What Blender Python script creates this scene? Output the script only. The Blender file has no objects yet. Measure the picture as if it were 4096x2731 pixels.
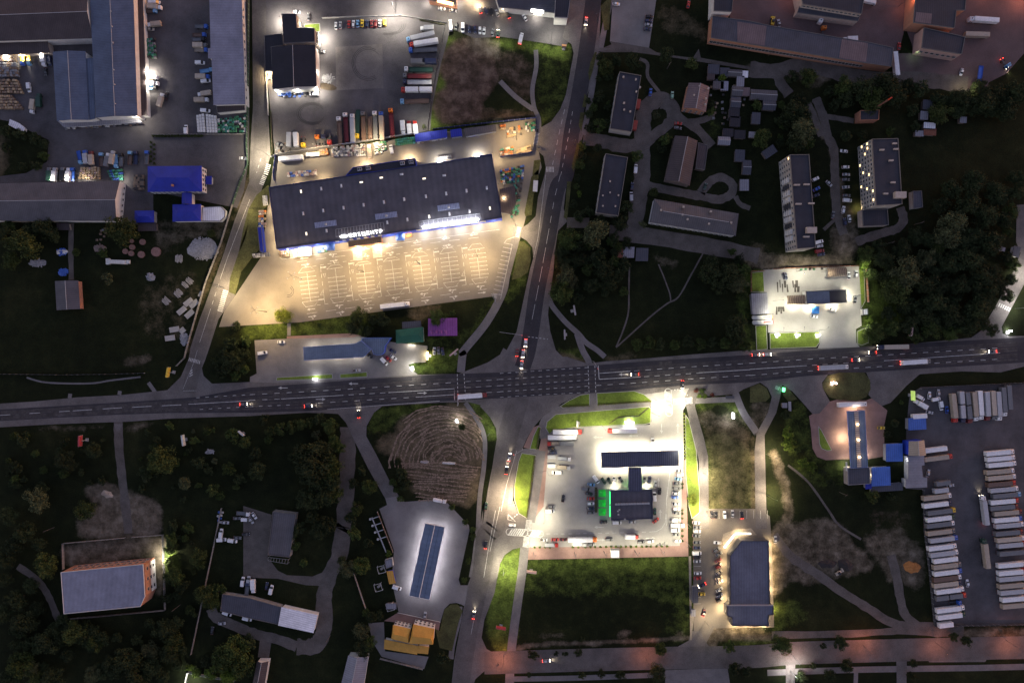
import bpy, math, random
import numpy as np
from mathutils import Vector, Matrix
random.seed(7); rng = np.random.default_rng(7)
SC = bpy.context.scene; COL = SC.collection
K = 0.143; CX, CY = 2048.0, 1365.5; CAMH = 4096*K*24/36
TL = {'A1':(0,0),'A2':(1000,0),'A3':(2000,0),'A4':(3000,0),'B1':(0,700),'B2':(1000,700),'B3':(2000,700),'B4':(3000,700),'B5':(3796,700),
      'C1':(0,1400),'C2':(1000,1400),'C3':(2000,1400),'C4':(3000,1400),'D1':(0,2031),'D2':(1000,2031),'D3':(2000,2031),'D4':(3096,2031)}
def p(t, x, y, h=0.0):
    """world x, y of a thing at height h seen in the photograph at x, y of the survey tile t"""
    if t == 'F': sx, sy = x/0.57422, y/0.57422
    elif t == 'E': sx, sy = 3596+x/1.568, 1500+y/1.568
    else:
        o = TL[t]; sx, sy = o[0]+x/2.24, o[1]+y/2.24
    f = K*(1-h/CAMH)
    return Vector(((sx-CX)*f, (CY-sy)*f))
def pts(*a, h=0.0):
    """pts('A1',[(x,y)..],'A2',[..]) -> world points"""
    out = []
    for i in range(0, len(a), 2): out += [p(a[i], x, y, h) for x, y in a[i+1]]
    return out
# ------------------------------------------------------------------ materials
MATS = {}
def mat(name, col, rough=.75, var=.22, scale=.35, metal=0., emit=0., ecol=None, stripe=None, fine=0., spec=.3, alpha=None):
    if name in MATS: return MATS[name]
    m = bpy.data.materials.new(name); m.use_nodes = True; nt = m.node_tree; N = nt.nodes; L = nt.links
    b = N['Principled BSDF']; b.inputs['Roughness'].default_value = rough; b.inputs['Metallic'].default_value = metal
    b.inputs['Specular IOR Level'].default_value = spec
    c4 = (*col, 1); b.inputs['Base Color'].default_value = c4
    src = None
    if var or stripe or fine:
        tc = N.new('ShaderNodeTexCoord')
        def mulnoise(prev, sc, amt, detail=5):
            n = N.new('ShaderNodeTexNoise'); n.inputs['Scale'].default_value = sc; n.inputs['Detail'].default_value = detail; n.inputs['Roughness'].default_value = .65
            L.new(tc.outputs['Object'], n.inputs['Vector'])
            r = N.new('ShaderNodeMapRange'); r.inputs[1].default_value = .3; r.inputs[2].default_value = .7
            r.inputs[3].default_value = 1-amt; r.inputs[4].default_value = 1+amt; L.new(n.outputs['Fac'], r.inputs[0])
            return mulv(prev, r.outputs[0])
        def mulv(prev, sock):
            x = N.new('ShaderNodeMix'); x.data_type = 'RGBA'; x.blend_type = 'MULTIPLY'; x.inputs[0].default_value = 1
            if prev is None: x.inputs[6].default_value = c4
            else: L.new(prev, x.inputs[6])
            L.new(sock, x.inputs[7]); return x.outputs[2]
        if var: src = mulnoise(src, scale, var)
        if fine: src = mulnoise(src, 1.9, fine, 3)
        if stripe:
            per, ang, amt = stripe
            mp = N.new('ShaderNodeMapping'); mp.inputs['Rotation'].default_value = (0, 0, -ang); L.new(tc.outputs['Object'], mp.inputs['Vector'])
            w = N.new('ShaderNodeTexWave'); w.inputs['Scale'].default_value = 2*math.pi/(per*20); w.inputs['Distortion'].default_value = .25; w.inputs['Detail'].default_value = 1
            L.new(mp.outputs[0], w.inputs['Vector'])
            r = N.new('ShaderNodeMapRange'); r.inputs[3].default_value = 1-amt; r.inputs[4].default_value = 1+amt*.6; L.new(w.outputs['Fac'], r.inputs[0])
            src = mulv(src, r.outputs[0])
            bp = N.new('ShaderNodeBump'); bp.inputs['Strength'].default_value = .25; bp.inputs['Distance'].default_value = .08
            L.new(w.outputs['Fac'], bp.inputs['Height']); L.new(bp.outputs[0], b.inputs['Normal'])
        L.new(src, b.inputs['Base Color'])
    if emit:
        b.inputs['Emission Color'].default_value = (*(ecol or col), 1); b.inputs['Emission Strength'].default_value = emit
    MATS[name] = m; return m
# ------------------------------------------------------------------ mesh builder
class MB:
    def __init__(s): s.v = []; s.f = []; s.m = []
    def poly(s, vs, mi=0):
        i = len(s.v); s.v += [tuple(v) for v in vs]; s.f.append(list(range(i, i+len(vs)))); s.m.append(mi); return s
    def prism(s, ring, z0, z1, mi=0, cap=True, bottom=False, mtop=None):
        n = len(ring); a = sum(ring[i][0]*ring[(i+1)%n][1]-ring[(i+1)%n][0]*ring[i][1] for i in range(n))
        if a < 0: ring = ring[::-1]
        i = len(s.v); s.v += [(q[0], q[1], z0) for q in ring]+[(q[0], q[1], z1) for q in ring]
        for k in range(n): s.f.append([i+k, i+(k+1)%n, i+n+(k+1)%n, i+n+k]); s.m.append(mi)
        if cap: s.f.append([i+n+k for k in range(n)]); s.m.append(mi if mtop is None else mtop)
        if bottom: s.f.append([i+n-1-k for k in range(n)]); s.m.append(mi)
        return s
    def box(s, c, d, rot=0., mi=0, taper=1.):
        cs, sn = math.cos(rot), math.sin(rot); i = len(s.v)
        for z, t in ((-.5, 1.), (.5, taper)):
            for x, y in ((-.5, -.5), (.5, -.5), (.5, .5), (-.5, .5)):
                X, Y = x*d[0]*t, y*d[1]*t; s.v.append((c[0]+X*cs-Y*sn, c[1]+X*sn+Y*cs, c[2]+z*d[2]))
        for f in ((3, 2, 1, 0), (4, 5, 6, 7), (0, 1, 5, 4), (1, 2, 6, 5), (2, 3, 7, 6), (3, 0, 4, 7)): s.f.append([i+k for k in f]); s.m.append(mi)
        return s
    def tube(s, a, b, r, n=6, mi=0, r2=None):
        a, b = Vector(a), Vector(b); d = (b-a).normalized(); u = d.orthogonal().normalized(); w = d.cross(u); i = len(s.v); r2 = r if r2 is None else r2
        for q, rr in ((a, r), (b, r2)):
            for k in range(n):
                t = 2*math.pi*k/n; s.v.append(tuple(q+u*rr*math.cos(t)+w*rr*math.sin(t)))
        for k in range(n): s.f.append([i+k, i+(k+1)%n, i+n+(k+1)%n, i+n+k]); s.m.append(mi)
        s.f.append([i+n-1-k for k in range(n)]); s.m.append(mi); s.f.append([i+n+k for k in range(n)]); s.m.append(mi)
        return s
    def loft(s, secs, mi=0, caps=True):
        """secs: rings of equal length"""
        i = len(s.v); n = len(secs[0])
        for r in secs: s.v += [tuple(q) for q in r]
        for j in range(len(secs)-1):
            for k in range(n): s.f.append([i+j*n+k, i+j*n+(k+1)%n, i+(j+1)*n+(k+1)%n, i+(j+1)*n+k]); s.m.append(mi)
        if caps:
            s.f.append([i+n-1-k for k in range(n)]); s.m.append(mi); e = i+(len(secs)-1)*n
            s.f.append([e+k for k in range(n)]); s.m.append(mi)
        return s
    def mesh(s, name, mats, smooth=False):
        me = bpy.data.meshes.new(name); me.from_pydata(s.v, [], s.f); 
        for m in (mats if isinstance(mats, (list, tuple)) else [mats]): me.materials.append(m)
        me.polygons.foreach_set('material_index', s.m)
        if smooth: me.polygons.foreach_set('use_smooth', [True]*len(s.f))
        me.update(); return me
    def build(s, name, mats, parent=None, smooth=False):
        return link(name, s.mesh(name, mats, smooth), parent)
def link(name, data, parent=None):
    o = bpy.data.objects.new(name, data); COL.objects.link(o)
    if parent is not None: o.parent = parent
    return o
def tag(o, label=None, cat=None, group=None, kind=None):
    if label: o['label'] = label
    if cat: o['category'] = cat
    if group: o['group'] = group
    if kind: o['kind'] = kind
    return o
def thing(name, label, cat, loc=(0, 0, 0), rz=0., group=None):
    o = bpy.data.objects.new(name, None); COL.objects.link(o); o.empty_display_size = .5
    o.location = loc; o.rotation_euler = (0, 0, rz); return tag(o, label, cat, group)
def struct(name, mb, mats): return tag(mb.build(name, mats), kind='structure')
def smooth_line(P, closed=False, sub=6):
    """Catmull-Rom"""
    n = len(P); out = []
    rngi = range(n if closed else n-1)
    for i in rngi:
        g = (lambda k: P[k % n]) if closed else (lambda k: P[max(0, min(n-1, k))])
        a, b, c, d = g(i-1), g(i), g(i+1), g(i+2)
        for k in range(sub):
            t = k/sub
            out.append(.5*((2*b)+(c-a)*t+(2*a-5*b+4*c-d)*t*t+(3*b-a-3*c+d)*t**3))
    if not closed: out.append(P[-1])
    return out
def ribbon(mb, P, w, z, smooth=True, w2=None, mi=0, jit=0.):
    if smooth and len(P) > 2: P = smooth_line(P, sub=5)
    L, R = [], []
    for i, q in enumerate(P):
        d = (P[min(i+1, len(P)-1)]-P[max(i-1, 0)]); d = d.normalized() if d.length else Vector((1, 0)); nrm = Vector((-d.y, d.x))
        t = i/max(1, len(P)-1); ww = (w if w2 is None else w+(w2-w)*t)/2*(1+random.uniform(-jit, jit))
        L.append(q+nrm*ww); R.append(q-nrm*ww*(1+random.uniform(-jit, jit)))
    for i in range(len(P)-1):
        mb.poly([(*R[i], z), (*R[i+1], z), (*L[i+1], z), (*L[i], z)], mi)
    return mb
def area(mb, P, z, smooth=False, mi=0, skirt=0.):
    if smooth: P = smooth_line(P, True, 5)
    n = len(P); a = sum(P[i][0]*P[(i+1)%n][1]-P[(i+1)%n][0]*P[i][1] for i in range(n))
    if a < 0: P = P[::-1]
    if skirt: mb.prism(P, z-skirt, z, mi)
    else: mb.poly([(*q, z) for q in P], mi)
    return mb
def dashes(mb, P, w, on, off, z, start=0.):
    pos = -start; 
    seg = []; tot = 0
    for a, b in zip(P, P[1:]): seg.append((tot, a, b, (b-a).length)); tot += (b-a).length
    def at(s):
        for t0, a, b, l in seg:
            if s <= t0+l or (t0, a, b, l) == seg[-1]: return a+(b-a)*((s-t0)/l)
    while pos < tot:
        a, b = max(0, pos), min(tot, pos+on)
        if b > a+.05: ribbon(mb, [at(a), at(b)], w, z, False)
        pos += on+off
    return mb
# ------------------------------------------------------------------ camera, world
cam = bpy.data.cameras.new('camera'); co = bpy.data.objects.new('camera', cam); COL.objects.link(co)
co.location = (0, 0, CAMH); cam.sensor_width = 36; cam.lens = 24; cam.clip_end = 6000; cam.clip_start = 1
SC.camera = co
SC.view_settings.view_transform = 'Standard'; SC.view_settings.look = 'None'; SC.view_settings.exposure = 1.95; SC.view_settings.gamma = 1
w = bpy.data.worlds.new('World'); SC.world = w; w.use_nodes = True; nt = w.node_tree
sky = nt.nodes.new('ShaderNodeTexSky'); sky.sky_type = 'NISHITA'; sky.sun_disc = False
SUN_EL, SUN_AZ = math.radians(2.0), math.radians(60)
sky.sun_elevation = SUN_EL; sky.sun_rotation = SUN_AZ; sky.altitude = 200; sky.air_density = 1.0; sky.dust_density = 1.0; sky.ozone_density = 1.0
tint = nt.nodes.new('ShaderNodeMix'); tint.data_type = 'RGBA'; tint.blend_type = 'MULTIPLY'; tint.inputs[0].default_value = 1; tint.inputs[7].default_value = (1.12, .90, 1.16, 1)
nt.links.new(sky.outputs[0], tint.inputs[6]); nt.links.new(tint.outputs[2], nt.nodes['Background'].inputs[0]); nt.nodes['Background'].inputs[1].default_value = 0.15
sl = bpy.data.lights.new('sun', 'SUN'); so = bpy.data.objects.new('sun', sl); COL.objects.link(so)
sl.energy = 0.03; sl.angle = math.radians(10); sl.color = (1, .72, .55)
# Nishita rotation is measured clockwise from +Y
sd = Vector((math.sin(SUN_AZ)*math.cos(SUN_EL), math.cos(SUN_AZ)*math.cos(SUN_EL), math.sin(SUN_EL)))
so.rotation_euler = sd.to_track_quat('Z', 'Y').to_euler()
SC.cycles.use_light_tree = True; SC.cycles.sample_clamp_indirect = 4; SC.cycles.max_bounces = 4; SC.cycles.diffuse_bounces = 2; SC.cycles.caustics_reflective = False; SC.cycles.caustics_refractive = False
# ------------------------------------------------------------------ the ground sheet
def build_ground():
    ax = np.concatenate([[-4000, -1500, -700, -450, -360], np.arange(-310, 311, 1.0), [360, 450, 700, 1500, 4000]])
    ay = np.concatenate([[-4000, -1500, -700, -400, -260], np.arange(-214, 215, 1.0), [260, 400, 700, 1500, 4000]])
    X, Y = np.meshgrid(ax, ay); ny, nx = X.shape
    C = np.zeros((ny, nx, 4), np.float32)
    def fill(ch, P, val=1., blur=2, smooth=True):
        if smooth: P = smooth_line(P, True, 4)
        m = np.zeros(X.shape, bool); n = len(P)
        xs = np.array([q[0] for q in P]); ys = np.array([q[1] for q in P])
        ok = (X > xs.min()) & (X < xs.max()) & (Y > ys.min()) & (Y < ys.max())
        px, py = X[ok], Y[ok]; ins = np.zeros(px.shape, bool)
        for i in range(n):
            x1, y1, x2, y2 = xs[i], ys[i], xs[(i+1)%n], ys[(i+1)%n]
            if y1 == y2: continue
            c = ((y1 > py) != (y2 > py)) & (px < (x2-x1)*(py-y1)/(y2-y1)+x1); ins ^= c
        m[ok] = ins; f = m.astype(np.float32)*val
        for _ in range(blur):
            g = f.copy(); g[1:-1, 1:-1] = (f[:-2, 1:-1]+f[2:, 1:-1]+f[1:-1, :-2]+f[1:-1, 2:]+f[1:-1, 1:-1])/5; f = g
        C[:, :, ch] = np.maximum(C[:, :, ch], f)
    D, S, G, R = 0, 1, 2, 3          # pale dirt, dry straw, lush grass and grass brightened by lamplight, red earth
    for ch, P, v, b in GROUND_PATCHES: fill(ch, P, v, b)
    V = np.stack([X.ravel(), Y.ravel(), np.zeros(X.size)], 1).astype(np.float32)
    idx = np.arange(ny*nx).reshape(ny, nx)
    F = np.stack([idx[:-1, :-1], idx[:-1, 1:], idx[1:, 1:], idx[1:, :-1]], -1).reshape(-1, 4)
    me = bpy.data.meshes.new('ground'); me.vertices.add(len(V)); me.vertices.foreach_set('co', V.ravel())
    me.loops.add(F.size); me.loops.foreach_set('vertex_index', F.ravel().astype(np.int32))
    me.polygons.add(len(F)); me.polygons.foreach_set('loop_start', np.arange(0, F.size, 4, dtype=np.int32)); 
    me.update(calc_edges=True)
    at = me.attributes.new('cover', 'FLOAT_COLOR', 'POINT'); at.data.foreach_set('color', C.reshape(-1, 4).ravel())
    m = bpy.data.materials.new('ground_cover'); m.use_nodes = True; nt = m.node_tree; N, L = nt.nodes, nt.links
    b = N['Principled BSDF']; b.inputs['Roughness'].default_value = .95; b.inputs['Specular IOR Level'].default_value = .1
    tc = N.new('ShaderNodeTexCoord')
    def noise(sc, det=6, rough=.65):
        n = N.new('ShaderNodeTexNoise'); n.inputs['Scale'].default_value = sc; n.inputs['Detail'].default_value = det; n.inputs['Roughness'].default_value = rough
        L.new(tc.outputs['Object'], n.inputs['Vector']); return n.outputs['Fac']
    def ramp(s, *st):
        r = N.new('ShaderNodeValToRGB'); e = r.color_ramp.elements
        while len(e) < len(st): e.new(.5)
        for q, (pos, c) in zip(e, st): q.position = pos; q.color = (*c, 1)
        L.new(s, r.inputs[0]); return r.outputs[0]
    def mixc(f, a, bb, blend='MIX'):
        x = N.new('ShaderNodeMix'); x.data_type = 'RGBA'; x.blend_type = blend
        if isinstance(f, float): x.inputs[0].default_value = f
        else: L.new(f, x.inputs[0])
        L.new(a, x.inputs[6]); L.new(bb, x.inputs[7]); return x.outputs[2]
    nb, nm, nf = noise(.022), noise(.16), noise(1.1, 5, .75)
    weeds = ramp(nb, (.3, (.007, .0095, .0045)), (.52, (.0115, .0150, .006)), (.7, (.021, .0225, .0095)))
    weeds = mixc(.75, weeds, ramp(nm, (.25, (.45, .5, .45)), (.5, (.9, .95, .85)), (.75, (1.7, 1.6, 1.4))), 'MULTIPLY')
    weeds = mixc(.7, weeds, ramp(nf, (.3, (.4, .4, .4)), (.7, (1.6, 1.6, 1.5))), 'MULTIPLY')
    dirt = ramp(nm, (.3, (.075, .060, .042)), (.5, (.125, .102, .075)), (.7, (.19, .162, .125)))
    dirt = mixc(.6, dirt, ramp(nf, (.3, (.78, .78, .78)), (.7, (1.2, 1.2, 1.2))), 'MULTIPLY')
    straw = ramp(nm, (.3, (.085, .068, .042)), (.6, (.135, .105, .066)), (.75, (.18, .145, .095)))
    straw = mixc(.7, straw, ramp(nf, (.3, (.72, .72, .72)), (.7, (1.25, 1.25, 1.25))), 'MULTIPLY')
    lush = ramp(nm, (.3, (.05, .076, .015)), (.6, (.088, .125, .024)), (.75, (.13, .15, .035)))  # these greens also carry lamplight painted on the grass
    lush = mixc(.7, lush, ramp(nf, (.3, (.5, .5, .5)), (.7, (1.45, 1.45, 1.4))), 'MULTIPLY')
    red = ramp(nm, (.3, (.04, .029, .022)), (.5, (.08, .054, .042)), (.7, (.145, .108, .086)))
    red = mixc(.6, red, ramp(nf, (.3, (.78, .78, .78)), (.7, (1.2, 1.2, 1.2))), 'MULTIPLY')
    a = N.new('ShaderNodeAttribute'); a.attribute_name = 'cover'; sp = N.new('ShaderNodeSeparateColor'); L.new(a.outputs['Color'], sp.inputs[0])
    def breakup(sock):      # patchy edge: the cover weight is compared with noise
        ad = N.new('ShaderNodeMath'); ad.operation = 'MULTIPLY_ADD'; L.new(nm, ad.inputs[0]); ad.inputs[1].default_value = 1.5; L.new(sock, ad.inputs[2])
        ad2 = N.new('ShaderNodeMath'); ad2.operation = 'MULTIPLY_ADD'; L.new(nf, ad2.inputs[0]); ad2.inputs[1].default_value = .7; L.new(ad.outputs[0], ad2.inputs[2])
        r = N.new('ShaderNodeMapRange'); r.inputs[1].default_value = 1.2; r.inputs[2].default_value = 2.05; L.new(ad2.outputs[0], r.inputs[0]); 
        mn = N.new('ShaderNodeMath'); mn.operation = 'MULTIPLY'; L.new(r.outputs[0], mn.inputs[0])
        s2 = N.new('ShaderNodeMapRange'); s2.inputs[2].default_value = .12; L.new(sock, s2.inputs[0]); L.new(s2.outputs[0], mn.inputs[1]); return mn.outputs[0]
    c = mixc(breakup(sp.outputs[2]), weeds, lush); c = mixc(breakup(a.outputs['Alpha']), c, red)
    c = mixc(breakup(sp.outputs[1]), c, straw); c = mixc(breakup(sp.outputs[0]), c, dirt)
    L.new(c, b.inputs['Base Color'])
    bp = N.new('ShaderNodeBump'); bp.inputs['Strength'].default_value = .6; bp.inputs['Distance'].default_value = .35; L.new(nf, bp.inputs['Height']); L.new(bp.outputs[0], b.inputs['Normal'])
    me.materials.append(m); tag(link('ground', me), kind='structure')
D_, S_, G_, R_ = 0, 1, 2, 3
GROUND_PATCHES = [
 # red bare earth north of the store
 (R_, pts('A2',[(1760,420),(1960,340),(2150,420),(2230,700),(2100,900),(2060,1060),(1800,1110),(1660,1060),(1650,860),(1760,760),(1690,640)]), .9, 3),
 (R_, pts('A3',[(0,480),(200,500),(300,650),(260,900),(60,780),(-80,600)]), .5, 6),
 (R_, pts('A3',[(-300,900),(-60,1000),(280,1000),(300,1050),(-200,1080)]), .55, 4),
 (G_, pts('A2',[(1740,330),(1850,360),(1780,500),(1680,700),(1640,900),(1600,1120),(1700,1140),(1720,900),(1780,780),(1700,600),(1740,450)]), .75, 3),
 (G_, pts('A2',[(1600,1080),(1900,1120),(2240,1060),(2240,1110),(1900,1150),(1600,1160)]), .5, 3),
 (G_, pts('A3',[(-100,350),(300,380),(540,430),(540,380),(620,400),(650,500),(560,560),(330,470),(-100,420)]), .7, 3),
 (D_, pts('A2',[(1950,330),(2110,330),(2240,420),(2200,520),(2050,470),(1960,440)]), .75, 5),
 (G_, pts('A3',[(340,480),(640,470),(600,900),(500,1050),(360,1140),(330,900)]), .22, 5),
 # left weeds and rubble
 (S_, pts('A1',[(-60,1500),(0,1180),(60,1300),(60,1500),(0,1568)]), .8, 5),  # straw tone stands in for the lit edge of the dark weeds
 (D_, pts('B1',[(1420,420),(2060,400),(1960,560),(1700,560),(1450,700),(1400,560)]), .35, 6),
 (D_, pts('C1',[(1100,100),(1200,60),(1360,50),(1340,100),(1180,130)]), .6, 3),
 (D_, pts('C1',[(1130,680),(1350,650),(1340,680),(1150,720)]), .55, 3),
 (D_, pts('C1',[(380,690),(880,675),(880,700),(400,715)]), .4, 2),
 (S_, pts('B1',[(2200,60),(2240,60),(2080,420),(1950,800),(1830,1080),(1740,1330),(1690,1568),(1670,1568),(1800,1100),(1900,860),(2050,460)]), .8, 2),
 (S_, pts('B1',[(1300,1000),(1800,900),(1700,1400),(1300,1400)]), .2, 6),
 # clearing behind the walled building
 (D_, pts('C1',[(780,1230),(950,1190),(1080,1230),(1230,1290),(1370,1340),(1450,1430),(1440,1560),(1430,1660),(1150,1680),(760,1680),(700,1600),(700,1500),(760,1440),(900,1380),(800,1350)]), .85, 2),
 (D_, pts('D1',[(600,330),(1440,260),(1450,420),(1400,700),(1380,440),(900,500),(620,520)]), .8, 3),
 (D_, pts('D1',[(1400,430),(1470,430),(1480,700),(1390,780)]), .6, 3),
 (G_, pts('D1',[(1480,300),(1580,300),(1600,620),(1520,640),(1480,560)]), .6, 4),
 # straw field
 (S_, pts('C2',[(1340,620),(1600,530),(1900,480),(2040,640),(2090,900),(2060,1200),(1960,1420),(1780,1340),(1500,1290),(1330,1000),(1180,920),(1140,800),(1300,740)]), .8, 4),
 (S_, pts('C2',[(1780,470),(1950,480),(2040,640),(2090,900),(2000,860),(1900,640),(1800,600)]), .7, 4),
 (G_, pts('C2',[(1950,470),(2060,490),(2160,600),(2210,740),(2190,810),(2110,780),(2060,650)]), .6, 2),
 (G_, pts('C2',[(1470,210),(1440,130),(1580,110),(1620,0),(1880,0),(1850,180),(1500,220)]), .55, 3),
 (G_, pts('C2',[(1060,620),(1160,520),(1700,470),(1700,520),(1400,600),(1200,720),(1060,740)]), .4, 4),
 (G_, pts('B2',[(0,1330),(400,1330),(1000,1240),(1000,1440),(0,1480)]), .45, 4),
 (S_, pts('B2',[(1480,1180),(1720,1180),(1560,1300),(1400,1280)]), .5, 4),
 (G_, pts('B2',[(2100,1150),(2200,1120),(2120,1300),(1900,1568),(1600,1568),(1600,1450),(1900,1400)]), .2, 5),
 (G_, pts('B3',[(80,640),(230,590),(280,760),(230,980),(60,1150),(40,1080),(100,920)]), .35, 3),
 # gas station north-east
 (G_, pts('B4',[(0,870),(120,860),(130,1050),(0,1050)]), .9, 1), (G_, pts('B4',[(960,830),(1060,800),(1130,960),(1400,1300),(1060,1350),(1000,1200)]), .65, 4),
 (G_, pts('B4',[(-60,800),(0,860),(0,1400),(60,1560),(-60,1568),(-100,1200)]), .5, 5),
 (G_, pts('B4',[(960,1380),(1060,1330),(1080,1480),(970,1540)]), .8, 2),
 (S_, pts('B4',[(-40,640),(100,620),(140,760),(20,840),(-60,760)]), .5, 5),
 (D_, pts('B4',[(-80,700),(350,720),(700,720),(860,640),(980,590),(900,760),(880,800),(150,850),(0,780)]), .75, 4),
 (D_, pts('B4',[(740,460),(960,540),(1010,590),(850,680),(740,720)]), .7, 4),
 # north-east strip beside the junction
 (S_, pts('C3',[(500,10),(770,100),(760,130),(620,90)]), .8, 2), (G_, pts('C3',[(520,0),(760,0),(770,90),(640,70)]), .4, 2),
 (S_, pts('C3',[(970,70),(1200,30),(1200,75),(960,100)]), .55, 3),
 # gas station south
 (S_, pts('C3',[(1830,720),(1950,640),(2150,650),(2240,800),(2240,1400),(1880,1430),(1870,900)]), .5, 5),
 (D_, pts('C3',[(1780,560),(2000,560),(2150,560),(2200,660),(1900,700),(1800,650)]), .35, 5),
 (G_, pts('C3',[(1860,750),(2240,900),(2240,1420),(1880,1430)]), .45, 6),
 (G_, pts('C3',[(1760,460),(2100,430),(2240,620),(2240,720),(2000,500),(1800,540)]), .4, 3),
 (G_, pts('D3',[(215,360),(200,700),(130,1250),(80,1290),(-60,1250),(-120,900),(0,450),(90,380)]), .75, 3),
 (G_, pts('D3',[(230,460),(1690,440),(1700,1150),(1500,1150),(1400,700),(900,560),(230,600)]), .17, 5),
 (G_, pts('D3',[(200,600),(900,560),(1500,700),(1650,1150),(150,1180)]), .02, 6),
 (G_, pts('D3',[(230,460),(1690,440),(1700,640),(1200,600),(230,620)]), .5, 9), (G_, pts('D3',[(240,560),(1690,560),(1700,1100),(1560,1100),(1450,820),(240,760)]), .3, 9),  # greener bands paint the lamp glow fading down the field
 (D_, pts('D3',[(130,1240),(350,1205),(900,1190),(1690,1150),(1690,1175),(900,1220),(350,1240),(120,1290)]), .85, 1),
 (D_, pts('D3',[(1060,1150),(1100,1090),(1180,1095),(1100,1160)]), .5, 2), (D_, pts('D3',[(360,1170),(380,1130),(560,1130),(540,1160)]), .4, 2),
 (D_, pts('D3',[(1580,1150),(1600,1100),(1640,1110),(1630,1150)]), .6, 2),
 (D_, pts('D3',[(1830,1040),(2000,1030),(2300,1080),(2400,1110),(2400,1180),(2000,1190),(1900,1260),(1820,1180)]), .7, 3),
 (G_, pts('D3',[(2000,1190),(2400,1180),(2400,1260),(2000,1260)]), .4, 3),
 # dirt field in the south-east
 (D_, pts('D4',[(-20,190),(180,140),(480,100),(620,180),(720,330),(850,430),(860,560),(500,640),(300,700),(140,640),(-20,800)]), .62, 4),
 (D_, pts('D4',[(-60,250),(60,250),(200,420),(120,620),(-10,820),(-70,700)]), .7, 3),
 (D_, pts('D4',[(820,260),(1100,180),(1240,300),(1340,380),(1330,700),(1180,700),(1020,640),(960,470),(860,420)]), .62, 4),
 (D_, pts('D4',[(1500,1100),(1750,1080),(2240,1090),(2240,1195),(1820,1200),(1740,1150)]), .65, 4),
 (G_, pts('D4',[(-40,880),(200,830),(300,960),(100,1080),(-40,1080)]), .4, 5),
 (G_, pts('C4',[(340,470),(430,440),(530,590),(545,740),(560,890),(620,960),(830,980),(840,1200),(500,1180),(360,1000),(300,640)]), .3, 4),
 (D_, pts('C4',[(0,480),(130,470),(200,520),(80,720),(0,660)]), .45, 3),
 (S_, pts('C4',[(0,840),(40,840),(50,1420),(0,1420)]), .6, 2), 
 (D_, pts('C4',[(180,900),(230,900),(350,1200),(380,1500),(300,1568),(290,1300),(200,1050)]), .6, 2),
 (R_, pts('C4',[(1100,1450),(1400,1440),(1380,1568),(1100,1568)]), .2, 4),
 # residential quarter
 (D_, pts('A4',[(0,590),(200,610),(420,560),(700,590),(900,640),(1200,700),(1450,700),(1700,710),(2080,720),(2100,800),(1700,760),(1400,740),(1000,720),(760,700),(560,780),(400,700),(300,700),(0,650)]), .6, 2),
 (D_, pts('A4',[(540,960),(660,1040),(700,1220),(760,1320),(790,1568),(740,1568),(700,1300),(600,1200),(620,1100)]), .6, 2),
 (D_, pts('B4',[(735,0),(810,0),(960,500),(980,590),(860,640),(760,560)]), .5, 3),
 (D_, pts('B3',[(1320,590),(1400,720),(1640,800),(1480,840),(1350,680)]), .3, 4),
 (G_, pts('A3',[(1700,1100),(1900,1060),(2050,1300),(1900,1280)]), .15, 4),
 (S_, pts('A3',[(1450,60),(1600,80),(1800,200),(1850,360),(1600,300),(1460,280)]), .35, 6),
]
# ------------------------------------------------------------------ paved surfaces
asphalt = mat('asphalt', (.034, .032, .037), .85, .25, .12, fine=.22)
asphalt_old = mat('worn_asphalt', (.118, .108, .104), .9, .28, .1, fine=.22)
yardm = mat('yard_asphalt', (.080, .074, .078), .9, .35, .07, fine=.22)
lotm = mat('car_park_asphalt', (.16, .145, .128), .9, .18, .06, fine=.10)
conc = mat('concrete_paving', (.17, .16, .155), .9, .2, .1, fine=.12)
conc_l = mat('pale_concrete', (.26, .25, .24), .85, .14, .1, fine=.08)
brick = mat('red_pavers', (.215, .135, .118), .9, .18, .2, fine=.12)
pathm = mat('footpath', (.14, .13, .13), .9, .2, .2, fine=.14)
lane = mat('gravel_lane', (.098, .086, .077), .95, .3, .15, fine=.25)
yard_ne = mat('dusty_yard', (.105, .075, .075), .95, .25, .06, fine=.2)
slab = mat('old_slabs', (.075, .07, .08), .9, .15, .15, fine=.15)
lawnm = mat('mown_lawn', (.11, .158, .022), .95, .35, .12, fine=.35)
kerbm = mat('kerb_stone', (.30, .29, .28), .9, .1)
white = mat('road_paint', (.42, .42, .41), .8, .35, .8)
def surf(name, m, z, *polys, smooth=False):
    mb = MB()
    for q in polys: area(mb, q, z, smooth)
    return struct(name, mb, m)
Z0, Z1, Z2, Z3, Z4, ZM = .02, .05, .08, .11, .14, .17
surf('yard', yardm, Z0,
  pts('F',[(0,112),(0,275),(25,280),(112,322),(108,372),(60,398),(0,405),(0,425),(280,425),(285,515),(352,515),(352,440),(545,478),(560,440),(572,362),(574,0),(0,0)]),
  pts('F',[(606,0),(1345,0),(1318,100),(1305,98),(1298,108),(1240,98),(1150,85),(1090,88),(1035,66),(1012,150),(992,250),(988,300),(632,362),(622,260),(607,110)]),
  pts('C4',[(1430,400),(1530,330),(2455,300),(2455,1568)],'D4',[(2300,1040),(1430,1058),(1370,400),(1345,-100)],'C4',[(1560,1250),(1400,1240),(1400,700)]))
surf('gravel_yard', yard_ne, Z0,
  pts('A4',[(-180,0),(2455,0),(2455,480),(2300,660),(2140,740),(2080,850),(1850,800),(1700,710),(1490,670),(1450,400),(1390,240),(1330,480),(1320,640),(1060,380),(0,215),(-180,180)]),
  pts('A4',[(1320,480),(1460,480),(1500,690),(1350,680)]))
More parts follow.
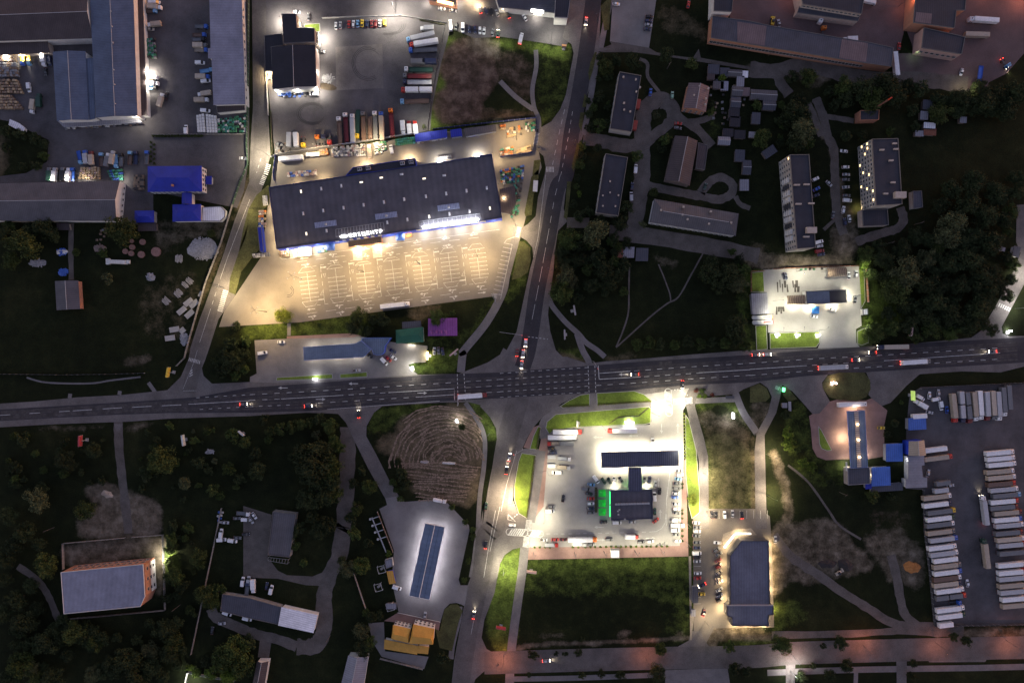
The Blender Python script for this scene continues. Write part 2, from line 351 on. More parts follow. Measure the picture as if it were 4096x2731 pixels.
surf('car_park', lotm, Z1,
  pts('F',[(630,362),(1230,272),(1238,350),(1244,385),(1222,440),(1205,510),(1160,677),(690,740),(503,751),(515,715),(545,672),(600,590),(622,420)]))
surf('forecourt', conc, Z1,
  pts('B2',[(40,1480),(920,1438),(1010,1450),(1300,1500),(1590,1530)],'C2',[(1585,10),(1575,108),(1475,115),(1420,130),(1450,180),(1500,215),(1500,300),(0,330),(0,240),(60,210)]),
  pts('C2',[(1160,1420),(1228,1385),(1210,1320),(1330,1305),(1385,1358),(1650,1338),(1770,1370),(1840,1440),(1962,1568)],
      'D2',[(1967,200),(1870,640),(1885,690),(1950,690),(1990,600),(2010,660),(1925,880),(1900,865),(1850,848),(1790,855),(1740,905),(1707,1017),(1333,938),(1270,650),(1290,380),(1160,10)]),
  pts('A3',[(1010,0),(1400,0),(1335,430),(985,372)]))
surf('concrete_apron', conc_l, Z1,
  pts('B4',[(120,850),(1020,815),(975,900),(1000,1350),(950,1380),(952,1500),(1000,1560),(600,1568),(628,1500),(625,1398),(160,1412),(150,1050),(130,1050)]),
  pts('C3',[(430,757),(470,720),(720,690),(1340,668),(1357,640),(1352,500),(1352,455),(1270,390),(1230,372),(1300,345),(1690,305),(1720,400),(1640,540),(1650,1050),(1630,1150),(1625,1568)],
      'D3',[(1612,340),(240,352),(60,360),(-60,400),(0,60),(180,80),(260,0),(330,0)],'C3',[(330,1500),(400,860)]))
surf('shop_car_park', mat('shop_asphalt',(.13,.115,.10),.9,.2,.08,fine=.12), Z1,
  pts('F',[(1592,1185),(1628,1168),(1745,1168),(1768,1185),(1772,1240),(1778,1440),(1640,1442),(1620,1480),(1593,1478)]))
surf('brick_paving', brick, Z2,
  pts('C3',[(375,610),(385,660),(440,760),(430,900),(390,1400),(330,1480),(300,1480),(345,900),(375,760)]),
  pts('C3',[(355,668),(340,690),(265,885),(210,870),(250,780),(300,690)]),
  pts('D3',[(235,352),(1612,338),(1625,0),(1645,-430),(1668,-430),(1676,0),(1688,432),(230,462)]),
  pts('C4',[(560,572),(620,568),(715,460),(790,440),(1040,450),(1088,430),(1180,500),(1230,540),(1200,680),(1205,950),(1060,975),(840,975),(680,985),(600,955),(560,880),(545,700),(528,590)]),
  pts('D2',[(1322,938),(1706,1020),(1690,1100),(1640,1060),(1200,1010)]),
  pts('B2',[(330,1445),(900,1418),(1000,1440),(920,1455),(330,1465)]))
surf('loading_yard', conc, Z1, pts('D2',[(1060,1030),(1200,1020),(1210,1280),(1600,1330),(1560,1440),(1180,1330),(1100,1200)]))
surf('yard_patch', asphalt_old, Z1, pts('A2',[(765,425),(1185,395),(1197,790),(775,812)]))
surf('lane', lane, Z0,
  pts('D2',[(-60,-20),(195,60),(160,440),(250,560),(330,600),(560,612),(720,545),(720,700),(500,690),(250,632),(-60,620)]),
  pts('A3',[(900,440),(1000,400),(985,372),(1335,430),(1400,470),(1560,500),(1730,520),(1780,440),(1800,520),(2240,600),(2240,625),(1500,510),(1200,470),(900,470)]))
mb = MB()
for w_, P in [
 (8, pts('A3',[(745,1240),(900,1262),(1100,1308),(1250,1300)])), (9, pts('A3',[(1275,1300),(1275,1568),(1262,1700),(1240,1800),(1215,2000),(1215,2060)])),
 (9, pts('A3',[(1265,1340),(1280,1100),(1310,960),(1430,895),(1530,950),(1560,1040)])), (6, pts('A3',[(1550,1060),(1480,1140),(1380,1210),(1290,1310)])),
 (5, pts('A3',[(1540,990),(1640,1080),(1760,1150),(1900,1310)])), (3.5, pts('A3',[(1680,1095),(1800,1080),(1920,1040)])),
 (2, pts('A3',[(1250,530),(1320,570),(1325,690),(1420,820),(1450,900)])),
 (9, pts('B3',[(980,515),(1300,545),(1700,608),(2240,710),(2320,725)])), (6, pts('B3',[(600,425),(800,430)])),
 (5, pts('B3',[(1330,100),(1600,155),(1800,190),(1960,220),(2070,170),(2080,80),(1980,20),(1880,60),(1800,160)])),
 (3, pts('B3',[(2110,190),(2150,260),(2240,300)])),
 (9, pts('A4',[(0,620),(230,640),(430,585),(650,610),(900,680),(1100,710),(1450,715),(1700,735),(1950,760)])),
 (6, pts('A4',[(240,640),(270,740),(350,850)])), (5, pts('A4',[(590,880),(640,1000),(665,1080),(700,1230),(750,1340),(760,1568),(765,1750),(790,1950),(840,2100)])),
 (4, pts('A4',[(520,930),(590,1090),(640,1220)])), (3, pts('A4',[(680,1045),(780,1060),(930,1085)])),
 (5, pts('B4',[(950,600),(1060,560),(1200,515),(1320,480),(1375,400),(1345,290)])), (2, pts('B4',[(660,490),(760,400)])),
 (5, pts('C1',[(1060,640),(1065,850),(1090,1100),(1120,1350),(1145,1568),(1150,1640)])), 
 (9, pts('C2',[(880,690),(875,900),(860,1300),(840,1568)],'D2',[(830,200),(800,430),(720,580),(665,780),(668,1000),(640,1160),(560,1240),(420,1240)])),
 (6, pts('D2',[(420,1240),(250,1175),(60,1130),(-120,1060),(-300,980),(-350,900)])), (7, pts('D2',[(140,1180),(120,1340)])),
 (5, pts('D4',[(0,240),(150,430),(400,600),(600,745),(850,900),(1000,1000),(1200,1075)])), (8, pts('D4',[(1100,1070),(1400,1085),(1700,1100)])),
 (5, pts('D4',[(1050,420),(1100,620),(1130,800),(1180,960),(1320,1085)])), (4, pts('D4',[(-20,1135),(500,1130),(950,1110),(1200,1085)])),
 (1.3, pts('C4',[(340,1030),(520,1180),(700,1430),(800,1568)],'D4',[(780,280)])), (3, pts('B1',[(640,430),(635,700),(640,940)])),
 (.9, pts('B3',[(1160,790),(1155,1000),(1150,1230),(1100,1400),(1040,1540)])), (.9, pts('B3',[(1820,700),(1720,880),(1600,1090),(1500,1150),(1370,1250),(1200,1400),(1040,1545)])), (.8, pts('B3',[(1420,800),(1470,920),(1520,1060),(1530,1140)])), (4, pts('D1',[(160,520),(330,640),(430,780),(490,920),(540,1040)])),
 ]: ribbon(mb, P, w_, Z1+.004*len(mb.f)/500, jit=.10)
struct('lane', mb, lane)
mb = MB()
for w_, P in [
 (4.5, pts('B3',[(150,470),(140,560),(60,880),(20,1060),(-120,1320),(-320,1568)],'C2',[(1905,40),(1888,200)])),
 (2.6, pts('C2',[(1930,470),(2020,600),(2080,710),(2105,830),(2095,1050),(2060,1300),(2045,1568)],'D2',[(2040,200),(2010,450),(1980,620)])),
 (3, pts('B3',[(440,1090),(460,1160),(520,1240),(600,1330),(700,1420),(770,1500),(870,1568),(940,1630)])),
 (3.5, pts('B3',[(690,1420),(740,1568)],'C3',[(790,90),(800,140)])),
 (3, pts('C3',[(185,905),(345,908)])),
 
 (2.5, pts('A3',[(320,450),(325,600),(290,800),(305,960),(345,1060),(350,1160)])), (2.8, pts('A3',[(0,730),(140,870),(300,985)])),
 (5, pts('C3',[(400,790),(392,660),(470,565),(560,535),(860,505),(1110,490),(1350,470)])), (5, pts('C3',[(835,380),(838,505)])), 
 (5, pts('C3',[(370,900),(330,1200),(275,1540)])),
 (5, pts('D3',[(250,100),(220,360),(200,560),(150,900),(100,1290),(85,1568)])),
 (3.2, pts('C3',[(1740,455),(2100,440)])), (4, pts('C3',[(2110,390),(2180,560),(2300,740)],'C4',[(60,760)])), 
 (3, pts('D3',[(60,1530),(700,1520),(1480,1490)])), (3.5, pts('D4',[(-60,1474),(600,1450),(1100,1440),(1800,1430),(2300,1418)])),
 (2.5, pts('D4',[(735,1450),(730,1600)])), (3, pts('D2',[(1880,880),(1870,1000),(1820,1200),(1800,1350)])), (1.5, pts('D2',[(1770,1110),(1810,1200)])),
 (3.2, pts('A3',[(870,470),(840,700),(790,1000),(745,1210)])), (3.2, pts('A3',[(1000,-20),(960,140),(900,440)])),
 (1., pts('C1',[(240,245),(420,290),(800,298),(1000,270),(1260,240)])),
 (2, pts('C2',[(100,1700),(700,1700)])) if 0 else (2., pts('B2',[(350,1330),(350,1440)])),
 (2.2, pts('C1',[(1330,290),(1390,375)])), (2.2, pts('C1',[(630,390),(625,430)])), (2.2, pts('C1',[(1075,365),(1070,400)])),
 ]: ribbon(mb, P, w_, Z2+.02+.003*len(mb.f)/200)
area(mb, pts('D3',[(1480,1450),(2040,1432),(2060,1568),(1480,1568)]), Z1)
struct('footpath', mb, pathm)
# main roads
TOP = pts('C1',[(-60,535),(500,502),(1000,472),(1500,440),(1760,420)],'C2',[(0,335),(500,300),(1000,262),(1600,225),(1850,212)],'C3',[(0,200),(400,168),(800,140),(1300,100),(1800,70),(2240,42)],'C4',[(500,5),(1000,-30),(1500,-62),(2240,-102),(2520,-118)])
BOT = pts('C1',[(-60,638),(500,606),(1000,580),(1500,562)],'C2',[(0,560),(500,545),(720,532),(1100,495),(1700,458)],'C3',[(0,430),(300,412),(790,385),(1100,372),(1300,345),(1700,312),(2240,288)],'C4',[(0,290),(500,232),(1000,200),(1500,168),(2240,124),(2520,106)])
SHOULDERS = [
 pts('C1',[(-60,482),(300,460),(700,422),(1100,400),(1500,358),(1900,300),(2240,285)],'C2',[(250,295),(1040,250),(1500,220),(1870,212),(2030,150)],'C3',[(300,60),(600,60),(780,120),(950,100),(1300,75),(1700,40),(2240,0)],'B4',[(600,1552),(1000,1540),(1200,1535),(1560,1500),(2000,1455)],'C4',[(2520,-130),(2520,130),(2240,200),(1900,190),(1520,215),(1080,290),(1040,200),(700,215),(645,290),(270,300),(90,290),(-60,350)],
   'C3',[(2110,395),(1760,420),(1700,340),(1270,400),(1180,370),(800,388),(600,440)],'C2',[(2100,500),(1960,465),(1700,470),(1200,500),(790,570),(500,560),(0,590)],'C1',[(1900,600),(1500,614),(1150,640),(1000,645),(500,662),(-60,694)]),
 pts('C1',[(1100,660),(1080,720),(1040,720),(1020,655)]),
 pts('C1',[(1500,420),(1500,358),(1620,240),(1690,80),(1705,0)],'B1',[(1700,1568),(1790,1290),(1890,1030),(2000,720),(2105,400),(2235,60)],'A2',[(-4,1520),(10,1200),(28,960),(22,400),(18,-20),(112,-20),(100,250),(150,640),(165,1040),(185,1400)],
   'B2',[(115,60),(85,140),(0,400)],'B1',[(2170,640),(2060,940),(2055,1040),(2110,1075),(1960,1290),(1930,1380),(1870,1568)],'C1',[(1835,100),(1810,160),(1825,230),(1900,300),(2015,295),(2100,310),(2100,420)]),
 pts('C2',[(1870,260),(1870,212),(2030,150),(2130,110),(2240,40)],'C3',[(30,-20)],'B3',[(60,1568),(150,1400),(240,980),(270,840),(300,740),(290,650),(240,590),(190,560),(185,480),(250,440),(320,370),(340,200),(400,0)],
   'A3',[(410,1500),(390,1400),(320,1340),(340,1160),(460,1090),(540,980),(590,850),(630,640),(660,480),(640,400),(560,340),(640,-20),(905,-20),(890,430),(1000,440),(870,470),(800,800),(700,1080),(745,1215),(720,1290),(640,1500)],
   'B3',[(600,60),(570,300),(600,420),(520,500),(490,700),(480,850),(450,1060),(430,1250),(450,1400),(500,1568)],'C3',[(560,60),(660,105),(780,120),(780,200)]),
 pts('B5',[(180,1500),(180,1470),(290,1390),(420,1170),(560,900),(640,700),(600,600),(605,270),(720,260),(720,900),(650,1020),(470,1360),(480,1420),(560,1452),(720,1452),(720,1500)]),
 pts('C4',[(1040,250),(1520,215),(1400,320),(1260,470),(1180,500),(1088,430),(1060,400),(1080,290)]), pts('C4',[(270,300),(645,290),(650,340),(715,460),(620,568),(560,572),(480,480),(380,370)]),
 pts('C4',[(90,290),(290,300),(270,420),(235,560),(130,760),(150,1600),(50,1600),(40,900),(60,740),(160,560),(195,420),(160,340)]),
 pts('C3',[(1700,330),(1760,420),(1745,500),(1830,800),(1865,960),(1872,1600),(1800,1600),(1790,1300),(1780,980),(1690,600),(1650,430)]),
 pts('C2',[(2100,470)],'C3',[(400,380),(700,400),(550,480),(380,600),(300,690),(240,790),(200,880),(190,930),(160,1000),(125,1200),(115,1340),(165,1460),(240,1510)],'D3',[(260,100),(200,350),(110,370),(40,420),(0,500),(-50,760),(-140,1000),(-165,1160),(-120,1260),(0,1325),(0,1437)],
   'D2',[(2120,1440),(2020,1530),(1980,1640),(1800,1640),(1830,1360),(1880,1090),(1915,890),(1925,860),(1950,690),(1990,590),(2020,400),(2090,0)],'C2',[(2085,1560),(2130,1250),(2180,1000),(2215,830),(2205,700),(2150,600),(2060,500)]),
 pts('D3',[(-20,1325),(800,1302),(1500,1290),(1690,1185),(1710,1100),(1800,1100),(1830,1180),(1900,1270),(2240,1272)],'D4',[(160,1245),(800,1225),(1500,1206),(2300,1190),(2300,1305),(1930,1318),(1890,1376),(1390,1380),(1360,1325),(1250,1330),(1190,1370),(1185,1640),(1100,1640),(1095,1360),(1060,1330),(230,1352),(190,1400),(185,1640),(105,1640),(105,1410),(60,1365),(0,1362)],'D3',[(2040,1432),(1480,1440),(800,1412),(-20,1437)]),
 pts('C2',[(690,535),(1200,490),(1110,560),(1045,680),(1042,770),(1130,930),(1240,1150),(1335,1305),(1210,1325),(1060,1060),(950,840),(860,650),(790,570)])]
mb = MB()
for i, q in enumerate(SHOULDERS): area(mb, q, Z3+.003*(i%6)-.003*(i//6))
struct('road_shoulder', mb, asphalt_old)
mb = MB(); n = len(TOP)
area(mb, TOP+BOT[::-1], Z4)
sr = MB()
# worn side roads drawn over the shoulder sheet as darker wheel tracks
for w_, w2, P in [(9, 9, pts('A3',[(840,-20),(790,350),(745,640),(700,900),(640,1200),(590,1568)],'B3',[(520,100),(475,300),(430,560),(380,800),(330,1050),(290,1330),(250,1568)],'C3',[(200,160)])),
                  (8, 8, pts('A2',[(80,-20),(85,400),(95,900),(95,1300)],'B2',[(50,100),(-60,420)],'B1',[(2060,760),(1960,1010),(1870,1270),(1790,1568)],'C1',[(1750,100),(1720,240),(1690,380)])),
                  (12, 10, pts('C3',[(170,420),(120,600),(60,820),(0,1200),(-40,1568)],'D2',[(2120,240),(2080,560),(2020,820),(1960,1100),(1920,1350),(1880,1620)])),
                  (13, 13, pts('D2',[(2100,1385)],'D3',[(0,1382),(800,1358),(1500,1342),(2240,1330)],'D4',[(160,1300),(800,1280),(1500,1262),(2320,1246)]))]:
    ribbon(mb if w_ == 9 and P[0].x > 0 else sr, P, w_, Z4-.012, w2=w2)
struct('side_road', sr, mat('side_road_asphalt', (.095, .087, .083), .9, .28, .1, fine=.22))
struct('road', mb, asphalt)
def edge_at(E, x):
    for a, b in zip(E, E[1:]):
        if a.x <= x <= b.x: return a+(b-a)*((x-a.x)/max(.01, b.x-a.x))
    return E[-1]
mb = MB(); rt = random.Random(9)
for f in (.2, .29, .42, .51, .66, .75, .86):
    P = [edge_at(TOP, x)*(1-f)+edge_at(BOT, x)*f for x in range(-292, 296, 7)]; ribbon(mb, [q+Vector((0, rt.uniform(-.15, .15))) for q in P], .9, Z4+.003+.005*f, jit=.4)
for k_ in range(26):
    x, f = rt.uniform(-285, 285), rt.uniform(.12, .88); c = edge_at(TOP, x)*(1-f)+edge_at(BOT, x)*f; ribbon(mb, [c, c+Vector((rt.uniform(2, 9), rt.uniform(.1, .5)))], rt.uniform(1, 3), Z4+.009+.0006*k_, jit=.1)
struct('wheel_tracks', mb, mat('worn_track', (.052, .047, .047), .8, .5, .25, fine=.35))
# lawns with kerbs
lawns = [pts('C3',[(540,502),(620,450),(720,402),(800,390),(803,490),(560,516)]), pts('C3',[(866,386),(1200,366),(1290,396),(1358,455),(872,494)]),
 pts('C3',[(410,700),(422,640),(500,575),(1330,506),(1352,520),(1350,650),(1290,664),(720,686),(480,716),(442,752)]),
 pts('C3',[(342,682),(368,692),(330,890),(268,884),(300,770)]), pts('C3',[(195,922),(322,940),(290,1150),(238,1500),(168,1460),(128,1330),(132,1200),(165,1000)]),
 pts('C3',[(1662,580),(1690,620),(1758,900),(1785,1250),(1790,1450),(1720,1508),(1692,1400),(1664,1100)]),
 pts('C2',[(236,272),(242,246),(738,214),(740,254)]), pts('C2',[(808,216),(1048,196),(1050,238),(808,250)]),
 pts('B4',[(178,1418),(620,1402),(622,1500),(590,1540),(180,1555)]), pts('B4',[(50,1350),(145,1345),(155,1560),(60,1568)]), pts('B4',[(962,1400),(1030,1370),(1060,1420),(1060,1500),(1000,1525),(962,1510)]),
 pts('B4',[(10,875),(118,866),(128,1045),(14,1048)]), pts('B4',[(972,830),(1018,825),(1030,1130),(995,1195)]),
 pts('C4',[(612,682),(640,720),(730,895),(690,900),(640,880),(622,840)]), pts('A2',[(490,222),(625,214),(628,285),(575,290),(560,252),(490,248)])]
mb = MB(); kb = MB()
for q in lawns:
    area(mb, q, .2, False, skirt=.16); 
    for a, b in zip(q, q[1:]+q[:1]): ribbon(kb, [a, b], .3, .21, False)
struct('lawn', mb, lawnm); struct('kerb', kb, kerbm)
verge = mat('dry_verge', (.06, .062, .022), .95, .4, .15, fine=.4)
mb = MB()
for q in [pts('B1',[(2235,400),(2200,560),(2140,700)],'B2',[(-60,480),(-10,300),(60,180),(165,90),(180,115),(170,260),(90,340),(70,460),(90,660),(20,740)],'B1',[(2160,870),(2110,1070),(2050,1050),(2060,930),(2110,780)]),
   pts('B3',[(280,20),(345,-50),(345,30),(300,190),(283,360),(226,370),(218,340),(250,180)]), pts('A3',[(305,1440),(365,1430),(345,1568),(290,1568)]),
   pts('B3',[(170,595),(215,600),(270,650),(275,760),(250,870),(180,920),(105,940),(130,830)]),
   pts('B3',[(570,380),(590,250),(600,60),(640,60),(620,250),(600,400)]), pts('A3',[(850,470),(868,470),(830,640),(800,730),(790,660),(810,560)]), pts('A3',[(760,840),(785,880),(770,960),(735,965)]), pts('A3',[(720,1010),(755,1010),(730,1180),(705,1130)]),
   pts('A3',[(640,1500),(690,1280),(720,1290),(660,1540)]), pts('A3',[(900,60),(1000,-40),(975,270),(935,280)]),
   pts('C4',[(645,300),(690,230),(800,200),(1020,200),(1075,270),(1080,350),(1040,420),(960,455),(790,445),(710,420),(655,350)]), 
   pts('C4',[(275,330),(330,330),(425,440),(340,455),(300,410)]), pts('C4',[(0,330),(80,300),(150,340),(180,420),(140,460),(0,470)]),
   pts('D2',[(1740,910),(1800,862),(1860,860),(1905,920),(1870,1020),(1810,1280),(1700,1250),(1660,1080),(1700,1100)])]:
    area(mb, q, .17, False, skirt=.12)
struct('grass_verge', mb, verge)
surf('shop_apron', mat('pale_screed',(.24,.21,.17),.9,.25,.2,fine=.2), .13, pts('D3',[(2110,190),(2250,180),(2300,240),(2220,250),(2140,250),(2030,370),(1985,300),(2000,230)]),
   pts('D3',[(1690,430),(1712,430),(1716,900),(1740,940),(1715,1180),(1704,1180)]))
# ------------------------------------------------------------------ painted markings
mk = MB()
for t, q, on, off, w_ in [
  ('C1',[(0,583),(655,543)],6,11,.28), ('C1',[(655,543),(1080,516),(1660,487)],11,6,.3), ('C1',[(1690,484),(2240,452)],900,0,.3),
  ('C1',[(1760,426),(2240,398)],2,3.2,.28), ('C1',[(1790,530),(2240,506)],2,3.2,.28),
  ('C2',[(0,398),(500,372),(1000,342),(1850,288)],3,4,.3), ('C2',[(0,448),(280,437)],3,4,.28), ('C2',[(280,437),(790,406)],900,0,.3), ('C2',[(790,406),(1240,380)],3,3,.3), ('C2',[(1240,380),(1830,345),(1834,448)],900,0,.35),
  ('C2',[(0,505),(380,490)],2,3.2,.28), ('C2',[(500,480),(1000,450),(1500,420)],3,4,.28), ('C2',[(1500,420),(1830,398)],900,0,.3), ('C2',[(690,530),(1200,492),(1700,455)],900,0,.2),
  ('C2',[(1857,215),(1866,485)],1.3,1,.35), ('C2',[(1917,210),(1934,460)],1.3,1,.35),
  ('C2',[(1930,282),(2240,262)],3,3,.25), ('C2',[(1930,336),(2240,318)],3,3,.25), ('C2',[(1930,388),(2240,374)],3,3,.25),
  ('C3',[(0,208),(790,155)],2,2.4,.25), ('C3',[(0,262),(790,211)],2,2.4,.25), ('C3',[(0,318),(790,268)],2,2.4,.25), ('C3',[(0,372),(790,322)],2,2.4,.25), ('C3',[(0,422),(430,395),(790,378)],2,2.4,.2),
  ('C3',[(789,142),(798,385)],1.3,1,.35), ('C3',[(850,140),(858,382)],1.3,1,.35), ('C3',[(880,140),(888,260)],900,0,.4), ('C3',[(890,207),(1172,188)],900,0,.3), ('C3',[(888,260),(1260,240)],900,0,.35),
  ('C3',[(1200,186),(1700,150),(2240,118)],3,3.6,.3), ('C3',[(1290,238),(1780,205)],3,3,.28), ('C3',[(1780,203),(2240,175)],900,0,.35), ('C3',[(860,316),(1300,288),(1800,252),(2240,224)],3,3.6,.3),
  ('C4',[(0,118),(600,76),(1100,50),(2240,-20)],3,3.6,.3), ('C4',[(0,172),(460,142)],900,0,.35), ('C4',[(460,142),(900,112)],3,3,.28), ('C4',[(1200,95),(1900,48),(2240,25)],900,0,.3), ('C4',[(0,226),(550,185),(1200,145),(2240,80)],3,3.6,.3),
  ('A3',[(580,980),(540,1150),(470,1480)],3,3,.2), ('A3',[(650,1000),(610,1240),(545,1568)],2.5,2.5,.2), ('B3',[(540,0),(490,200),(440,480)],4,4,.2), ('B3',[(440,480),(375,840),(280,1330)],9,2,.2), ('B3',[(410,0),(340,560),(300,740)],900,0,.15),
  ('B3',[(250,1448),(430,1470)],1.2,1,.3),
  ('B1',[(2240,220),(2170,400),(2040,740),(1985,900)],900,0,.18), ('B1',[(1985,900),(1885,1210)],2.5,2.5,.2), ('B1',[(1885,1210),(1790,1500)],900,0,.18), ('A2',[(100,1420),(60,1550)],2,2,.2),
  ('C1',[(1770,0),(1730,130),(1640,350)],900,0,.15), ('C1',[(1640,365),(1760,362)],900,0,.15),
  ('D2',[(2200,20),(2130,400),(2095,620)],900,0,.2), ('C2',[(2240,1400),(2150,1800)],900,0,.2), ('D2',[(2025,900),(1980,1130)],900,0,.18), ('C3',[(150,900),(60,1200),(10,1440)],900,0,.18),
  ('D3',[(350,230),(600,230),(1000,222),(1340,213)],2.2,2,.35), ('D3',[(1340,213),(1400,208),(1450,180),(1480,130),(1490,0)],900,0,.35), ('C3',[(1490,1568),(1490,1350),(1530,1040)],900,0,.35),
  ('C3',[(1530,360),(1600,352),(1680,405)],1.,.7,.6), ('C3',[(105,1510),(165,1460)],1.,.7,.6),
  ]:
    P = [p(t, *c) for c in q]
    if on == 900: ribbon(mk, P, w_, ZM, False)
    else: dashes(mk, P, w_, on, off, ZM)
def zebra(t, a, b, n, length, fill=.5, z=ZM):
    """bars stacked from a to b, each across the walking line"""
    A, B = p(t, *a), p(t, *b); d = (B-A); u = d.normalized(); nn = Vector((-u.y, u.x))
    for i in range(n):
        c = A+d*((i+.5)/n); ribbon(mk, [c-nn*length/2, c+nn*length/2], d.length/n*fill, z, False)
zebra('B1', (2025,1030), (1970,1225), 12, 3.0); zebra('A2', (170,1470), (140,1568), 6, 2.6); zebra('B2', (135,5), (100,90), 6, 2.6); zebra('A3', (335,1190), (315,1300), 9, 2.6)
zebra('A3', (410,1520), (485,1520), 6, 3.0); zebra('B3', (175,465), (152,560), 8, 2.4); zebra('C1', (1690,80), (1795,110), 8, 2.0); zebra('B2', (958,630), (968,765), 11, 5.2, .55); zebra('B2', (1135,620), (1145,740), 10, 5.2, .55)
zebra('D3', (262,105), (248,205), 9, 3.4); zebra('D3', (240,255), (228,350), 9, 3.4); zebra('C3', (1385,478), (1480,470), 11, 3.8); zebra('C3', (1550,462), (1725,450), 16, 3.8); zebra('B5', (440,1160), (550,1210), 6, 2.2); zebra('C4', (225,330), (262,345), 4, 2.)
def lozenge(t, a, b, w_, n):
    A, B = p(t, *a), p(t, *b); u = (B-A).normalized(); nn = Vector((-u.y, u.x)); r = w_/2
    ring = [A+nn*r, B+nn*r]+[B+u*r*math.sin(k*math.pi/8)+nn*r*math.cos(k*math.pi/8) for k in range(1, 8)]+[B-nn*r, A-nn*r]+[A-u*r*math.sin(k*math.pi/8)-nn*r*math.cos(k*math.pi/8) for k in range(1, 8)]
    ribbon(mk, ring+[ring[0]], .35, ZM, False)
    for i in range(n):
        c = A+(B-A)*((i+.5)/n); ribbon(mk, [c-nn*r*.9-u*1.0, c+nn*r*.9+u*1.0], .75, ZM+.004, False)
lozenge('C3', (1505,375), (1510,450), 3.9, 5); lozenge('C3', (1512,500), (1515,560), 3.9, 4); lozenge('D3', (85,212), (220,220), 3.9, 7); lozenge('D3', (275,225), (360,230), 3.7, 5)
ribbon(mk, pts('C3',[(75,1470),(70,1515),(140,1535),(75,1470)]), .45, ZM, False)
def arrow(t, x, y, ang, s=1., hook=0):
    c = p(t, x, y); u = Vector((math.cos(ang), math.sin(ang))); nn = Vector((-u.y, u.x))
    ribbon(mk, [c-u*2.2*s, c+u*1.*s], .35*s, ZM, False)
    mk.poly([(*(c+u*1.*s-nn*.75*s), ZM), (*(c+u*2.6*s), ZM), (*(c+u*1.*s+nn*.75*s), ZM)])
    if hook: 
        ribbon(mk, [c-u*.6*s, c+u*.3*s+nn*hook*1.1*s], .35*s, ZM+.004, False)
        e = c+u*.3*s+nn*hook*1.1*s; mk.poly([(*(e-u*.6*s), ZM), (*(e+u*.6*s), ZM), (*(e+nn*hook*.8*s), ZM)][::1 if hook < 0 else -1])
SL = math.atan2(33, 253)     # bearing of the car-park rows
for x, y, a, hk in [(745,710,math.pi,1),(490,746,math.pi,0),(1040,665,math.pi,-1),(1250,637,math.pi,-1),(1500,605,math.pi,-1),(1757,570,math.pi,-1),(2008,535,math.pi,-1),(495,803,0,-1),(750,768,0,-1),(1033,729,0,1),(1253,698,0,-1),(1507,663,0,-1),(1762,630,0,-1),
    (550,1202,math.pi,0),(803,1167,math.pi,1),(1056,1133,math.pi,1),(1308,1098,math.pi,1),(1562,1063,math.pi,1),(1815,1030,math.pi,1),(2068,996,math.pi,1),(557,1266,0,-1),(808,1230,0,-1),(1060,1195,0,-1),(1568,1125,0,-1),(1822,1090,0,-1),(2075,1055,0,0)]:
    arrow('B2', x, y, a+SL, 1., hk)
for t, x, y, a in [('C3',880,780,math.pi),('C3',1197,765,math.pi),('C3',1447,700,-math.pi/2),('C3',1593,700,math.pi/2),('D3',890,170,math.pi),('D3',895,283,0),('D3',1345,270,0),('C3',1420,1190,math.pi/2),('C3',1435,1470,math.pi/2),('C2',300,338,math.pi),('C2',930,300,math.pi),('C2',630,440,0),('C2',1540,384,0),('C3',1110,218,math.pi)]: arrow(t, x, y, a, 1.15)
def L(t, *q, w_=.2): ribbon(mk, [p(t, *c) for c in q], w_, ZM, False)
for i in range(7):
    ox, oy = 510+253*i, 872-34.4*i; tr = lambda x, y: (ox+x, oy+y)
    top = {0: -45, 1: -30, 2: -24, 3: -28, 4: -40, 5: -44, 6: -46}[i]
    L('B2', tr(-75,8), tr(-40,top+4), tr(35,top-6), tr(72,-12), tr(-75,8)); L('B2', tr(0,-2), tr(33,258))
    L('B2', tr(-42,268), tr(105,248), tr(72,296), tr(-10,310), tr(-42,268))
    j0 = 2 if i in (1, 3) else (1.5 if i == 2 else 1)
    j = 1
    while j <= 6:
        x, y = 5.3*j, 37*j+4
        if not (i in (1, 2, 3) and j == 1): L('B2', tr(x-73,y+8), tr(x+75,y-9)); L('B2', tr(x-74,y+3), tr(x-72,y+13)); L('B2', tr(x+74,y-14), tr(x+76,y-4))
        j += 1
    if i < 6:
        dashes(mk, [p('B2', *tr(122,-55)), p('B2', *tr(160,278))], .2, 2.4, 2.0, ZM)
        L('B2', tr(122,-55), tr(128,0)); L('B2', tr(152,200), tr(162,285))
        for k in range(7):
            a = p('B2', *tr(106+7.5*k, 252-1.*k)); L('B2', tr(106+7.5*k,252-1*k), tr(109+7.5*k,240-1*k), w_=.45); L('B2', tr(122+7.5*k,-47-1*k), tr(125+7.5*k,-36-1*k), w_=.45)
        L('B2', tr(122,205), tr(138,165), tr(147,202), tr(122,205)); L('B2', tr(145,15), tr(168,10), tr(160,48), tr(145,15))
for t, q, on, off in [('B2',[(420,780),(700,742),(920,715),(1080,690),(1300,655),(1700,600),(2060,558)],6,5),('B2',[(560,820),(690,798),(930,765),(1190,730),(1450,690),(1700,655),(1950,622)],2.2,2.2),('B2',[(510,1243),(2120,1022)],6,5),('B2',[(600,1166),(2120,960)],2.2,2.2),
   ('B2',[(265,738),(290,756),(2240,488)],900,0)]:
    P = [p(t, *c) for c in q]; ribbon(mk, P, .18, ZM, False) if on == 900 else dashes(mk, P, .2, on, off, ZM)
for k in range(13): L('B3', (110-8.2*k,625+37.5*k), (35-8.2*k,610+37.5*k))
L('B3', (110,622), (5,1110)); L('B3', (38,610), (60,580), (130,555))
for k in range(14): L('D3', (1735,128+k*56), (1800,126+k*56), w_=.15)
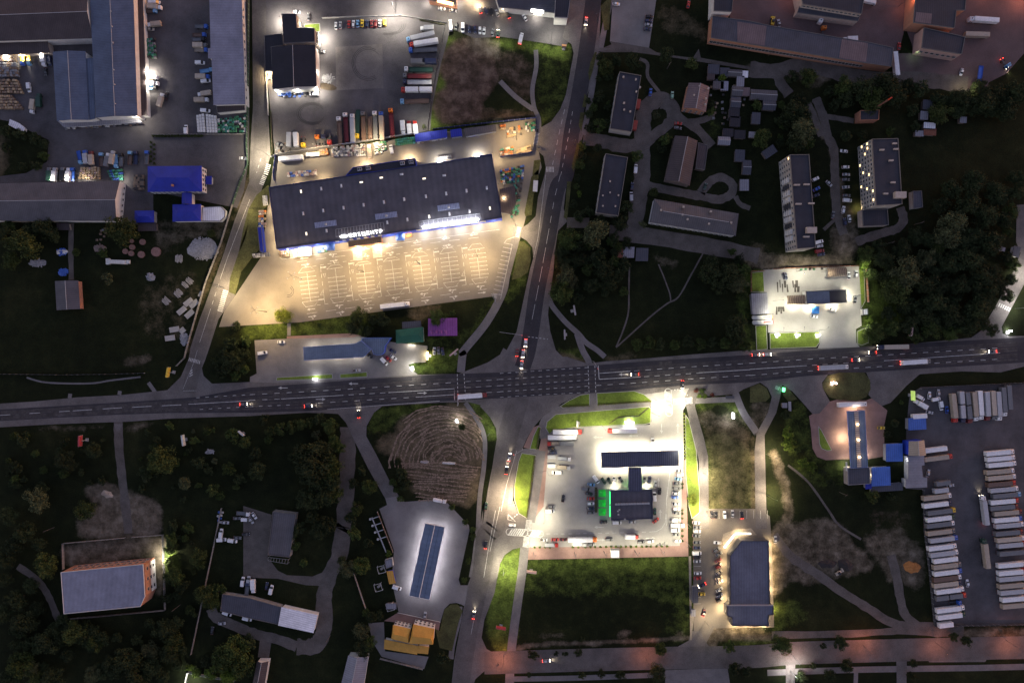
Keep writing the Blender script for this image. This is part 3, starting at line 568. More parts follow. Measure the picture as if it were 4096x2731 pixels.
for k in range(9): L('D3', (1900+k*62,20), (1900+k*62,95), w_=.15)
for a, b in [((520,1180),(540,1200)),((770,145),(800,165))]: pass
for k in range(3): L('C1', (1697+6*k,236-22*k), (1728-2*k,218-22*k), w_=.5)
struct('road_marking', mk, white)
# ------------------------------------------------------------------ buildings
W_white = mat('white_render', (.62, .61, .58), .8, .12, .4); W_pale = mat('pale_brick', (.40, .34, .29), .85, .18, .6); W_brick = mat('red_brick', (.36, .17, .11), .9, .22, .6)
W_panel = mat('panel_concrete', (.36, .34, .31), .85, .16, .3); W_grey = mat('grey_cladding', (.25, .25, .27), .6, .1, .3); W_blue = mat('blue_cladding', (.02, .05, .42), .5, .1, .3)
W_orange = mat('orange_render', (.38, .19, .12), .8, .12, .4); W_wood = mat('weathered_boards', (.13, .105, .09), .9, .3, .8); W_conc = mat('raw_concrete', (.24, .23, .22), .9, .25, .4)
glass = mat('window_glass', (.02, .025, .032), .12, 0, spec=.6); frame_m = mat('white_frame', (.38, .38, .37), .5, 0); dark_m = mat('dark_trim', (.02, .02, .022), .6, 0)
steel = mat('galvanised_steel', (.32, .33, .35), .5, .12, 1.); steel_d = mat('dark_steel', (.06, .062, .07), .5, .1, 1.)
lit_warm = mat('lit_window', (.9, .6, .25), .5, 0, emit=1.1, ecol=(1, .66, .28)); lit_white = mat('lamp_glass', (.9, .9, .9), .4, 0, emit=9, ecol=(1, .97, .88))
RC = {'market': (.105, .112, .148), 'navy': (.028, .029, .040), 'slate': (.055, .058, .075), 'steelblue': (.080, .102, .155), 'blue': (.018, .03, .30), 'skyblue': (.05, .12, .40), 'brown': (.055, .043, .045), 'greyb': (.085, .080, .088),
      'white': (.68, .68, .72), 'pale': (.20, .20, .23), 'rust': (.17, .06, .035), 'pink': (.13, .095, .10), 'green': (.012, .085, .055), 'purple': (.19, .055, .22), 'gold': (.50, .27, .05), 'tan': (.33, .27, .20), 'black': (.018, .018, .026), 'fuel': (.062, .070, .108), 'canopy': (.10, .138, .205), 'bluegrey':(.19,.20,.26), 'felt':(.078,.075,.090)}
def roofmat(c, ang, per=1.2, amt=.14): return mat('roof_%s_%d' % (c, round(math.degrees(ang)) % 180), RC[c], .6, .22, .12, stripe=(per, ang, amt), fine=.08)
PARA = mat('parapet_flashing', (.13, .125, .125), .7, .15, .5)
def centroid(P): return Vector((sum(q[0] for q in P)/len(P), sum(q[1] for q in P)/len(P)))
def outset(P, d):
    n = len(P); a = sum(P[i].x*P[(i+1)%n].y-P[(i+1)%n].x*P[i].y for i in range(n)); s = 1 if a > 0 else -1; out = []
    for i in range(n):
        e1 = (P[i]-P[i-1]).normalized(); e2 = (P[(i+1)%n]-P[i]).normalized(); n1 = Vector((e1.y, -e1.x))*s; n2 = Vector((e2.y, -e2.x))*s
        k = n1+n2; k = k/max(.35, k.length_squared)*2; out.append(P[i]+k*d)
    return out
def wall_ring(mb, P, t, z0, z1, mi=0):
    """a closed wall of thickness t on the outline P"""
    I = outset(P, -t); n = len(P)
    for i in range(n):
        j = (i+1) % n; mb.prism([P[i], P[j], I[j], I[i]], z0, z1, mi)
def slab4(mb, q, t, mi=0):
    q = [Vector(v) for v in q]; i = len(mb.v); dn = Vector((0, 0, -t)); nrm = (q[1]-q[0]).cross(q[2]-q[0])
    if nrm.z < 0: q = q[::-1]
    mb.v += [tuple(v+dn) for v in q]+[tuple(v) for v in q]; n = len(q)
    mb.f.append([i+n+k for k in range(n)]); mb.m.append(mi); mb.f.append([i+n-1-k for k in range(n)]); mb.m.append(mi)
    for k in range(n): mb.f.append([i+k, i+(k+1)%n, i+n+(k+1)%n, i+n+k]); mb.m.append(mi)
def building(name, label, cat, P, h, wall, roof, kind='flat', rise=2., par=.5, over=.35, stripe=None, group=None, inset=.3, per=1.2, amt=.14, parm=None, base=0.):
    """P: roof outline at height h (world). flat: parapet; gable/hip: P[0]->P[1] is an eave and the ridge runs along it"""
    c = centroid(P); P = [q-c for q in P]; root = thing(name, label, cat, (c.x, c.y, 0), 0, group); root['h'] = h
    e = P[1]-P[0]; ang = math.atan2(e.y, e.x) if stripe is None else stripe
    rm = roofmat(roof, ang, per, amt) if isinstance(roof, str) else roof
    wb = MB()
    if kind == 'flat':
        wb.prism(outset(P, -.05), base, h-.02, cap=False); root['walls'] = 1
        rb = MB(); rb.prism(outset(P, -.3 if par else over), h-.35, h, bottom=True); rb.build('roof', rm, root)
        if par: pb = MB(); wall_ring(pb, P, .2, h-.3, h+par); pb.build('parapet', parm or PARA, root)
    else:
        a, b, cc, d = P; m1, m2 = (d+a)/2, (b+cc)/2
        if kind == 'hip': L = (m2-m1); s = min(inset, .48); r1, r2 = m1+L*s, m2-L*s
        else: r1, r2 = m1, m2
        I = outset(P, -over); wb.prism(I, base, h-.1, cap=False)
        if kind == 'gable':
            for u, v, w_ in ((I[3], I[0], (I[3]+I[0])/2), (I[1], I[2], (I[1]+I[2])/2)):
                wb.poly([(*u, h-.1), (*v, h-.1), (*w_, h+rise-.25)])
        rb = MB(); A, B, C, D = [(*q, h-.1) for q in P]; R1, R2 = (*r1, h+rise), (*r2, h+rise)
        slab4(rb, [A, B, R2, R1], .18); slab4(rb, [C, D, R1, R2], .18)
        if kind == 'hip': slab4(rb, [B, C, R2], .18); slab4(rb, [D, A, R1], .18)
        ro = rb.build('roof', rm, root)
        rg = MB(); rg.tube((*r1, h+rise+.03), (*r2, h+rise+.03), .16, 5); rg.build('ridge_cap', steel if roof not in ('blue', 'gold', 'green', 'purple') else rm, ro)
    wb.build('wall', wall, root); return root
_win = {}
def window_mesh(w, h, lit, depth=.12):
    k = (w, h, lit)
    if k not in _win:
        mb = MB(); t = .09
        for c, d in (((0, 0, h/2-t/2), (w, depth, t)), ((0, 0, -h/2+t/2), (w+.12, depth+.14, t)), ((-w/2+t/2, 0, 0), (t, depth, h-2*t)), ((w/2-t/2, 0, 0), (t, depth, h-2*t)), ((0, 0, 0), (.06, depth*.8, h-2*t))): mb.box(c, d, 0, 0)
        mb.box((0, 0, 0), (w-2*t, .03, h-2*t), 0, 1); _win[k] = mb.mesh('window', [frame_m, lit or glass])
    return _win[k]
def windows(root, a, b, n, floors, w=1.5, h=1.5, z0=1.7, dz=3., lit={}, m0=.5, name='window', every=1):
    """n windows a storey on the wall line a->b (world, at the wall face)"""
    c = Vector(root.location[:2]); d = b-a; u = d.normalized(); ang = math.atan2(u.y, u.x); nn = Vector((u.y, -u.x))
    if nn.dot((a+b)/2-c) < 0: nn = -nn
    for f in range(floors):
        for i in range(n):
            if every > 1 and (i+f) % every: continue
            q = a+d*((i+m0)/n)-c+nn*.03; lt = lit.get((f, i)); o = link(name, window_mesh(w, h, lt), root)
            o.location = (q.x, q.y, z0+f*dz); o.rotation_euler = (0, 0, ang)
            if lt: o['label'] = 'lit window'
def roof_box(root, t, x, y, sx, sy, sz, m, name, rot=0., taper=1., z=None):
    h = root['h'] if z is None else z; q = p(t, x, y, h)-Vector(root.location[:2])
    return MB().box((q.x, q.y, h+sz/2), (sx, sy, sz), rot, 0, taper).build(name, m, root)
def canopy(name, label, P, h, roof, ncols, colm, thick=.7, fascia=None, stripe=None, per=1.2, group=None, amt=.06):
    c = centroid(P); Q = [q-c for q in P]; root = thing(name, label, 'canopy', (c.x, c.y, 0), 0, group); root['h'] = h
    e = Q[1]-Q[0]; ang = math.atan2(e.y, e.x) if stripe is None else stripe
    MB().prism(outset(Q, -.12), h-.1, h, bottom=True).build('roof', roofmat(roof, ang, per, amt), root)
    fb = MB(); wall_ring(fb, Q, .12, h-thick, h+.12); fb.build('fascia', fascia or W_grey, root)
    a, b, cc, d = Q[:4]
    for i in range(ncols):
        for s in ((.3, .7) if ncols < 99 else (.5,)):
            t = (i+.5)/ncols; q = (a+(b-a)*t)*(1-s)+(d+(cc-d)*t)*s
            MB().box((q.x, q.y, (h-.1)/2), (.35, .35, h-.1)).build('column', colm, root)
    return root
# light helpers ------------------------------------------------------
LM = {}
def light(parent, kind, loc, power, col, size=.25, cone=160., blend=1., rot=(0, 0, 0), sx=None, sy=None):
    l = bpy.data.lights.new('light', kind); l.energy = power; l.color = col
    if kind == 'AREA':
        l.shape = 'RECTANGLE'; l.size = sx; l.size_y = sy
    else: l.shadow_soft_size = size
    if kind == 'SPOT': l.spot_size = math.radians(cone); l.spot_blend = blend
    o = bpy.data.objects.new('light', l); COL.objects.link(o); o.parent = parent; o.location = loc; o.rotation_euler = rot; return o
WARM, NEU, COOL, SOD = (1, .74, .40), (1, .92, .76), (.88, .90, 1), (1, .30, .14)
LGAIN = 0.60; WG = 2.3
def wall_lamp(root, t, x, y, z, power, col=NEU, out=1.2, size=.2, kind='SPOT', cone=168):
    """a floodlight on the wall nearest to that place, hung out from it"""
    q = p(t, x, y, z)-Vector(root.location[:2]); lb = MB().box((q.x, q.y, z+.12), (.5, .4, .2)).build('wall_lamp', steel_d, root)
    MB().box((q.x, q.y, z-.02), (.42, .32, .06)).build('lens', lit_white, lb)
    light(lb, kind, (q.x, q.y, z-.12), power*LGAIN*WG, col, size, cone); return lb
# ---- north-west works yard
B1_ = building('warehouse', 'long brown gable-roofed warehouse at the top left corner of the yard', 'warehouse', pts('A1',[(-160,372),(832,345),(785,-90),(-160,-40)],h=8), 8, W_white, 'brown', 'gable', 3, per=1.)
q = building('lean_to', 'low brown lean-to shed joined to the south side of the brown gabled warehouse', 'shed', pts('A1',[(-160,372),(418,358),(437,468),(-160,495)],h=5), 5, W_pale, 'brown', 'flat', par=0)
wall_lamp(q,'A1',40,505,4,1500,NEU); wall_lamp(q,'A1',180,500,4,1700,NEU); wall_lamp(q,'A1',360,490,4,2200,NEU)
B2_ = building('warehouse', 'large blue-grey metal warehouse with a row of ridge vents and brown side aisle', 'warehouse', pts('A1',[(1192,-90),(1230,1043),(858,1056),(800,-90)],h=9), 9, W_white, 'steelblue', 'gable', 1.6, per=.9)
for x, y in ((995,107),(1005,243),(1013,387),(1021,629),(1028,760),(1034,933)): roof_box(B2_,'A1',x,y,.8,.8,.8,steel,'roof_vent',0,.7,10.4)
wall_lamp(B2_,'A1',1226,1052,8.2,900,NEU,kind='POINT',size=.15)
q = building('side_aisle', 'narrow brown flat-roofed aisle along the east side of the blue-grey warehouse', 'warehouse', pts('A1',[(1200,-90),(1278,-90),(1318,1036),(1238,1042)],h=4), 4, W_white, 'brown', 'flat', par=.2)
wall_lamp(q,'A1',1310,635,5.2,3000,NEU); wall_lamp(q,'A1',1312,735,5.2,2600,NEU); wall_lamp(q,'A1',1325,800,5,300,NEU)
q = building('warehouse', 'blue-grey shed with one dark and one pale roof slope west of the vented warehouse', 'warehouse', pts('A1',[(765,460),(795,1075),(508,1084),(470,466)],h=8), 8, W_white, 'steelblue', 'gable', 1.2, per=.9)
building('link_building', 'flat blue-grey link roof between two metal warehouses', 'warehouse', pts('A1',[(772,525),(830,522),(852,1062),(800,1073)],h=7.4), 7.4, W_white, 'steelblue', 'flat', par=0, over=.1)
building('lean_to', 'long pale lean-to strip along the south front of the blue-grey warehouses', 'shed', pts('A1',[(528,1090),(860,1066),(1228,1052),(1262,1092),(574,1136)],h=3.2), 3.2, W_white, 'pale', 'flat', par=0)
q = building('warehouse', 'long pale blue metal-roofed store beside the diagonal road', 'warehouse', pts('A1',[(1880,-60),(2158,-60),(2192,928),(1918,936),(1900,520),(1870,518),(1868,440),(1892,436)],h=7), 7, W_white, 'bluegrey', 'flat', par=0, stripe=math.pi/2, per=.9)
windows(q, p('A1',2162,30,7), p('A1',2194,900,7), 12, 1, 1.4, 1.0, 4.5)
building('annex', 'small brown-roofed annex below the pale blue store by the diagonal road', 'annex', pts('A1',[(1938,942),(2190,928),(2196,988),(1946,1012)],h=4), 4, W_white, 'brown', 'flat', par=.3)
q = building('warehouse', 'long dark slate warehouse with white gable end south of the works yard', 'warehouse', pts('B1',[(-160,408),(1040,412),(1072,50),(-160,80)],h=7), 7, W_white, 'greyb', 'gable', 2.8, per=1.)
windows(q, p('B1',1048,390,7), p('B1',1080,80,7), 6, 1, 1.2, 1.2, 3.)
for x, y in ((440,35),(590,30),(735,38),(1060,40)): wall_lamp(q,'B1',x,y,5.2,500,NEU)
q = building('office_house', 'two-storey white house under a wide bright blue hipped roof', 'house', pts('B1',[(1322,152),(1810,148),(1806,-82),(1322,-78)],h=7), 7, W_white, 'blue', 'hip', 2.6, inset=.22, per=.6)
windows(q, p('B1',1340,148,7), p('B1',1800,146,7), 10, 2, 1.3, 1.5, 2., 2.8); windows(q, p('B1',1806,140,7), p('B1',1803,-70,7), 5, 2, 1.3, 1.5, 2., 2.8)
roof_box(q,'B1',1552,97,.9,1.1,1.6,W_brick,'chimney',0,1,8.2)
building('passage', 'narrow blue gabled passage between the two blue-roofed houses', 'passage', pts('B1',[(1718,160),(1718,262),(1628,262),(1628,160)],h=4.6), 4.6, W_white, 'blue', 'gable', 1.4, per=.6)
building('blue_pavilion', 'low white pavilion with blue hipped roof beside the white terrace', 'pavilion', pts('B1',[(1545,418),(1800,414),(1800,262),(1545,265)],h=5), 5, W_white, 'blue', 'hip', 2., inset=.24, per=.6)
building('terrace', 'flat white octagon-ended terrace beside the blue pavilion', 'terrace', pts('B1',[(1812,288),(1975,280),(2018,318),(2016,376),(1975,415),(1806,416)],h=3.2), 3.2, W_white, 'white', 'flat', par=.3)
building('shed', 'small shed with a blue hipped roof and a hole in it near the scrap yard', 'shed', pts('B1',[(1205,427),(1380,425),(1380,318),(1205,320)],h=4), 4, W_conc, 'blue', 'hip', 1.2, inset=.25, per=.6)
building('shed', 'brown tin shed just south of the small blue-roofed shed', 'shed', pts('B1',[(1238,434),(1392,434),(1398,494),(1242,498)],h=2.8), 2.8, W_wood, 'brown', 'flat', par=0)
building('awning', 'small blue awning on the east side of the blue-roofed house', 'awning', pts('B1',[(1848,16),(1890,16),(1890,78),(1848,78)],h=3), 3, steel, 'blue', 'flat', par=0)
building('shed', 'lone square shed with slate gable roof in the dark western meadow', 'shed', pts('B1',[(700,945),(716,1200),(506,1210),(490,950)],h=4), 4, W_brick, 'greyb', 'gable', 1.2)
building('outhouse', 'small pale outhouse under the eaves of the dark slate warehouse', 'shed', pts('B1',[(510,436),(608,436),(618,488),(516,488)],h=2.6), 2.6, W_pale, 'brown', 'flat', par=0)
building('white_cabin', 'long white cabin standing askew at the pond edge in the works yard', 'cabin', pts('A1',[(92,1076),(172,1112),(214,1148),(208,1172),(165,1162),(82,1118)],h=2.8), 2.8, W_white, 'white', 'flat', par=0)
# ---- truck yard
q = building('workshop', 'big black-roofed truck workshop west of the truck yard', 'workshop', pts('A2',[(200,800),(192,424),(584,402),(596,775)],h=9), 9, W_white, 'black', 'gable', 1.2, per=.7)
wall_lamp(q,'A2',220,815,7,2600,NEU); wall_lamp(q,'A2',600,790,7,3000,NEU); wall_lamp(q,'A2',606,640,6,1000,NEU); wall_lamp(q,'A2',412,812,6,1500,NEU)
windows(q, p('A2',230,806,9), p('A2',570,788,9), 5, 1, 3.4, 3.6, 2.)
q = building('lean_to', 'low black lean-to on the west flank of the truck workshop', 'shed', pts('A2',[(130,322),(286,304),(300,408),(190,424),(202,634),(136,636)],h=6), 6, W_pale, 'black', 'flat', par=.3)
wall_lamp(q,'A2',160,660,5,4500,WARM)
q = building('office_block', 'L-shaped black-roofed office with lit walls north of the truck workshop', 'office', pts('A2',[(285,126),(412,124),(420,250),(578,254),(582,376),(300,392)],h=9.4), 9.4, W_pale, 'black', 'flat', par=.15, stripe=0, per=.7)
wall_lamp(q,'A2',262,150,7,7000,NEU); wall_lamp(q,'A2',425,112,7,2600,NEU); wall_lamp(q,'A2',466,205,7,1800,NEU); wall_lamp(q,'A2',640,300,7,4500,NEU); wall_lamp(q,'A2',640,395,7,1800,NEU)
windows(q, p('A2',421,140,9.4), p('A2',426,245,9.4), 3, 2, 1.4, 1.5, 2., 3.2); windows(q, p('A2',590,262,9.4), p('A2',592,372,9.4), 3, 2, 2.2, 2.6, 2.2, 3.4, {(0, 1): lit_warm})
q = building('restaurant', 'dark brick cafe with glowing orange terrace roof at the top edge of the lot', 'restaurant', pts('A2',[(1590,-90),(1850,-70),(1852,48),(1600,4)],h=5), 5, W_brick, 'brown', 'flat', par=.3)
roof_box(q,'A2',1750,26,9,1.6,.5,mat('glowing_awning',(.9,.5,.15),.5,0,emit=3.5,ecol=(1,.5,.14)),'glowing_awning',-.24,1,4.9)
wall_lamp(q,'A2',1582,2,4,700,NEU); wall_lamp(q,'A2',1866,6,4,700,NEU); wall_lamp(q,'A2',1960,-40,4.5,2600,WARM); wall_lamp(q,'A2',2042,30,3.5,2200,WARM)
q = building('shop_hall', 'wide blue-grey metal-roofed shop with a bright white sign strip over its entrance', 'shop', pts('A3',[(-60,-90),(500,-90),(500,120),(-10,68)],h=6), 6, W_white, 'slate', 'flat', par=.2, stripe=math.pi/2)
roof_box(q,'A3',334,106,6.9,1.1,1.0,mat('lit_sign_strip',(.9,.9,.9),.5,0,emit=6,ecol=(1,.97,.9)),'sign_strip',-.14,1,5.4); wall_lamp(q,'A3',30,80,5,500,WARM); wall_lamp(q,'A3',334,122,4.4,1000,NEU)
building('office_tower', 'dark-roofed block with a white end wall next to the shop hall', 'office', pts('A3',[(500,-90),(642,-90),(606,164),(488,158)],h=9), 9, W_white, 'navy', 'flat', par=.4, parm=W_grey)
# ---- petrol station on the north side of the main road
fc = mat('blue_white_fascia', (.14, .22, .50), .4, .1, .5)
q = canopy('petrol_canopy', 'long blue-grey canopy with an oblique east end at the northern roadside petrol station', pts('B2',[(478,1540),(945,1508),(990,1482),(1083,1563)],'C2',[(1020,62),(485,93)],h=6), 6, 'canopy', 0, W_white, .8, fc, SL*.4)
for x, y in ((560,1560),(760,1550),(930,1545),(560,1618),(760,1612),(930,1600)):
    a = p('B2',x,y,0)-Vector(q.location[:2]); MB().box((a.x,a.y,2.95),(.4,.4,5.9)).build('column', W_white, q); lo = MB().box((a.x+1.2,a.y,5.84),(1,.6,.08)).build('canopy_lamp', lit_white, q); light(lo,'SPOT',(a.x+1.2,a.y,5.7),900,NEU,.3)
q = building('petrol_shop', 'blue-roofed petrol shop with a curved corner at the end of the oblique canopy', 'shop', pts('B2',[(1002,1458),(1264,1456),(1210,1532)],'C2',[(1203,22),(1178,42),(1140,48),(1105,36)],'B2',[(1090,1560),(996,1482)],h=4.6), 4.6, W_blue, 'canopy', 'flat', par=.25, parm=fc)
q = building('green_cottage', 'cottage with dark green metal roof beside the northern petrol station', 'cottage', pts('B2',[(1308,1510),(1558,1495),(1552,1360),(1305,1388)],h=4), 4, W_white, 'green', 'hip', 1.5, inset=.16, per=.6)
wall_lamp(q,'B2',1440,1512,3,600,NEU)
building('shed', 'grey tin shed behind the green-roofed cottage', 'shed', pts('B2',[(1368,1322),(1524,1310),(1530,1362),(1370,1370)],h=3), 3, W_wood, 'slate', 'flat', par=0)
q = building('purple_kiosk', 'flat kiosk with purple roof and purple awnings below the store car park', 'kiosk', pts('B2',[(1602,1290),(1850,1285),(1852,1433),(1600,1436)],h=4), 4, W_pale, 'purple', 'flat', par=0, per=1.4)
for x in (1622,1665,1710,1748): roof_box(q,'B2',x,1408,2.0,2.4,.7,roofmat('purple',0,1.4),'awning',0,.2,4)
# ---- builders' store
store = building('hypermarket', 'huge dark flat-roofed builders store with skylights above the bright car park', 'store', pts('B2',[(238,665),(2258,385),(2168,-182),(172,112)],h=9), 9, W_blue, 'felt', 'flat', par=.6, stripe=SL, per=3.4, amt=.08, parm=mat('navy_flashing',(.02,.03,.12),.6,.1))
sk = mat('skylight_dome', (.55, .57, .62), .25, 0); skl = mat('lit_skylight', (.8, .75, .62), .4, 0, emit=.5, ecol=(1, .85, .6))
for i, (x, y) in enumerate([(457,148),(638,124),(818,98),(997,66),(1176,25),(1358,-5),(1740,5),(1560,33),(477,346),(656,320),(838,295),(1018,269),(1200,244),(1381,218),(1576,192),(1758,167),(1940,142),(2122,117),(505,526),(686,500),(1230,425),(1410,400),(1605,373),(1787,348),(1968,323),(2150,298)]):
    lit = i in (0, 3, 4, 7, 18, 22, 25); h_ = i in (3, 4, 5, 6, 7)
    f = roof_box(store,'B2',x,y,2.0 if h_ else 1.1,1.1 if h_ else 2.0,.35,frame_m,'skylight',SL); f.data.materials[0] = frame_m
    roof_box(store,'B2',x,y,1.7 if h_ else .8,.8 if h_ else 1.7,.3,skl if lit else sk,'dome',SL,.75,9.35).parent = f
glz = mat('dusty_glazing', (.22, .25, .36), .3, .2, .5, stripe=(.9, SL, .3))
for x, y in ((678,441),(1220,365),(1778,288)):
    f = roof_box(store,'B2',x,y,12.2,3.1,.5,glz,'roof_light',SL); roof_box(store,'B2',x,y,1.2,1.2,.5,frame_m,'hatch',SL,.9,9.5).parent = f
def local(root, t, x, y, h): q = p(t, x, y, h)-Vector(root.location[:2]); return Vector((q.x, q.y, h))
for nm, q4, n in (('sign_frame', [(768,487),(1196,425),(1206,495),(775,556)], 16), ('sign_frame', [(1513,417),(2064,344),(2066,390),(1522,462)], 13)):
    a, b, c, d = [local(store,'B2',x,y,9.3) for x, y in q4]; up = Vector((0, 0, 2.2)); mb = MB()
    for u, v in ((a,b),(d,c),(d+up,c+up)): mb.tube(u, v, .07, 5)
    for i in range(n+1):
        t = i/n; u, v = a+(b-a)*t, d+(c-d)*t; mb.tube(u, v, .05, 4); mb.tube(u, v+up, .05, 4); mb.tube(v, v+up, .05, 4)
    mb.build(nm, steel, store)
sign_lit = mat('lit_letters', (.95, .95, .95), .4, 0, emit=2.2, ecol=(1, 1, 1)); sign_hot = mat('bright_sign', (.95, .95, .95), .4, 0, emit=14, ecol=(.95, .97, 1))
def as_mesh(name, f, root, loc, rot, m):
    t = bpy.data.objects.new('t', f); COL.objects.link(t); bpy.context.view_layer.update()
    me = bpy.data.meshes.new_from_object(t.evaluated_get(bpy.context.evaluated_depsgraph_get())); bpy.data.objects.remove(t); me.materials.clear(); me.materials.append(m)
    o = link(name, me, root); o.location = loc; o.rotation_euler = rot; return o
def letters(root, body, loc, size, rot, m, name='letter', ext=.12):
    f = bpy.data.curves.new(name, 'FONT'); f.body = body; f.size = size; f.extrude = ext; f.align_x = 'CENTER'; f.space_character = 1.25; 
    return as_mesh(name, f, root, loc, rot, m)
for i, ch in enumerate('\u0415\u041f\u0406\u0426\u0415\u041d\u0422\u0420'): letters(store, ch, local(store,'B2',905+i*38.5,556-i*5.4,9.4), 2.9, (math.radians(40), 0, SL), sign_lit)
mb = MB(); cc_ = local(store,'B2',843,549,9.6)
ring = lambda r, z: [(cc_.x+2.2*r*math.cos(k*.3927)*math.cos(SL)-.75*r*math.sin(k*.3927)*math.sin(SL), cc_.y+2.2*r*math.cos(k*.3927)*math.sin(SL)+.75*r*math.sin(k*.3927)*math.cos(SL), z) for k in range(16)]
mb.loft([ring(1, 9.4), ring(1, 10.4)]); mb.build('sign_logo', sign_lit, store)
mb = MB(); a, b = local(store,'B2',1545,470,9.2), local(store,'B2',2052,398,9.2); d = b-a; u = d.normalized(); nn = Vector((-u.y, u.x, 0))
for i in range(14): q = a+d*((i+.5)/14); mb.box((q.x, q.y, 10), (1.7, .9, 1.6), SL)
mb.build('bright_sign', sign_hot, store)
mb = MB(); a, b = local(store,'B2',1490,500,8.6), local(store,'B2',2110,408,8.6); q = (a+b)/2; mb.box((q.x, q.y, 8.2), ((b-a).length, .5, 1.6), SL); mb.build('fascia_band', W_white, store)
a, b = local(store,'B2',735,600,7.6), local(store,'B2',1180,540,7.6)
for i in range(14): q = a+(b-a)*((i+.5)/14); MB().box((q.x, q.y, 7.6), ((b-a).length/14-.02, .5, 2.2), SL).build('fascia_panel', W_white if i % 2 else W_blue, store)
q = local(store,'B2',1012,557,8.4); MB().box((q.x, q.y, 7.8), (6, .9, 1.4), SL).build('orange_sign', mat('orange_sign',(.6,.14,.03),.5,0,emit=.35,ecol=(1,.3,.1)), store)
def ac_unit(root, t, x, y, z, rot):
    o = MB(); q = local(root, t, x, y, z); o.box((q.x, q.y, z+.7), (2.5, 1.9, 1.1), rot); o = o.build('air_conditioner', frame_m, root); f = MB()
    for s in (-.6, .6): c = Vector((q.x+s*math.cos(rot), q.y+s*math.sin(rot), z+1.25)); f.tube(c, c+Vector((0, 0, .1)), .5, 10)
    f.build('fan', dark_m, o)
wing = building('store_wing', 'blue-clad rear wing with roof air conditioners on the north side of the store', 'store wing', pts('A2',[(858,1576),(925,1500),(1480,1420),(1492,1490)],h=7), 7, W_blue, 'navy', 'flat', par=.4, parm=W_blue)
for x, y in ((985,1520),(1062,1512),(1368,1468),(1445,1457)): ac_unit(wing,'A2',x,y,7,SL)
for x, y in ((1030,1484),(1420,1428)): wall_lamp(wing,'A2',x,y-8,5.5,3600,WARM)
wing = building('loading_canopy', 'long narrow blue canopy with two bright lamps along the store back wall', 'canopy', pts('A2',[(1552,1478),(2162,1378),(2172,1398),(1566,1502)],h=6), 6, W_blue, 'blue', 'flat', par=.2, stripe=SL)
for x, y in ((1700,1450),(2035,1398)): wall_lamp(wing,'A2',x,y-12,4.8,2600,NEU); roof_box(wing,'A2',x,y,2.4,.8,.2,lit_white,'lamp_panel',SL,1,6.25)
q = building('entrance_canopy', 'dark flat canopy over the main doors of the builders store', 'canopy', pts('B2',[(874,598),(1170,547),(1182,606),(880,646)],h=5), 5, W_brick, 'brown', 'flat', par=.3)
q = building('garden_shelter', 'long dark blue shelter at the west side of the store', 'shelter', pts('B2',[(64,466),(102,464),(124,684),(88,688)],h=4), 4, W_blue, 'blue', 'flat', par=.2)
for nm, lb, P4, c in (('storage_shelter','long bright blue storage roof along the rear yard fence of the store',[(1482,1205),(1758,1166),(1762,1226),(1490,1268)],'blue'),('storage_shelter','short bright blue storage roof beside the long one in the rear yard',[(1800,1170),(1888,1158),(1896,1214),(1806,1226)],'blue'),('storage_shelter','grey flat storage roof at the east end of the rear yard',[(1925,1156),(2196,1124),(2204,1172),(1932,1216)],'greyb')):
    building(nm, lb, 'shelter', pts('A2',P4,h=4), 4, steel, c, 'flat', par=0, stripe=SL)
building('storage_shelter', 'brown slatted storage roof east of the store beside the plant sale', 'shelter', pts('B3',[(0,130),(125,105),(140,250),(90,345),(10,330)],h=4), 4, steel, 'brown', 'flat', par=0, stripe=SL)
# ---- housing quarter
def apt(label, P, h, floors, n, roof='navy', wallm=W_panel, sides=((3, 0),), lit={}, w=1.4, name='apartment_block'):
    r = building(name, label, 'apartment block', P, h, wallm, roof, 'flat', par=.5, parm=mat('tan_flashing',(.19,.17,.15),.7,.15), per=6, amt=.05)
    for k, (i, j) in enumerate(sides): windows(r, P[i], P[j], n, floors, w, 1.5, 1.8, (h-.6)/floors, lit if k == 0 else {})
    return r
LW = {k: lit_warm for k in [(4,1),(2,2),(1,5),(3,0),(0,3),(1,11),(2,9),(3,4)]}
q = apt('two-storey dark-roofed flats with two red porches near the north-south road', pts('A3',[(1070,645),(1265,680),(1180,1186),(985,1155)],h=7), 7, 2, 9, sides=((3,0),(1,2)))
for x, y in ((1240,930),(1213,1120)):
    a = local(q,'A3',x,y,3); MB().box((a.x,a.y,1.5),(2.2,5.2,3.)  ,-.17).build('porch', mat('red_porch',(.28,.06,.05),.8,.1), q)
for x, y in ((1215,717),(1252,788),(1220,826),(1110,928),(1110,988),(1165,1004),(1105,695)): roof_box(q,'A3',x,y,.9,.9,1.2,W_pale,'chimney',-.17)
q = apt('two-storey dark-roofed flats north of the big round tree', pts('A3',[(945,1378),(1145,1412)],'B3',[(1060,368),(862,340)],h=7), 7, 2, 9, sides=((3,0),(1,2)))
for x, y in ((985,60),(985,160),(920,187),(1060,185),(920,280),(1032,282)): roof_box(q,'B3',x,y,.8,.8,1.1,W_pale,'chimney',-.17)
q = building('brick_house', 'two-storey pink brick house with grey gable roof beside the looping lane', 'house', pts('A3',[(1645,968),(1692,742),(1880,780),(1845,1004)],h=7), 7, W_orange, 'pink', 'gable', 2.6)
for x, y in ((1780,780),(1840,890),(1735,860),(1862,800),(1835,943)): roof_box(q,'A3',x,y,.8,.8,1.6,W_pale,'chimney',0,1,8)
windows(q, p('A3',1645,968,7), p('A3',1845,1004,7), 4, 2, 1.2, 1.4, 2., 2.8)
q = building('barn', 'large dark brown barn with long gable roof inside the housing quarter', 'barn', pts('B3',[(1480,44)],'A3',[(1568,1216),(1772,1262)],'B3',[(1700,96)],h=6), 6, W_wood, 'brown', 'gable', 3)
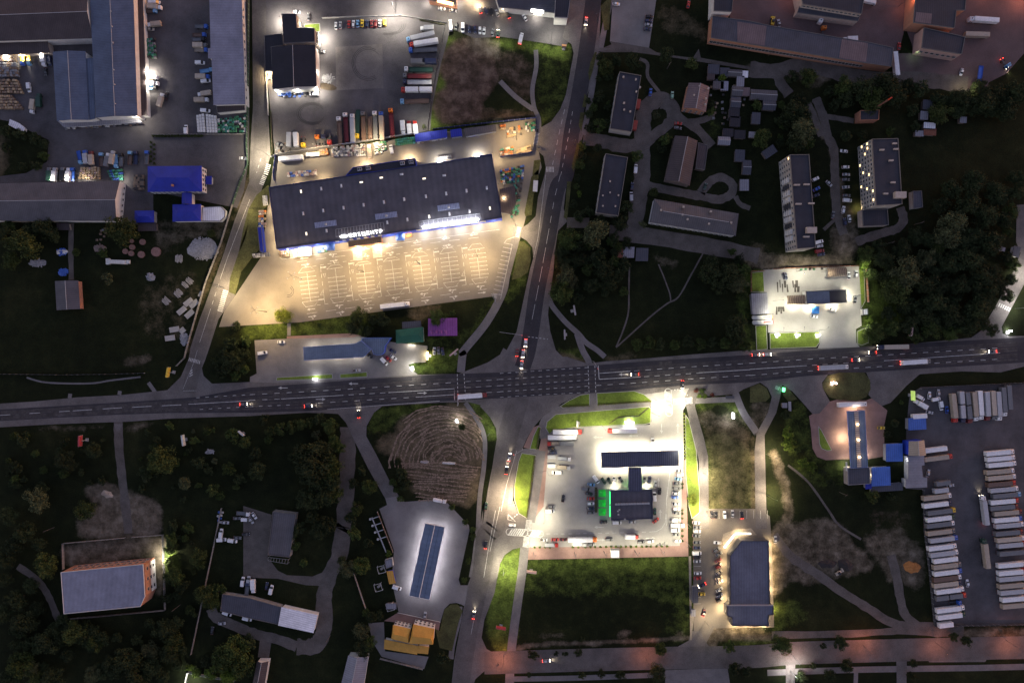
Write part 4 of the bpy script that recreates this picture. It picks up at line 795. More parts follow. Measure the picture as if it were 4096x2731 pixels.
building('annex', 'low brown annex on the east side of the large dark barn', 'annex', pts('A3',[(1778,1278),(1864,1304),(1834,1524),(1752,1510)],h=4), 4, W_wood, 'brown', 'flat', par=.3)
q = building('school_building', 'long low building with wide grey-brown hipped roof and many chimneys', 'building', pts('B3',[(1340,424),(2112,546),(2140,346),(1382,214)],h=6), 6, W_white, 'greyb', 'hip', 3.2, inset=.12)
windows(q, p('B3',1350,428,6), p('B3',2105,548,6), 16, 1, 1.5, 1.6, 2.6)
for x, y in ((1640,290),(1630,360),(1885,330),(1868,440),(1440,318),(1676,400),(2065,430)): roof_box(q,'B3',x,y,1,1,1.6,W_pale,'chimney',-.17,1,7.6)
for lb, P4, c in (('rust red garage, westernmost of the three garages below the lane',[(1045,650),(1103,650),(1096,736),(1036,735)],'rust'),('grey metal garage, the middle one of three below the lane',[(1110,650),(1200,650),(1195,736),(1104,736)],'pale'),('slate garage standing apart east of the two joined garages',[(1226,658),(1325,660),(1320,766),(1220,765)],'slate')):
    building('garage', lb, 'garage', pts('B3',P4,h=3), 3, W_conc, c, 'flat', par=0, group='garages below the lane')
q = apt('five-storey panel block with long grey facade, the longer of two tall blocks', pts('A4',[(355,1388),(528,1386)],'B4',[(588,650),(419,662)],h=15.5), 15.5, 5, 17, lit={(2,3):lit_warm,(3,9):lit_warm,(2,10):lit_warm,(4,16):lit_warm})
for x, y in ((502,88),(545,257),(430,262),(415,92),(500,555)): roof_box(q,'B4',x,y,3.2,.8,1.2,W_pale,'chimney_row',0)
roof_box(q,'B4',540,498,5.5,3.2,2.2,W_pale,'stair_head')
a, b = p('B4',378,0,15.5), p('B4',416,640,15.5)
for i in range(10):
    t = (i*1.55+.8)/17; c = a+(b-a)*t-Vector(q.location[:2])
    for z in (5.2, 8.2, 11.2): MB().box((c.x-.75, c.y, z), (1.3, 2.6, 1.2)).build('balcony', W_white if (i+int(z)) % 3 else steel_d, q)
q = apt('five-storey panel block with several lit windows, the eastern of two tall blocks', pts('A4',[(1090,1248),(1325,1242)],'B4',[(1362,262),(1126,276)],h=15.5), 15.5, 5, 15, lit={(4,1):lit_warm,(4,3):lit_warm,(2,4):lit_warm,(3,7):lit_warm,(1,8):lit_warm,(2,12):lit_warm,(3,13):lit_warm,(3,14):lit_warm,(1,14):lit_warm,(0,10):lit_warm,(0,5):lit_warm})
roof_box(q,'B4',1330,185,6,3.4,2.6,W_pale,'stair_head')
for x, y in ((1275,70),(1210,170)): roof_box(q,'B4',x,y,2.4,.8,1.2,W_pale,'chimney_row')
for x, y in ((1175,1347),(1258,1442),(1290,1290),(1300,1340)): roof_box(q,'A4',x,y,2.4,.8,1.2,W_pale,'chimney_row')
q = building('annex', 'low flat annex with tan west wall at the foot of the eastern tall block', 'annex', pts('B4',[(1002,312),(1230,306),(1240,450),(1012,460)],h=5.5), 5.5, W_pale, 'navy', 'flat', par=.5)
wall_lamp(q,'B4',985,292,3,500,WARM)
building('hut', 'small flat hut with pale rim east of the eastern tall block', 'hut', pts('B4',[(1457,146),(1536,142),(1546,290),(1462,300)],h=4), 4, W_panel, 'slate', 'flat', par=.4)
# ---- north-east works
q = building('factory', 'two-tier factory hall at the top edge with a clerestory row of windows', 'factory', pts('A4',[(436,-120),(1040,-120),(1000,128),(472,40)],h=10), 10, W_pale, 'navy', 'flat', par=.3)
windows(q, p('A4',474,44,10), p('A4',998,132,10), 14, 1, 1.6, 1.2, 8.6)
building('factory_aisle', 'lower aisle along the south side of the two-tier factory hall', 'factory', pts('A4',[(446,44),(992,134),(968,194),(422,116)],h=6), 6, W_pale, 'slate', 'flat', par=.3)
q = building('factory', 'very long brick factory with patchwork roof running across the top right', 'factory', pts('A3',[(1905,145),(2240,190)],'A4',[(155,226),(820,342),(1066,380),(1286,430),(1268,600),(1050,570),(780,528),(0,400)],'A3',[(1890,342)],h=8), 8, W_orange, 'slate', 'flat', par=.25, stripe=-.17)
windows(q, p('A3',1895,346,8), p('A4',1040,570,8), 44, 1, 1.8, 2.4, 4.)
for P4 in ([(-120,190),(155,228),(138,418),(-120,382)], [(820,344),(1064,382),(1046,566),(790,526)]):
    c = [Vector(v.to_tuple()[:2])-Vector(q.location[:2]) for v in pts('A4',P4,h=8.1)]; MB().prism(outset(c,-.4), 8.0, 8.1, bottom=True).build('roof_section', roofmat('pink',-.17), q)
building('factory_tower', 'taller dark block with white south wall at the west end of the long factory', 'factory', pts('A3',[(1920,-90),(2100,-90),(2076,110),(1914,102)],h=11), 11, W_white, 'navy', 'flat', par=.4)
q = building('factory', 'broad factory hall with pale west wall at the top right corner', 'factory', pts('A4',[(1490,-120),(1945,-120),(1926,96),(1848,96),(1832,256),(1462,206)],h=10), 10, W_orange, 'navy', 'flat', par=.3)
c = [v-Vector(q.location[:2]) for v in pts('A4',[(1480,100),(1640,118),(1628,226),(1470,204)],h=10.1)]; MB().prism(outset(c,-.5), 10.0, 10.1, bottom=True).build('roof_section', roofmat('pink',-.17), q)
q = building('factory', 'square dark-roofed hall with pale pink walls south of the broad factory hall', 'factory', pts('A4',[(1556,250),(1926,332),(1896,490),(1536,432)],h=9), 9, mat('pink_render',(.45,.30,.25),.85,.12,.3), 'navy', 'flat', par=.4)
windows(q, p('A4',1545,435,9), p('A4',1890,493,9), 7, 1, 1.8, 1.6, 5.); wall_lamp(q,'A4',1510,475,5,70,(.5,1,.45))
q = building('boiler_house', 'small brick boiler house with a flat dark roof among the north-east trees', 'boiler house', pts('A4',[(985,992),(1156,986),(1152,1076),(985,1080)],h=6), 6, W_brick, 'navy', 'flat', par=.5, parm=W_brick)
a = local(q,'A4',1060,1010,0); MB().tube((a.x, a.y, 0), (a.x, a.y, 21), .6, 10, r2=.42).build('chimney', mat('sooty_brick',(.16,.075,.055),.9,.3,.6), q); MB().tube((a.x, a.y, 21), (a.x, a.y, 24), .42, 10, r2=.4).build('chimney_band', mat('red_band',(.5,.06,.03),.7,.1), q)
# ---- north-east petrol station
q = building('petrol_kiosk', 'flat kiosk with one violet and one black roof half in the bright north-east petrol station', 'kiosk', pts('B4',[(500,1040),(860,1025),(870,1145),(510,1160)],h=5), 5, W_white, 'steelblue', 'flat', par=.3, per=.8)
c = [v-Vector(q.location[:2]) for v in pts('B4',[(706,1034),(858,1027),(868,1143),(714,1150)],h=5.1)]; MB().prism(outset(c,-.3), 5.0, 5.1, bottom=True).build('roof_section', roofmat('black',0), q)
KIOSK = q
def arched(label, P, h, rise, n=8, name='arched_shelter'):
    c = centroid(P); Q = [v-c for v in P]; root = thing(name, label, 'shelter', (c.x, c.y, 0)); root['h'] = h; a, b, cc, d = Q; mb = MB(); secs = []
    for s in range(n+1):
        t = s/n; z = h+rise*math.sin(math.pi*t); secs.append((a+(d-a)*t, b+(cc-b)*t, z))
    for (u0, v0, z0), (u1, v1, z1) in zip(secs, secs[1:]): slab4(mb, [(*u0, z0), (*v0, z0), (*v1, z1), (*u1, z1)], .06)
    mb.build('roof', mat('ribbed_polycarbonate',(.16,.12,.09),.4,.2,.5,stripe=(1.0,0,.5)), root)
    for q in Q: MB().box((q.x*.97, q.y*.97, h/2), (.15, .15, h)).build('post', steel, root)
    return root
arched('brown arched polycarbonate shelter joined to the west end of the petrol kiosk', pts('B4',[(332,1158),(494,1155),(490,1072),(330,1082)],h=4), 4, 1.)
arched('brown arched car wash shelter by the north wall of the petrol station', pts('B4',[(690,914),(866,906),(860,827),(690,832)],h=4), 4, 1.2)
building('wash_shed', 'grey metal shed on the west side of the bright petrol station', 'shed', pts('B4',[(16,1066),(150,1060),(160,1236),(30,1246)],h=4), 4, W_grey, 'pale', 'flat', par=0)
building('booth', 'small white-roofed booth at the east edge of the bright petrol station', 'booth', pts('B4',[(1012,1200),(1056,1196),(1058,1250),(1014,1254)],h=3), 3, W_white, 'white', 'flat', par=.2)
# ---- junction petrol station
q = canopy('fuel_canopy', 'wide navy ribbed canopy, the crossbar of the T-shaped station at the junction', pts('C3',[(905,915),(1598,898),(1605,1035),(910,1055)],h=6.5), 6.5, 'fuel', 5, W_white, .9, fascia=mat('dark_blue_fascia',(.03,.04,.10),.5,.1), per=1.1, amt=.3); FUEL = q
canopy('link_canopy', 'narrow navy ribbed canopy joining the wide fuel canopy to the station shop', pts('C3',[(1152,1052),(1152,1262),(1272,1262),(1268,1048)],h=6.1), 6.1, 'fuel', 3, W_white, .7, fascia=mat('dark_blue_fascia',(.03,.04,.10)), stripe=0, per=1.3, amt=.3)
q = building('station_shop', 'dark flat-roofed station shop with green glowing front edge', 'shop', pts('C3',[(988,1255),(1362,1245),(1368,1508),(996,1520)],h=5), 5, W_grey, 'felt', 'flat', par=.6, parm=mat('dark_blue_fascia',(.03,.04,.10)), per=3, amt=.08); SHOP = q
mb = MB()
for i, x in enumerate(range(1040,1345,24)): a = local(q,'C3',x,1378-(x-1040)*.03,5); mb.box((a.x, a.y, 5.5), (1.3, .9, 1.), 0)
mb.build('roof_plant', steel, q)
for x, y in ((1055,1440),(1060,1470),(1068,1428),(1118,1512)): roof_box(q,'C3',x,y,.9,.7,.8,frame_m,'roof_vent')
green = mat('green_led', (.05, .9, .2), .5, 0, emit=1.6, ecol=(.03, 1, .15))
for x, y, sx, sy in ((1205,1262,11,.3),(984,1320,.3,7),(984,1440,.3,6)): roof_box(q,'C3',x,y,sx,sy,.25,green,'green_strip',0,1,4.4)
for x, y, e in ((1170,1240,120),(1250,1238,120),(972,1300,30),(972,1400,30),(972,1470,20)): light(q,'POINT',local(q,'C3',x,y,4.2),e,(.05,1,.18),.3)
def tent(name, label, t, x, y, s, m, group=None, h=2.4):
    c = p(t, x, y, h); root = thing(name, label, 'tent', (c.x, c.y, 0), 0, group); r = s/2; mb = MB(); ap = (0, 0, h+1.)
    K4 = [(-r,-r),(r,-r),(r,r),(-r,r)]
    for i in range(4):
        a, b = K4[i], K4[(i+1)%4]; mb.poly([(*a,h),(*b,h),ap]); mb.poly([(*a,h-.35),(*b,h-.35),(*b,h),(*a,h)])
    mb.build('tent_roof', m, root)
    for a in K4: MB().tube((a[0]*.95,a[1]*.95,0),(a[0]*.95,a[1]*.95,h),.05).build('post', steel, root)
    return root
gt = mat('green_awning', (.03, .50, .06), .7, .1)
for lb, y in (('topmost of three square green tents on the station terrace',1282),('middle one of three square green tents on the station terrace',1372),('lowest of three square green tents on the station terrace',1450)): tent('terrace_tent', lb, 'C3', 915, y, 4.0, gt, 'green terrace tents beside the station shop')
tent('sales_tent', 'small blue tent in front of the kiosk at the north-east petrol station', 'B4', 588, 1210, 4.1, mat('blue_awning', (.03,.17,.50), .7, .1))
# ---- orange-lit petrol station in the east
q = canopy('petrol_canopy', 'long blue canopy with a glazed centre strip over red paving', pts('C4',[(905,1055),(872,548),(1028,540),(1055,1050)],h=6), 6, 'canopy', 4, W_white, .8, fascia=fc, stripe=0); ECAN = q
c = [v-Vector(q.location[:2]) for v in pts('C4',[(934,552),(970,549),(998,1050),(962,1052)],h=6.2)]; MB().prism(c, 6.02, 6.3, bottom=True).build('glazed_strip', mat('strip_glazing',(.34,.29,.25),.3,.2,.5,stripe=(1.2,1.6,.4)), q)
for x, y in ((966,665),(974,803),(983,958)):
    o = roof_box(q,'C4',x,y,.9,.9,.35,mat('warm_globe',(1,.8,.5),.4,0,emit=7,ecol=(1,.72,.36)),'roof_lamp',0,.7,6.3); a = local(q,'C4',x,y,7.2); light(o,'POINT',a,45,(1,.7,.4),.2)
q = building('petrol_shop', 'grey metal-roofed shop at the south end of the glazed-strip canopy', 'shop', pts('C4',[(874,1056),(1070,1046),(1076,1196),(878,1208)],h=5), 5, W_pale, 'slate', 'flat', par=.3, stripe=0, parm=W_grey)
wall_lamp(q,'C4',868,1030,4,900,NEU); wall_lamp(q,'C4',1064,975,5,500,NEU,kind='POINT'); wall_lamp(q,'C4',1084,1130,3.5,300,WARM)
MB().box((*(p('C4',862,1040,4)-Vector(q.location[:2])),4.2),(.5,5,1.)).build('white_sign', W_white, q)
for lb, P4, c, h in (('square blue-roofed shed with no shade, between the red paving and the truck yard',[(1225,845),(1362,840),(1364,990),(1226,993)],'skyblue',4),('blue-roofed shed right beside the grey petrol shop',[(1096,1056),(1250,1048),(1256,1205),(1096,1214)],'skyblue',4),('blue-roofed shed under a white trailer in the truck yard corner',[(1425,616),(1572,606),(1576,704),(1426,712)],'skyblue',4),('low dark blue lean-to in the corner behind the grey petrol shop',[(1040,1202),(1084,1198),(1086,1236),(1042,1240)],'blue',3),('low grey-green shed below the blue-roofed shed',[(1098,1216),(1362,1190),(1366,1250),(1094,1266)],'slate',3)):
    building('yard_shed', lb, 'shed', pts('C4',P4,h=h), h, W_grey, c, 'flat', par=0, group='sheds beside the truck yard')
q = building('yard_barn', 'tan metal barn with one dark blue slope beside the truck yard', 'barn', pts('C4',[(1580,942),(1562,806),(1424,816),(1422,946)],h=7), 7, W_blue, 'tan', 'gable', 1.5)
q = building('yard_store', 'white corrugated store with stepped outline beside the truck yard', 'shed', pts('C4',[(1425,956),(1556,950),(1558,1026),(1532,1030),(1546,1145),(1582,1145),(1582,1222),(1402,1230),(1402,1160),(1425,1160)],h=5), 5, W_white, 'pale', 'flat', par=0, stripe=math.pi/2, per=.9)
wall_lamp(q,'C4',1408,985,4,120,COOL)
# ---- shop by the south-east car park
q = building('supermarket', 'blue-grey roofed supermarket with chamfered north-west corner and warm wall lights', 'supermarket', pts('F',[(1676,1276),(1702,1241),(1765,1241),(1768,1388),(1776,1390),(1776,1410),(1765,1413),(1765,1436),(1681,1436),(1681,1418),(1669,1413),(1669,1392),(1677,1388)],h=5.5), 5.5, steel_d, 'market', 'flat', par=.5, parm=steel_d, stripe=0, per=1.5, amt=.08)
o = MB(); a, b = local(q,'D3',2030,372,6.6), local(q,'D3',2122,256,6.6); d = b-a; m_ = (a+b)/2; o.box((m_.x-1.2,m_.y+1,6.2),(d.length,.4,1.2),math.atan2(d.y,d.x)); c = local(q,'D3',2180,250,6.6); o.box((c.x,c.y+1.2,6.2),(8.5,.4,1.2)); o.build('lit_fascia', mat('lit_fascia',(.95,.93,.9),.5,0,emit=2.0,ecol=(1,.95,.85)), q)
o = MB(); a, b = local(q,'F',1668,1390,7), local(q,'F',1776,1388,7); MB().box(((a.x+b.x)/2,(a.y+b.y)/2,7.2),((b-a).length,.5,1.)).build('cross_parapet', W_grey, q)
for x, y in ((1702,1232),(1672,1262),(1666,1300),(1666,1340),(1668,1380)): wall_lamp(q,'F',x,y,4.4,1100,WARM)
for x, y in ((1774,1255),(1774,1290),(1774,1325),(1774,1360)): wall_lamp(q,'F',x,y,4.2,1500,WARM)
for x, y in ((1660,1404),(1782,1404),(1692,1444),(1722,1444),(1758,1444)): wall_lamp(q,'F',x,y,4.2,1300,WARM)
# ---- south petrol station with white glow
q = canopy('petrol_canopy', 'tilted blue-grey canopy with a pale ridge glowing white underneath', pts('D2',[(1425,785),(1568,135),(1745,170),(1608,822)],h=6.5), 6.5, 'canopy', 4, W_white, .8, fascia=W_white, per=3.); SCAN = q

for x0, x1 in ((1622,1480),(1697,1560)): a, b = local(q,'D2',x0,150 if x0 < 1650 else 165,6.04), local(q,'D2',x1,795 if x0 < 1650 else 810,6.04); a.z = b.z = 6.53; MB().tube(a, b, .06, 4).build('gutter', dark_m, q)
a, b = local(q,'D2',1655,155,6.6), local(q,'D2',1515,803,6.6); MB().tube(a, b, .22, 6).build('ridge_cap', W_white, q)
building('petrol_booth', 'small orange-roofed booth beside the white-glowing petrol forecourt', 'booth', pts('D2',[(1230,572),(1276,566),(1298,668),(1252,675)],h=3.2), 3.2, W_blue, 'gold', 'flat', par=0)
building('petrol_booth', 'pale concrete booth just north of the orange-roofed booth', 'booth', pts('D2',[(1206,470),(1272,450),(1280,520),(1218,545)],h=3), 3, W_white, 'pale', 'flat', par=.2)
for lb, P4, h, k in (('tall golden-roofed house with one sloping slope, eastern wing of the motel',[(1425,1216),(1640,1222),(1652,1082),(1462,1040)],8,2.6),('golden-roofed western wing of the motel with a small dormer',[(1265,1172),(1420,1210),(1440,1082),(1282,1046)],7.5,2.)):
    q = building('motel', lb, 'motel', pts('D2',P4,h=h), h, W_white, 'gold', 'hip', k, inset=.1, per=.7); windows(q, pts('D2',P4[3:],h=h)[0], pts('D2',P4[2:3],h=h)[0], 5, 2, 1.2, 1.4, 2., 3.)
for lb, P4 in (('low golden lean-to roof along the south front of the motel',[(1210,1184),(1502,1240),(1492,1305),(1206,1256)]),('low golden porch roof at the motel south-east corner',[(1512,1236),(1598,1250),(1590,1302),(1504,1294)])): building('motel_annex', lb, 'annex', pts('D2',P4,h=4), 4, W_white, 'gold', 'flat', par=0, per=.7)
# ---- south-west
q = building('depot', 'long flat grey depot with an open pergola at its south end', 'depot', pts('D2',[(205,30),(410,56),(356,440),(160,420)],h=5), 5, W_conc, 'greyb', 'flat', par=.3)
mb = MB(); A4 = [local(q,'D2',x,y,3.5) for x, y in ((165,440),(345,462),(335,500),(160,470))]
for i in range(8): t = i/7; mb.tube(A4[0]+(A4[1]-A4[0])*t, A4[3]+(A4[2]-A4[3])*t, .12, 4)
mb.tube(A4[0],A4[1],.12,4); mb.tube(A4[3],A4[2],.12,4)
for a in A4: mb.tube(a, (a.x,a.y,0), .12, 4)
mb.build('pergola', W_conc, q)
q = building('garage_row', 'long slate-roofed garage row with stuff along its south wall', 'garages', pts('D1',[(1992,770),(2240,806)],'D2',[(280,886),(257,1044),(0,988)],'D1',[(1974,922)],h=4), 4, W_conc, 'slate', 'flat', par=.2)
building('white_hall', 'low hall with clean white metal roof at the end of the garage row', 'hall', pts('D2',[(286,892),(600,962),(564,1112),(258,1046)],h=5), 5, W_white, 'white', 'flat', par=0, stripe=1.3)
building('gabled_house', 'pale slate gable roof cut by the bottom edge beside dark trees', 'house', pts('D2',[(1060,1330),(1010,1640),(800,1640),(880,1318)],h=5), 5, W_white, 'pale', 'gable', 2.6)
building('gabled_house', 'narrow gable-roofed house with white walls at the bottom edge', 'house', pts('D2',[(165,1372),(120,1640),(10,1640),(62,1372)],h=5), 5, W_white, 'brown', 'gable', 2.)
q = building('production_hall', 'tall hall with pale blue-grey roof and orange and white east facade', 'hall', pts('D1',[(545,575),(1283,502),(1300,790),(1258,882),(572,948)],h=12), 12, W_brick, 'bluegrey', 'flat', par=.2, stripe=-.1, per=2.5, amt=.05, parm=W_white)
a, b = p('D1',1286,512,12), p('D1',1302,785,12); c = Vector(q.location[:2]); d = b-a; u = d.normalized(); nn = Vector((-u.y,u.x)); nn = nn if nn.x > 0 else -nn; m_ = (a+b)/2-c
MB().box((*(m_+nn*.12),8.6),(d.length-.3,.3,5.6),math.atan2(u.y,u.x)).build('orange_cladding', W_orange, q); MB().box((*(m_+nn*.14),3.),(d.length-.3,.34,5.),math.atan2(u.y,u.x)).build('white_cladding', W_white, q)
windows(q, a+nn*.3, b+nn*.3, 3, 3, 1.8, 1.6, 2.6, 3.2); windows(q, p('D1',600,568,12), p('D1',1270,504,12), 12, 2, 2.2, 2.2, 3.4, 4.5)
wall_lamp(q,'D1',1440,465,6.5,5200,NEU)
# huddled sheds and small houses of the housing quarter
SH = [('A3',1915,620,90,75,'slate','shed with a white strip along its west edge beside the lane'),('A3',1892,688,55,45,'brown','tiny brown shed under the strip-edged shed'),('A3',2015,645,75,62,'slate','slate shed next to a small bright bush'),('A3',2105,655,130,62,'greyb','wide grey shed north of the white-capped shed'),('A3',2196,665,44,48,'white','small white-roofed shed in the shed cluster'),('A3',2155,728,56,84,'pale','pale upright shed south of the small white one'),('A3',1958,762,84,58,'greyb','grey shed left of a bluish tin shed'),('A3',2012,770,56,72,'bluegrey','bluish tin shed at the west of the shed cluster'),('A3',2126,816,96,90,'greyb','large grey shed in the middle of the shed cluster'),('A3',2205,822,56,64,'pink','pinkish shed on the east side of the large grey one'),('A3',2112,916,90,96,'slate','slate shed with pipes on its roof'),('A3',2100,1012,84,78,'black','dark shed below the shed with roof pipes'),('A3',2108,1090,80,80,'black','lowest dark shed of the long shed row'),('A3',2008,1262,110,74,'pale','pale freestanding shed with a bright south wall'),('A3',2045,1188,84,60,'black','dark shed just above the pale freestanding shed'),('A3',2150,1205,88,66,'black','dark shed east of the pale freestanding shed'),('A3',2150,1395,78,96,'slate','slate shed with a pale skirt near the quarter centre'),('A3',2212,1500,76,130,'slate','long slate shed south-east of the skirted shed'),
 ('A4',122,852,240,92,'greyb','long grey barn roof west of the tree lane'),('A4',172,945,118,86,'slate','slate lean-to under the long grey barn roof'),('A4',55,1060,66,92,'slate','narrow slate shed south-west of the long barn'),('A4',26,1208,62,42,'pale','small pale tin roof among the western trees'),('A4',176,1360,112,66,'slate','tilted slate shed in the trees north of the longer tall block'),('A4',1600,940,88,76,'slate','slate shed by the eastern trees'),('A4',1562,1035,58,66,'pale','pale shed beside the eastern garden'),('A4',1610,1130,92,52,'white','white-roofed half of a small garden house'),('A4',1612,1182,104,50,'rust','dark red half of a small garden house'),('A4',1520,1196,64,40,'pale','pale tin roof west of the garden house'),('A4',1912,1074,48,44,'pale','tiny pale hut in the eastern allotments'),
 ('B3',2190,90,70,90,'pale','cluttered pale shed by the gravel turning loop'),('D2',1265,880,80,40,'pale','small pale shed by the petrol forecourt wall'),('C4',312,495,34,34,'pale','tiny concrete hut on the lawn west of the red paving')]
for t, x, y, w_, h_, c, lb in SH:
    z = 3.0; ang = {'A3': -.05, 'A4': -.06}.get(t, 0.)
    if 'tilted' in lb: ang = .6
    ca, sa = math.cos(-ang), math.sin(-ang)
    P4 = [p(t, x+(sx*w_/2)*ca-(sy*h_/2)*sa, y+(sx*w_/2)*sa+(sy*h_/2)*ca, z) for sx, sy in ((-1,1),(1,1),(1,-1),(-1,-1))]
    building('shed', lb, 'shed', P4, z, W_wood if hash(lb) else W_wood, c, 'gable' if w_*h_ > 8000 else 'flat', 1., par=0, group='sheds and garden huts')
for lb, P4 in (('small pale house at the east edge by the lit lane', [(420,632),(500,655),(495,680),(415,655)]), ('grey-blue kiosk roof at the east edge beside a lit tree', [(590,640),(640,650),(620,735),(570,715)])):
    building('roadside_kiosk', lb, 'kiosk', pts('B5',P4,h=3), 3, W_white, 'pale' if 'pale' in lb else 'slate', 'flat', par=0)
# ------------------------------------------------------------------ lamps
lamp_lens = mat('lamp_lens', (.95, .95, .9), .4, 0, emit=25, ecol=(1, .93, .8)); sod_lens = mat('sodium_lens', (.95, .6, .3), .4, 0, emit=14, ecol=(1, .45, .15))
def street_lamp(t, x, y, h, power, col, ang, label, arm=1.6, group='street lamps', cone=166, lens=None, size=.25, lit=True):
    """ang: bearing of the arm in the photograph, degrees anticlockwise from the right"""
    c = p(t, x, y); r = thing('street_lamp', label, 'street lamp', (c.x, c.y, 0), math.radians(ang), group)
    MB().tube((0, 0, 0), (0, 0, h), .12, 8, r2=.07).build('pole', steel_d, r)
    MB().tube((0, 0, h-.1), (arm, 0, h+.25), .05, 6).build('arm', steel_d, r)
    hd = MB().box((arm+.3, 0, h+.28), (.8, .3, .14), 0, 0, .8).build('lamp_head', steel_d, r)
    MB().box((arm+.35, 0, h+.19), (.6, .26, .06)).build('lens', lens or (lamp_lens if lit else frame_m), hd)
    if lit: light(hd, 'SPOT', (arm+.35, 0, h+.1), power*LGAIN, col, size, cone)
    return r
def mast(t, x, y, h, power, col, label, rot=45, arm=2.2, group='car park light masts'):
    c = p(t, x, y); r = thing('light_mast', label, 'light mast', (c.x, c.y, 0), math.radians(rot), group)
    MB().tube((0, 0, 0), (0, 0, h), .2, 8, r2=.1).build('pole', steel_d, r)
    for k in range(4):
        a = k*math.pi/2; d = Vector((math.cos(a), math.sin(a), 0)); MB().tube((0, 0, h-.2), d*arm+Vector((0, 0, h)), .06, 5).build('arm', steel_d, r)
        hd = MB().box((d.x*(arm+.3), d.y*(arm+.3), h), (.7, .4, .14), a).build('floodlight', steel, r)
        MB().box((d.x*(arm+.3), d.y*(arm+.3), h-.09), (.6, .34, .05), a).build('lens', lamp_lens, hd)
        light(hd, 'SPOT', (d.x*(arm+.35), d.y*(arm+.35), h-.2), power/4*LGAIN, col, .25, 165)
    return r
HY = (1, .69, .32)
for x, y, pw, lb in [(465,930,8000,'four-armed light mast at the west end of the store car park bays'),(1022,870,6500,'four-armed light mast in the third bay island from the west'),(1525,800,6500,'four-armed light mast in the fifth bay island from the west'),(2040,735,6500,'four-armed light mast in the easternmost bay island'),(150,1225,8500,'four-armed light mast at the south-west corner of the store car park')]:
    mast('B2', x, y, 19, pw*4.6, HY, lb, 40)
mast('A3', 150, 1255, 13, 15000, HY, 'four-armed light mast among pallets in the store rear yard', 60)
WM = (1, .78, .46)
for t, x, y, h, pw, col, an, lb in [
 ('B1',2010,1012,11,6000,WM,-20,'street lamp by the zebra crossing where the diagonal road meets the store car park'),
 ('B3',142,462,10,6000,WM,-70,'street lamp shining on the zebra crossing at the east exit of the store car park'),
 ('A2',172,1402,11,8500,(1,.86,.6),180,'street lamp at the bend by the store rear gate on the diagonal road'),
 ('A2',1306,118,11,13000,NEU,-90,'tall bright floodlight on the fence north of the truck yard'),
 ('A2',1788,232,9,3200,(1,.95,.75),90,'street lamp beside the bright white car north-east of the truck yard'),
 ('A2',1664,690,8,450,NEU,180,'thin street lamp on the east fence of the truck yard'),
 ('A2',1580,1165,8,1500,(1,.95,.75),130,'street lamp by the pale lit bush in the truck yard corner'),
 ('A2',1112,1262,8,3200,WM,-80,'lamp on the rear yard fence above the wrapped pallets'),
 ('A2',600,1330,8,3000,WM,-80,'lamp on the rear yard fence above the orange goods'),
 ('A3',455,388,8,2000,(1,.97,.78),90,'lone street lamp on the verge below the shop hall forecourt'),
 ('A2',2232,400,8,700,(1,.97,.78),90,'street lamp behind the dark green car below the shop hall'),
 ('A3',-40,330,8,350,(1,.97,.78),90,'street lamp on the verge south of the minibus'),
 ('B1',2255,300,9,1900,WM,180,'street lamp on the verge halfway along the diagonal road'),
 ('C2',1478,190,8,1900,(1,.93,.72),150,'street lamp on the grass corner east of the northern petrol station'),
 ('C2',2135,752,7,900,(1,.95,.8),60,'small lamp beside the footpath east of the straw field'),
 ('B5',592,1196,7,2300,(1,.97,.9),160,'street lamp at the zebra crossing on the eastern lane'),
 ('B5',668,900,8,2600,(1,.93,.8),180,'street lamp at the right edge above the eastern zebra crossing'),
 ('C4',142,930,8,6000,(1,.78,.5),-15,'upper street lamp beside the side road west of the glazed-strip canopy'),
 ('C4',150,1295,8,6000,(1,.8,.52),-20,'lower street lamp beside the side road west of the glazed-strip canopy'),
 ('C3',1815,1095,8,6500,(1,.84,.6),-100,'street lamp on the side road east of the junction station'),
 ('D3',30,545,9,6500,(1,.9,.62),60,'bright street lamp on the grass west of the big mown field'),
 ('C3',112,1335,9,12000,(1,.78,.5),180,'street lamp at the tip of the long lawn by the south road'),
 ('D3',1850,40,9,3600,(1,.8,.5),-90,'street lamp at the head of the supermarket car park'),('D3',1838,1010,9,3000,(1,.8,.5),60,'street lamp at the exit of the supermarket car park'),('C3',1850,1440,8,4200,(1,.8,.55),180,'street lamp where the side road enters the supermarket car park'),
 ('D4',145,1452,7,3200,(1,.97,.9),90,'white street lamp on the cross path at the bottom edge'),
 ('D1',1700,1530,6,1800,(1,.98,.88),0,'lamp in the walled yard cut by the bottom edge'),
 ('A4',1895,845,6,520,(1,.85,.55),60,'yard lamp by the trees at the south end of the dusty works yard'),
 ]: street_lamp(t, x, y, h+2.5, pw*3.2, col, an, lb)
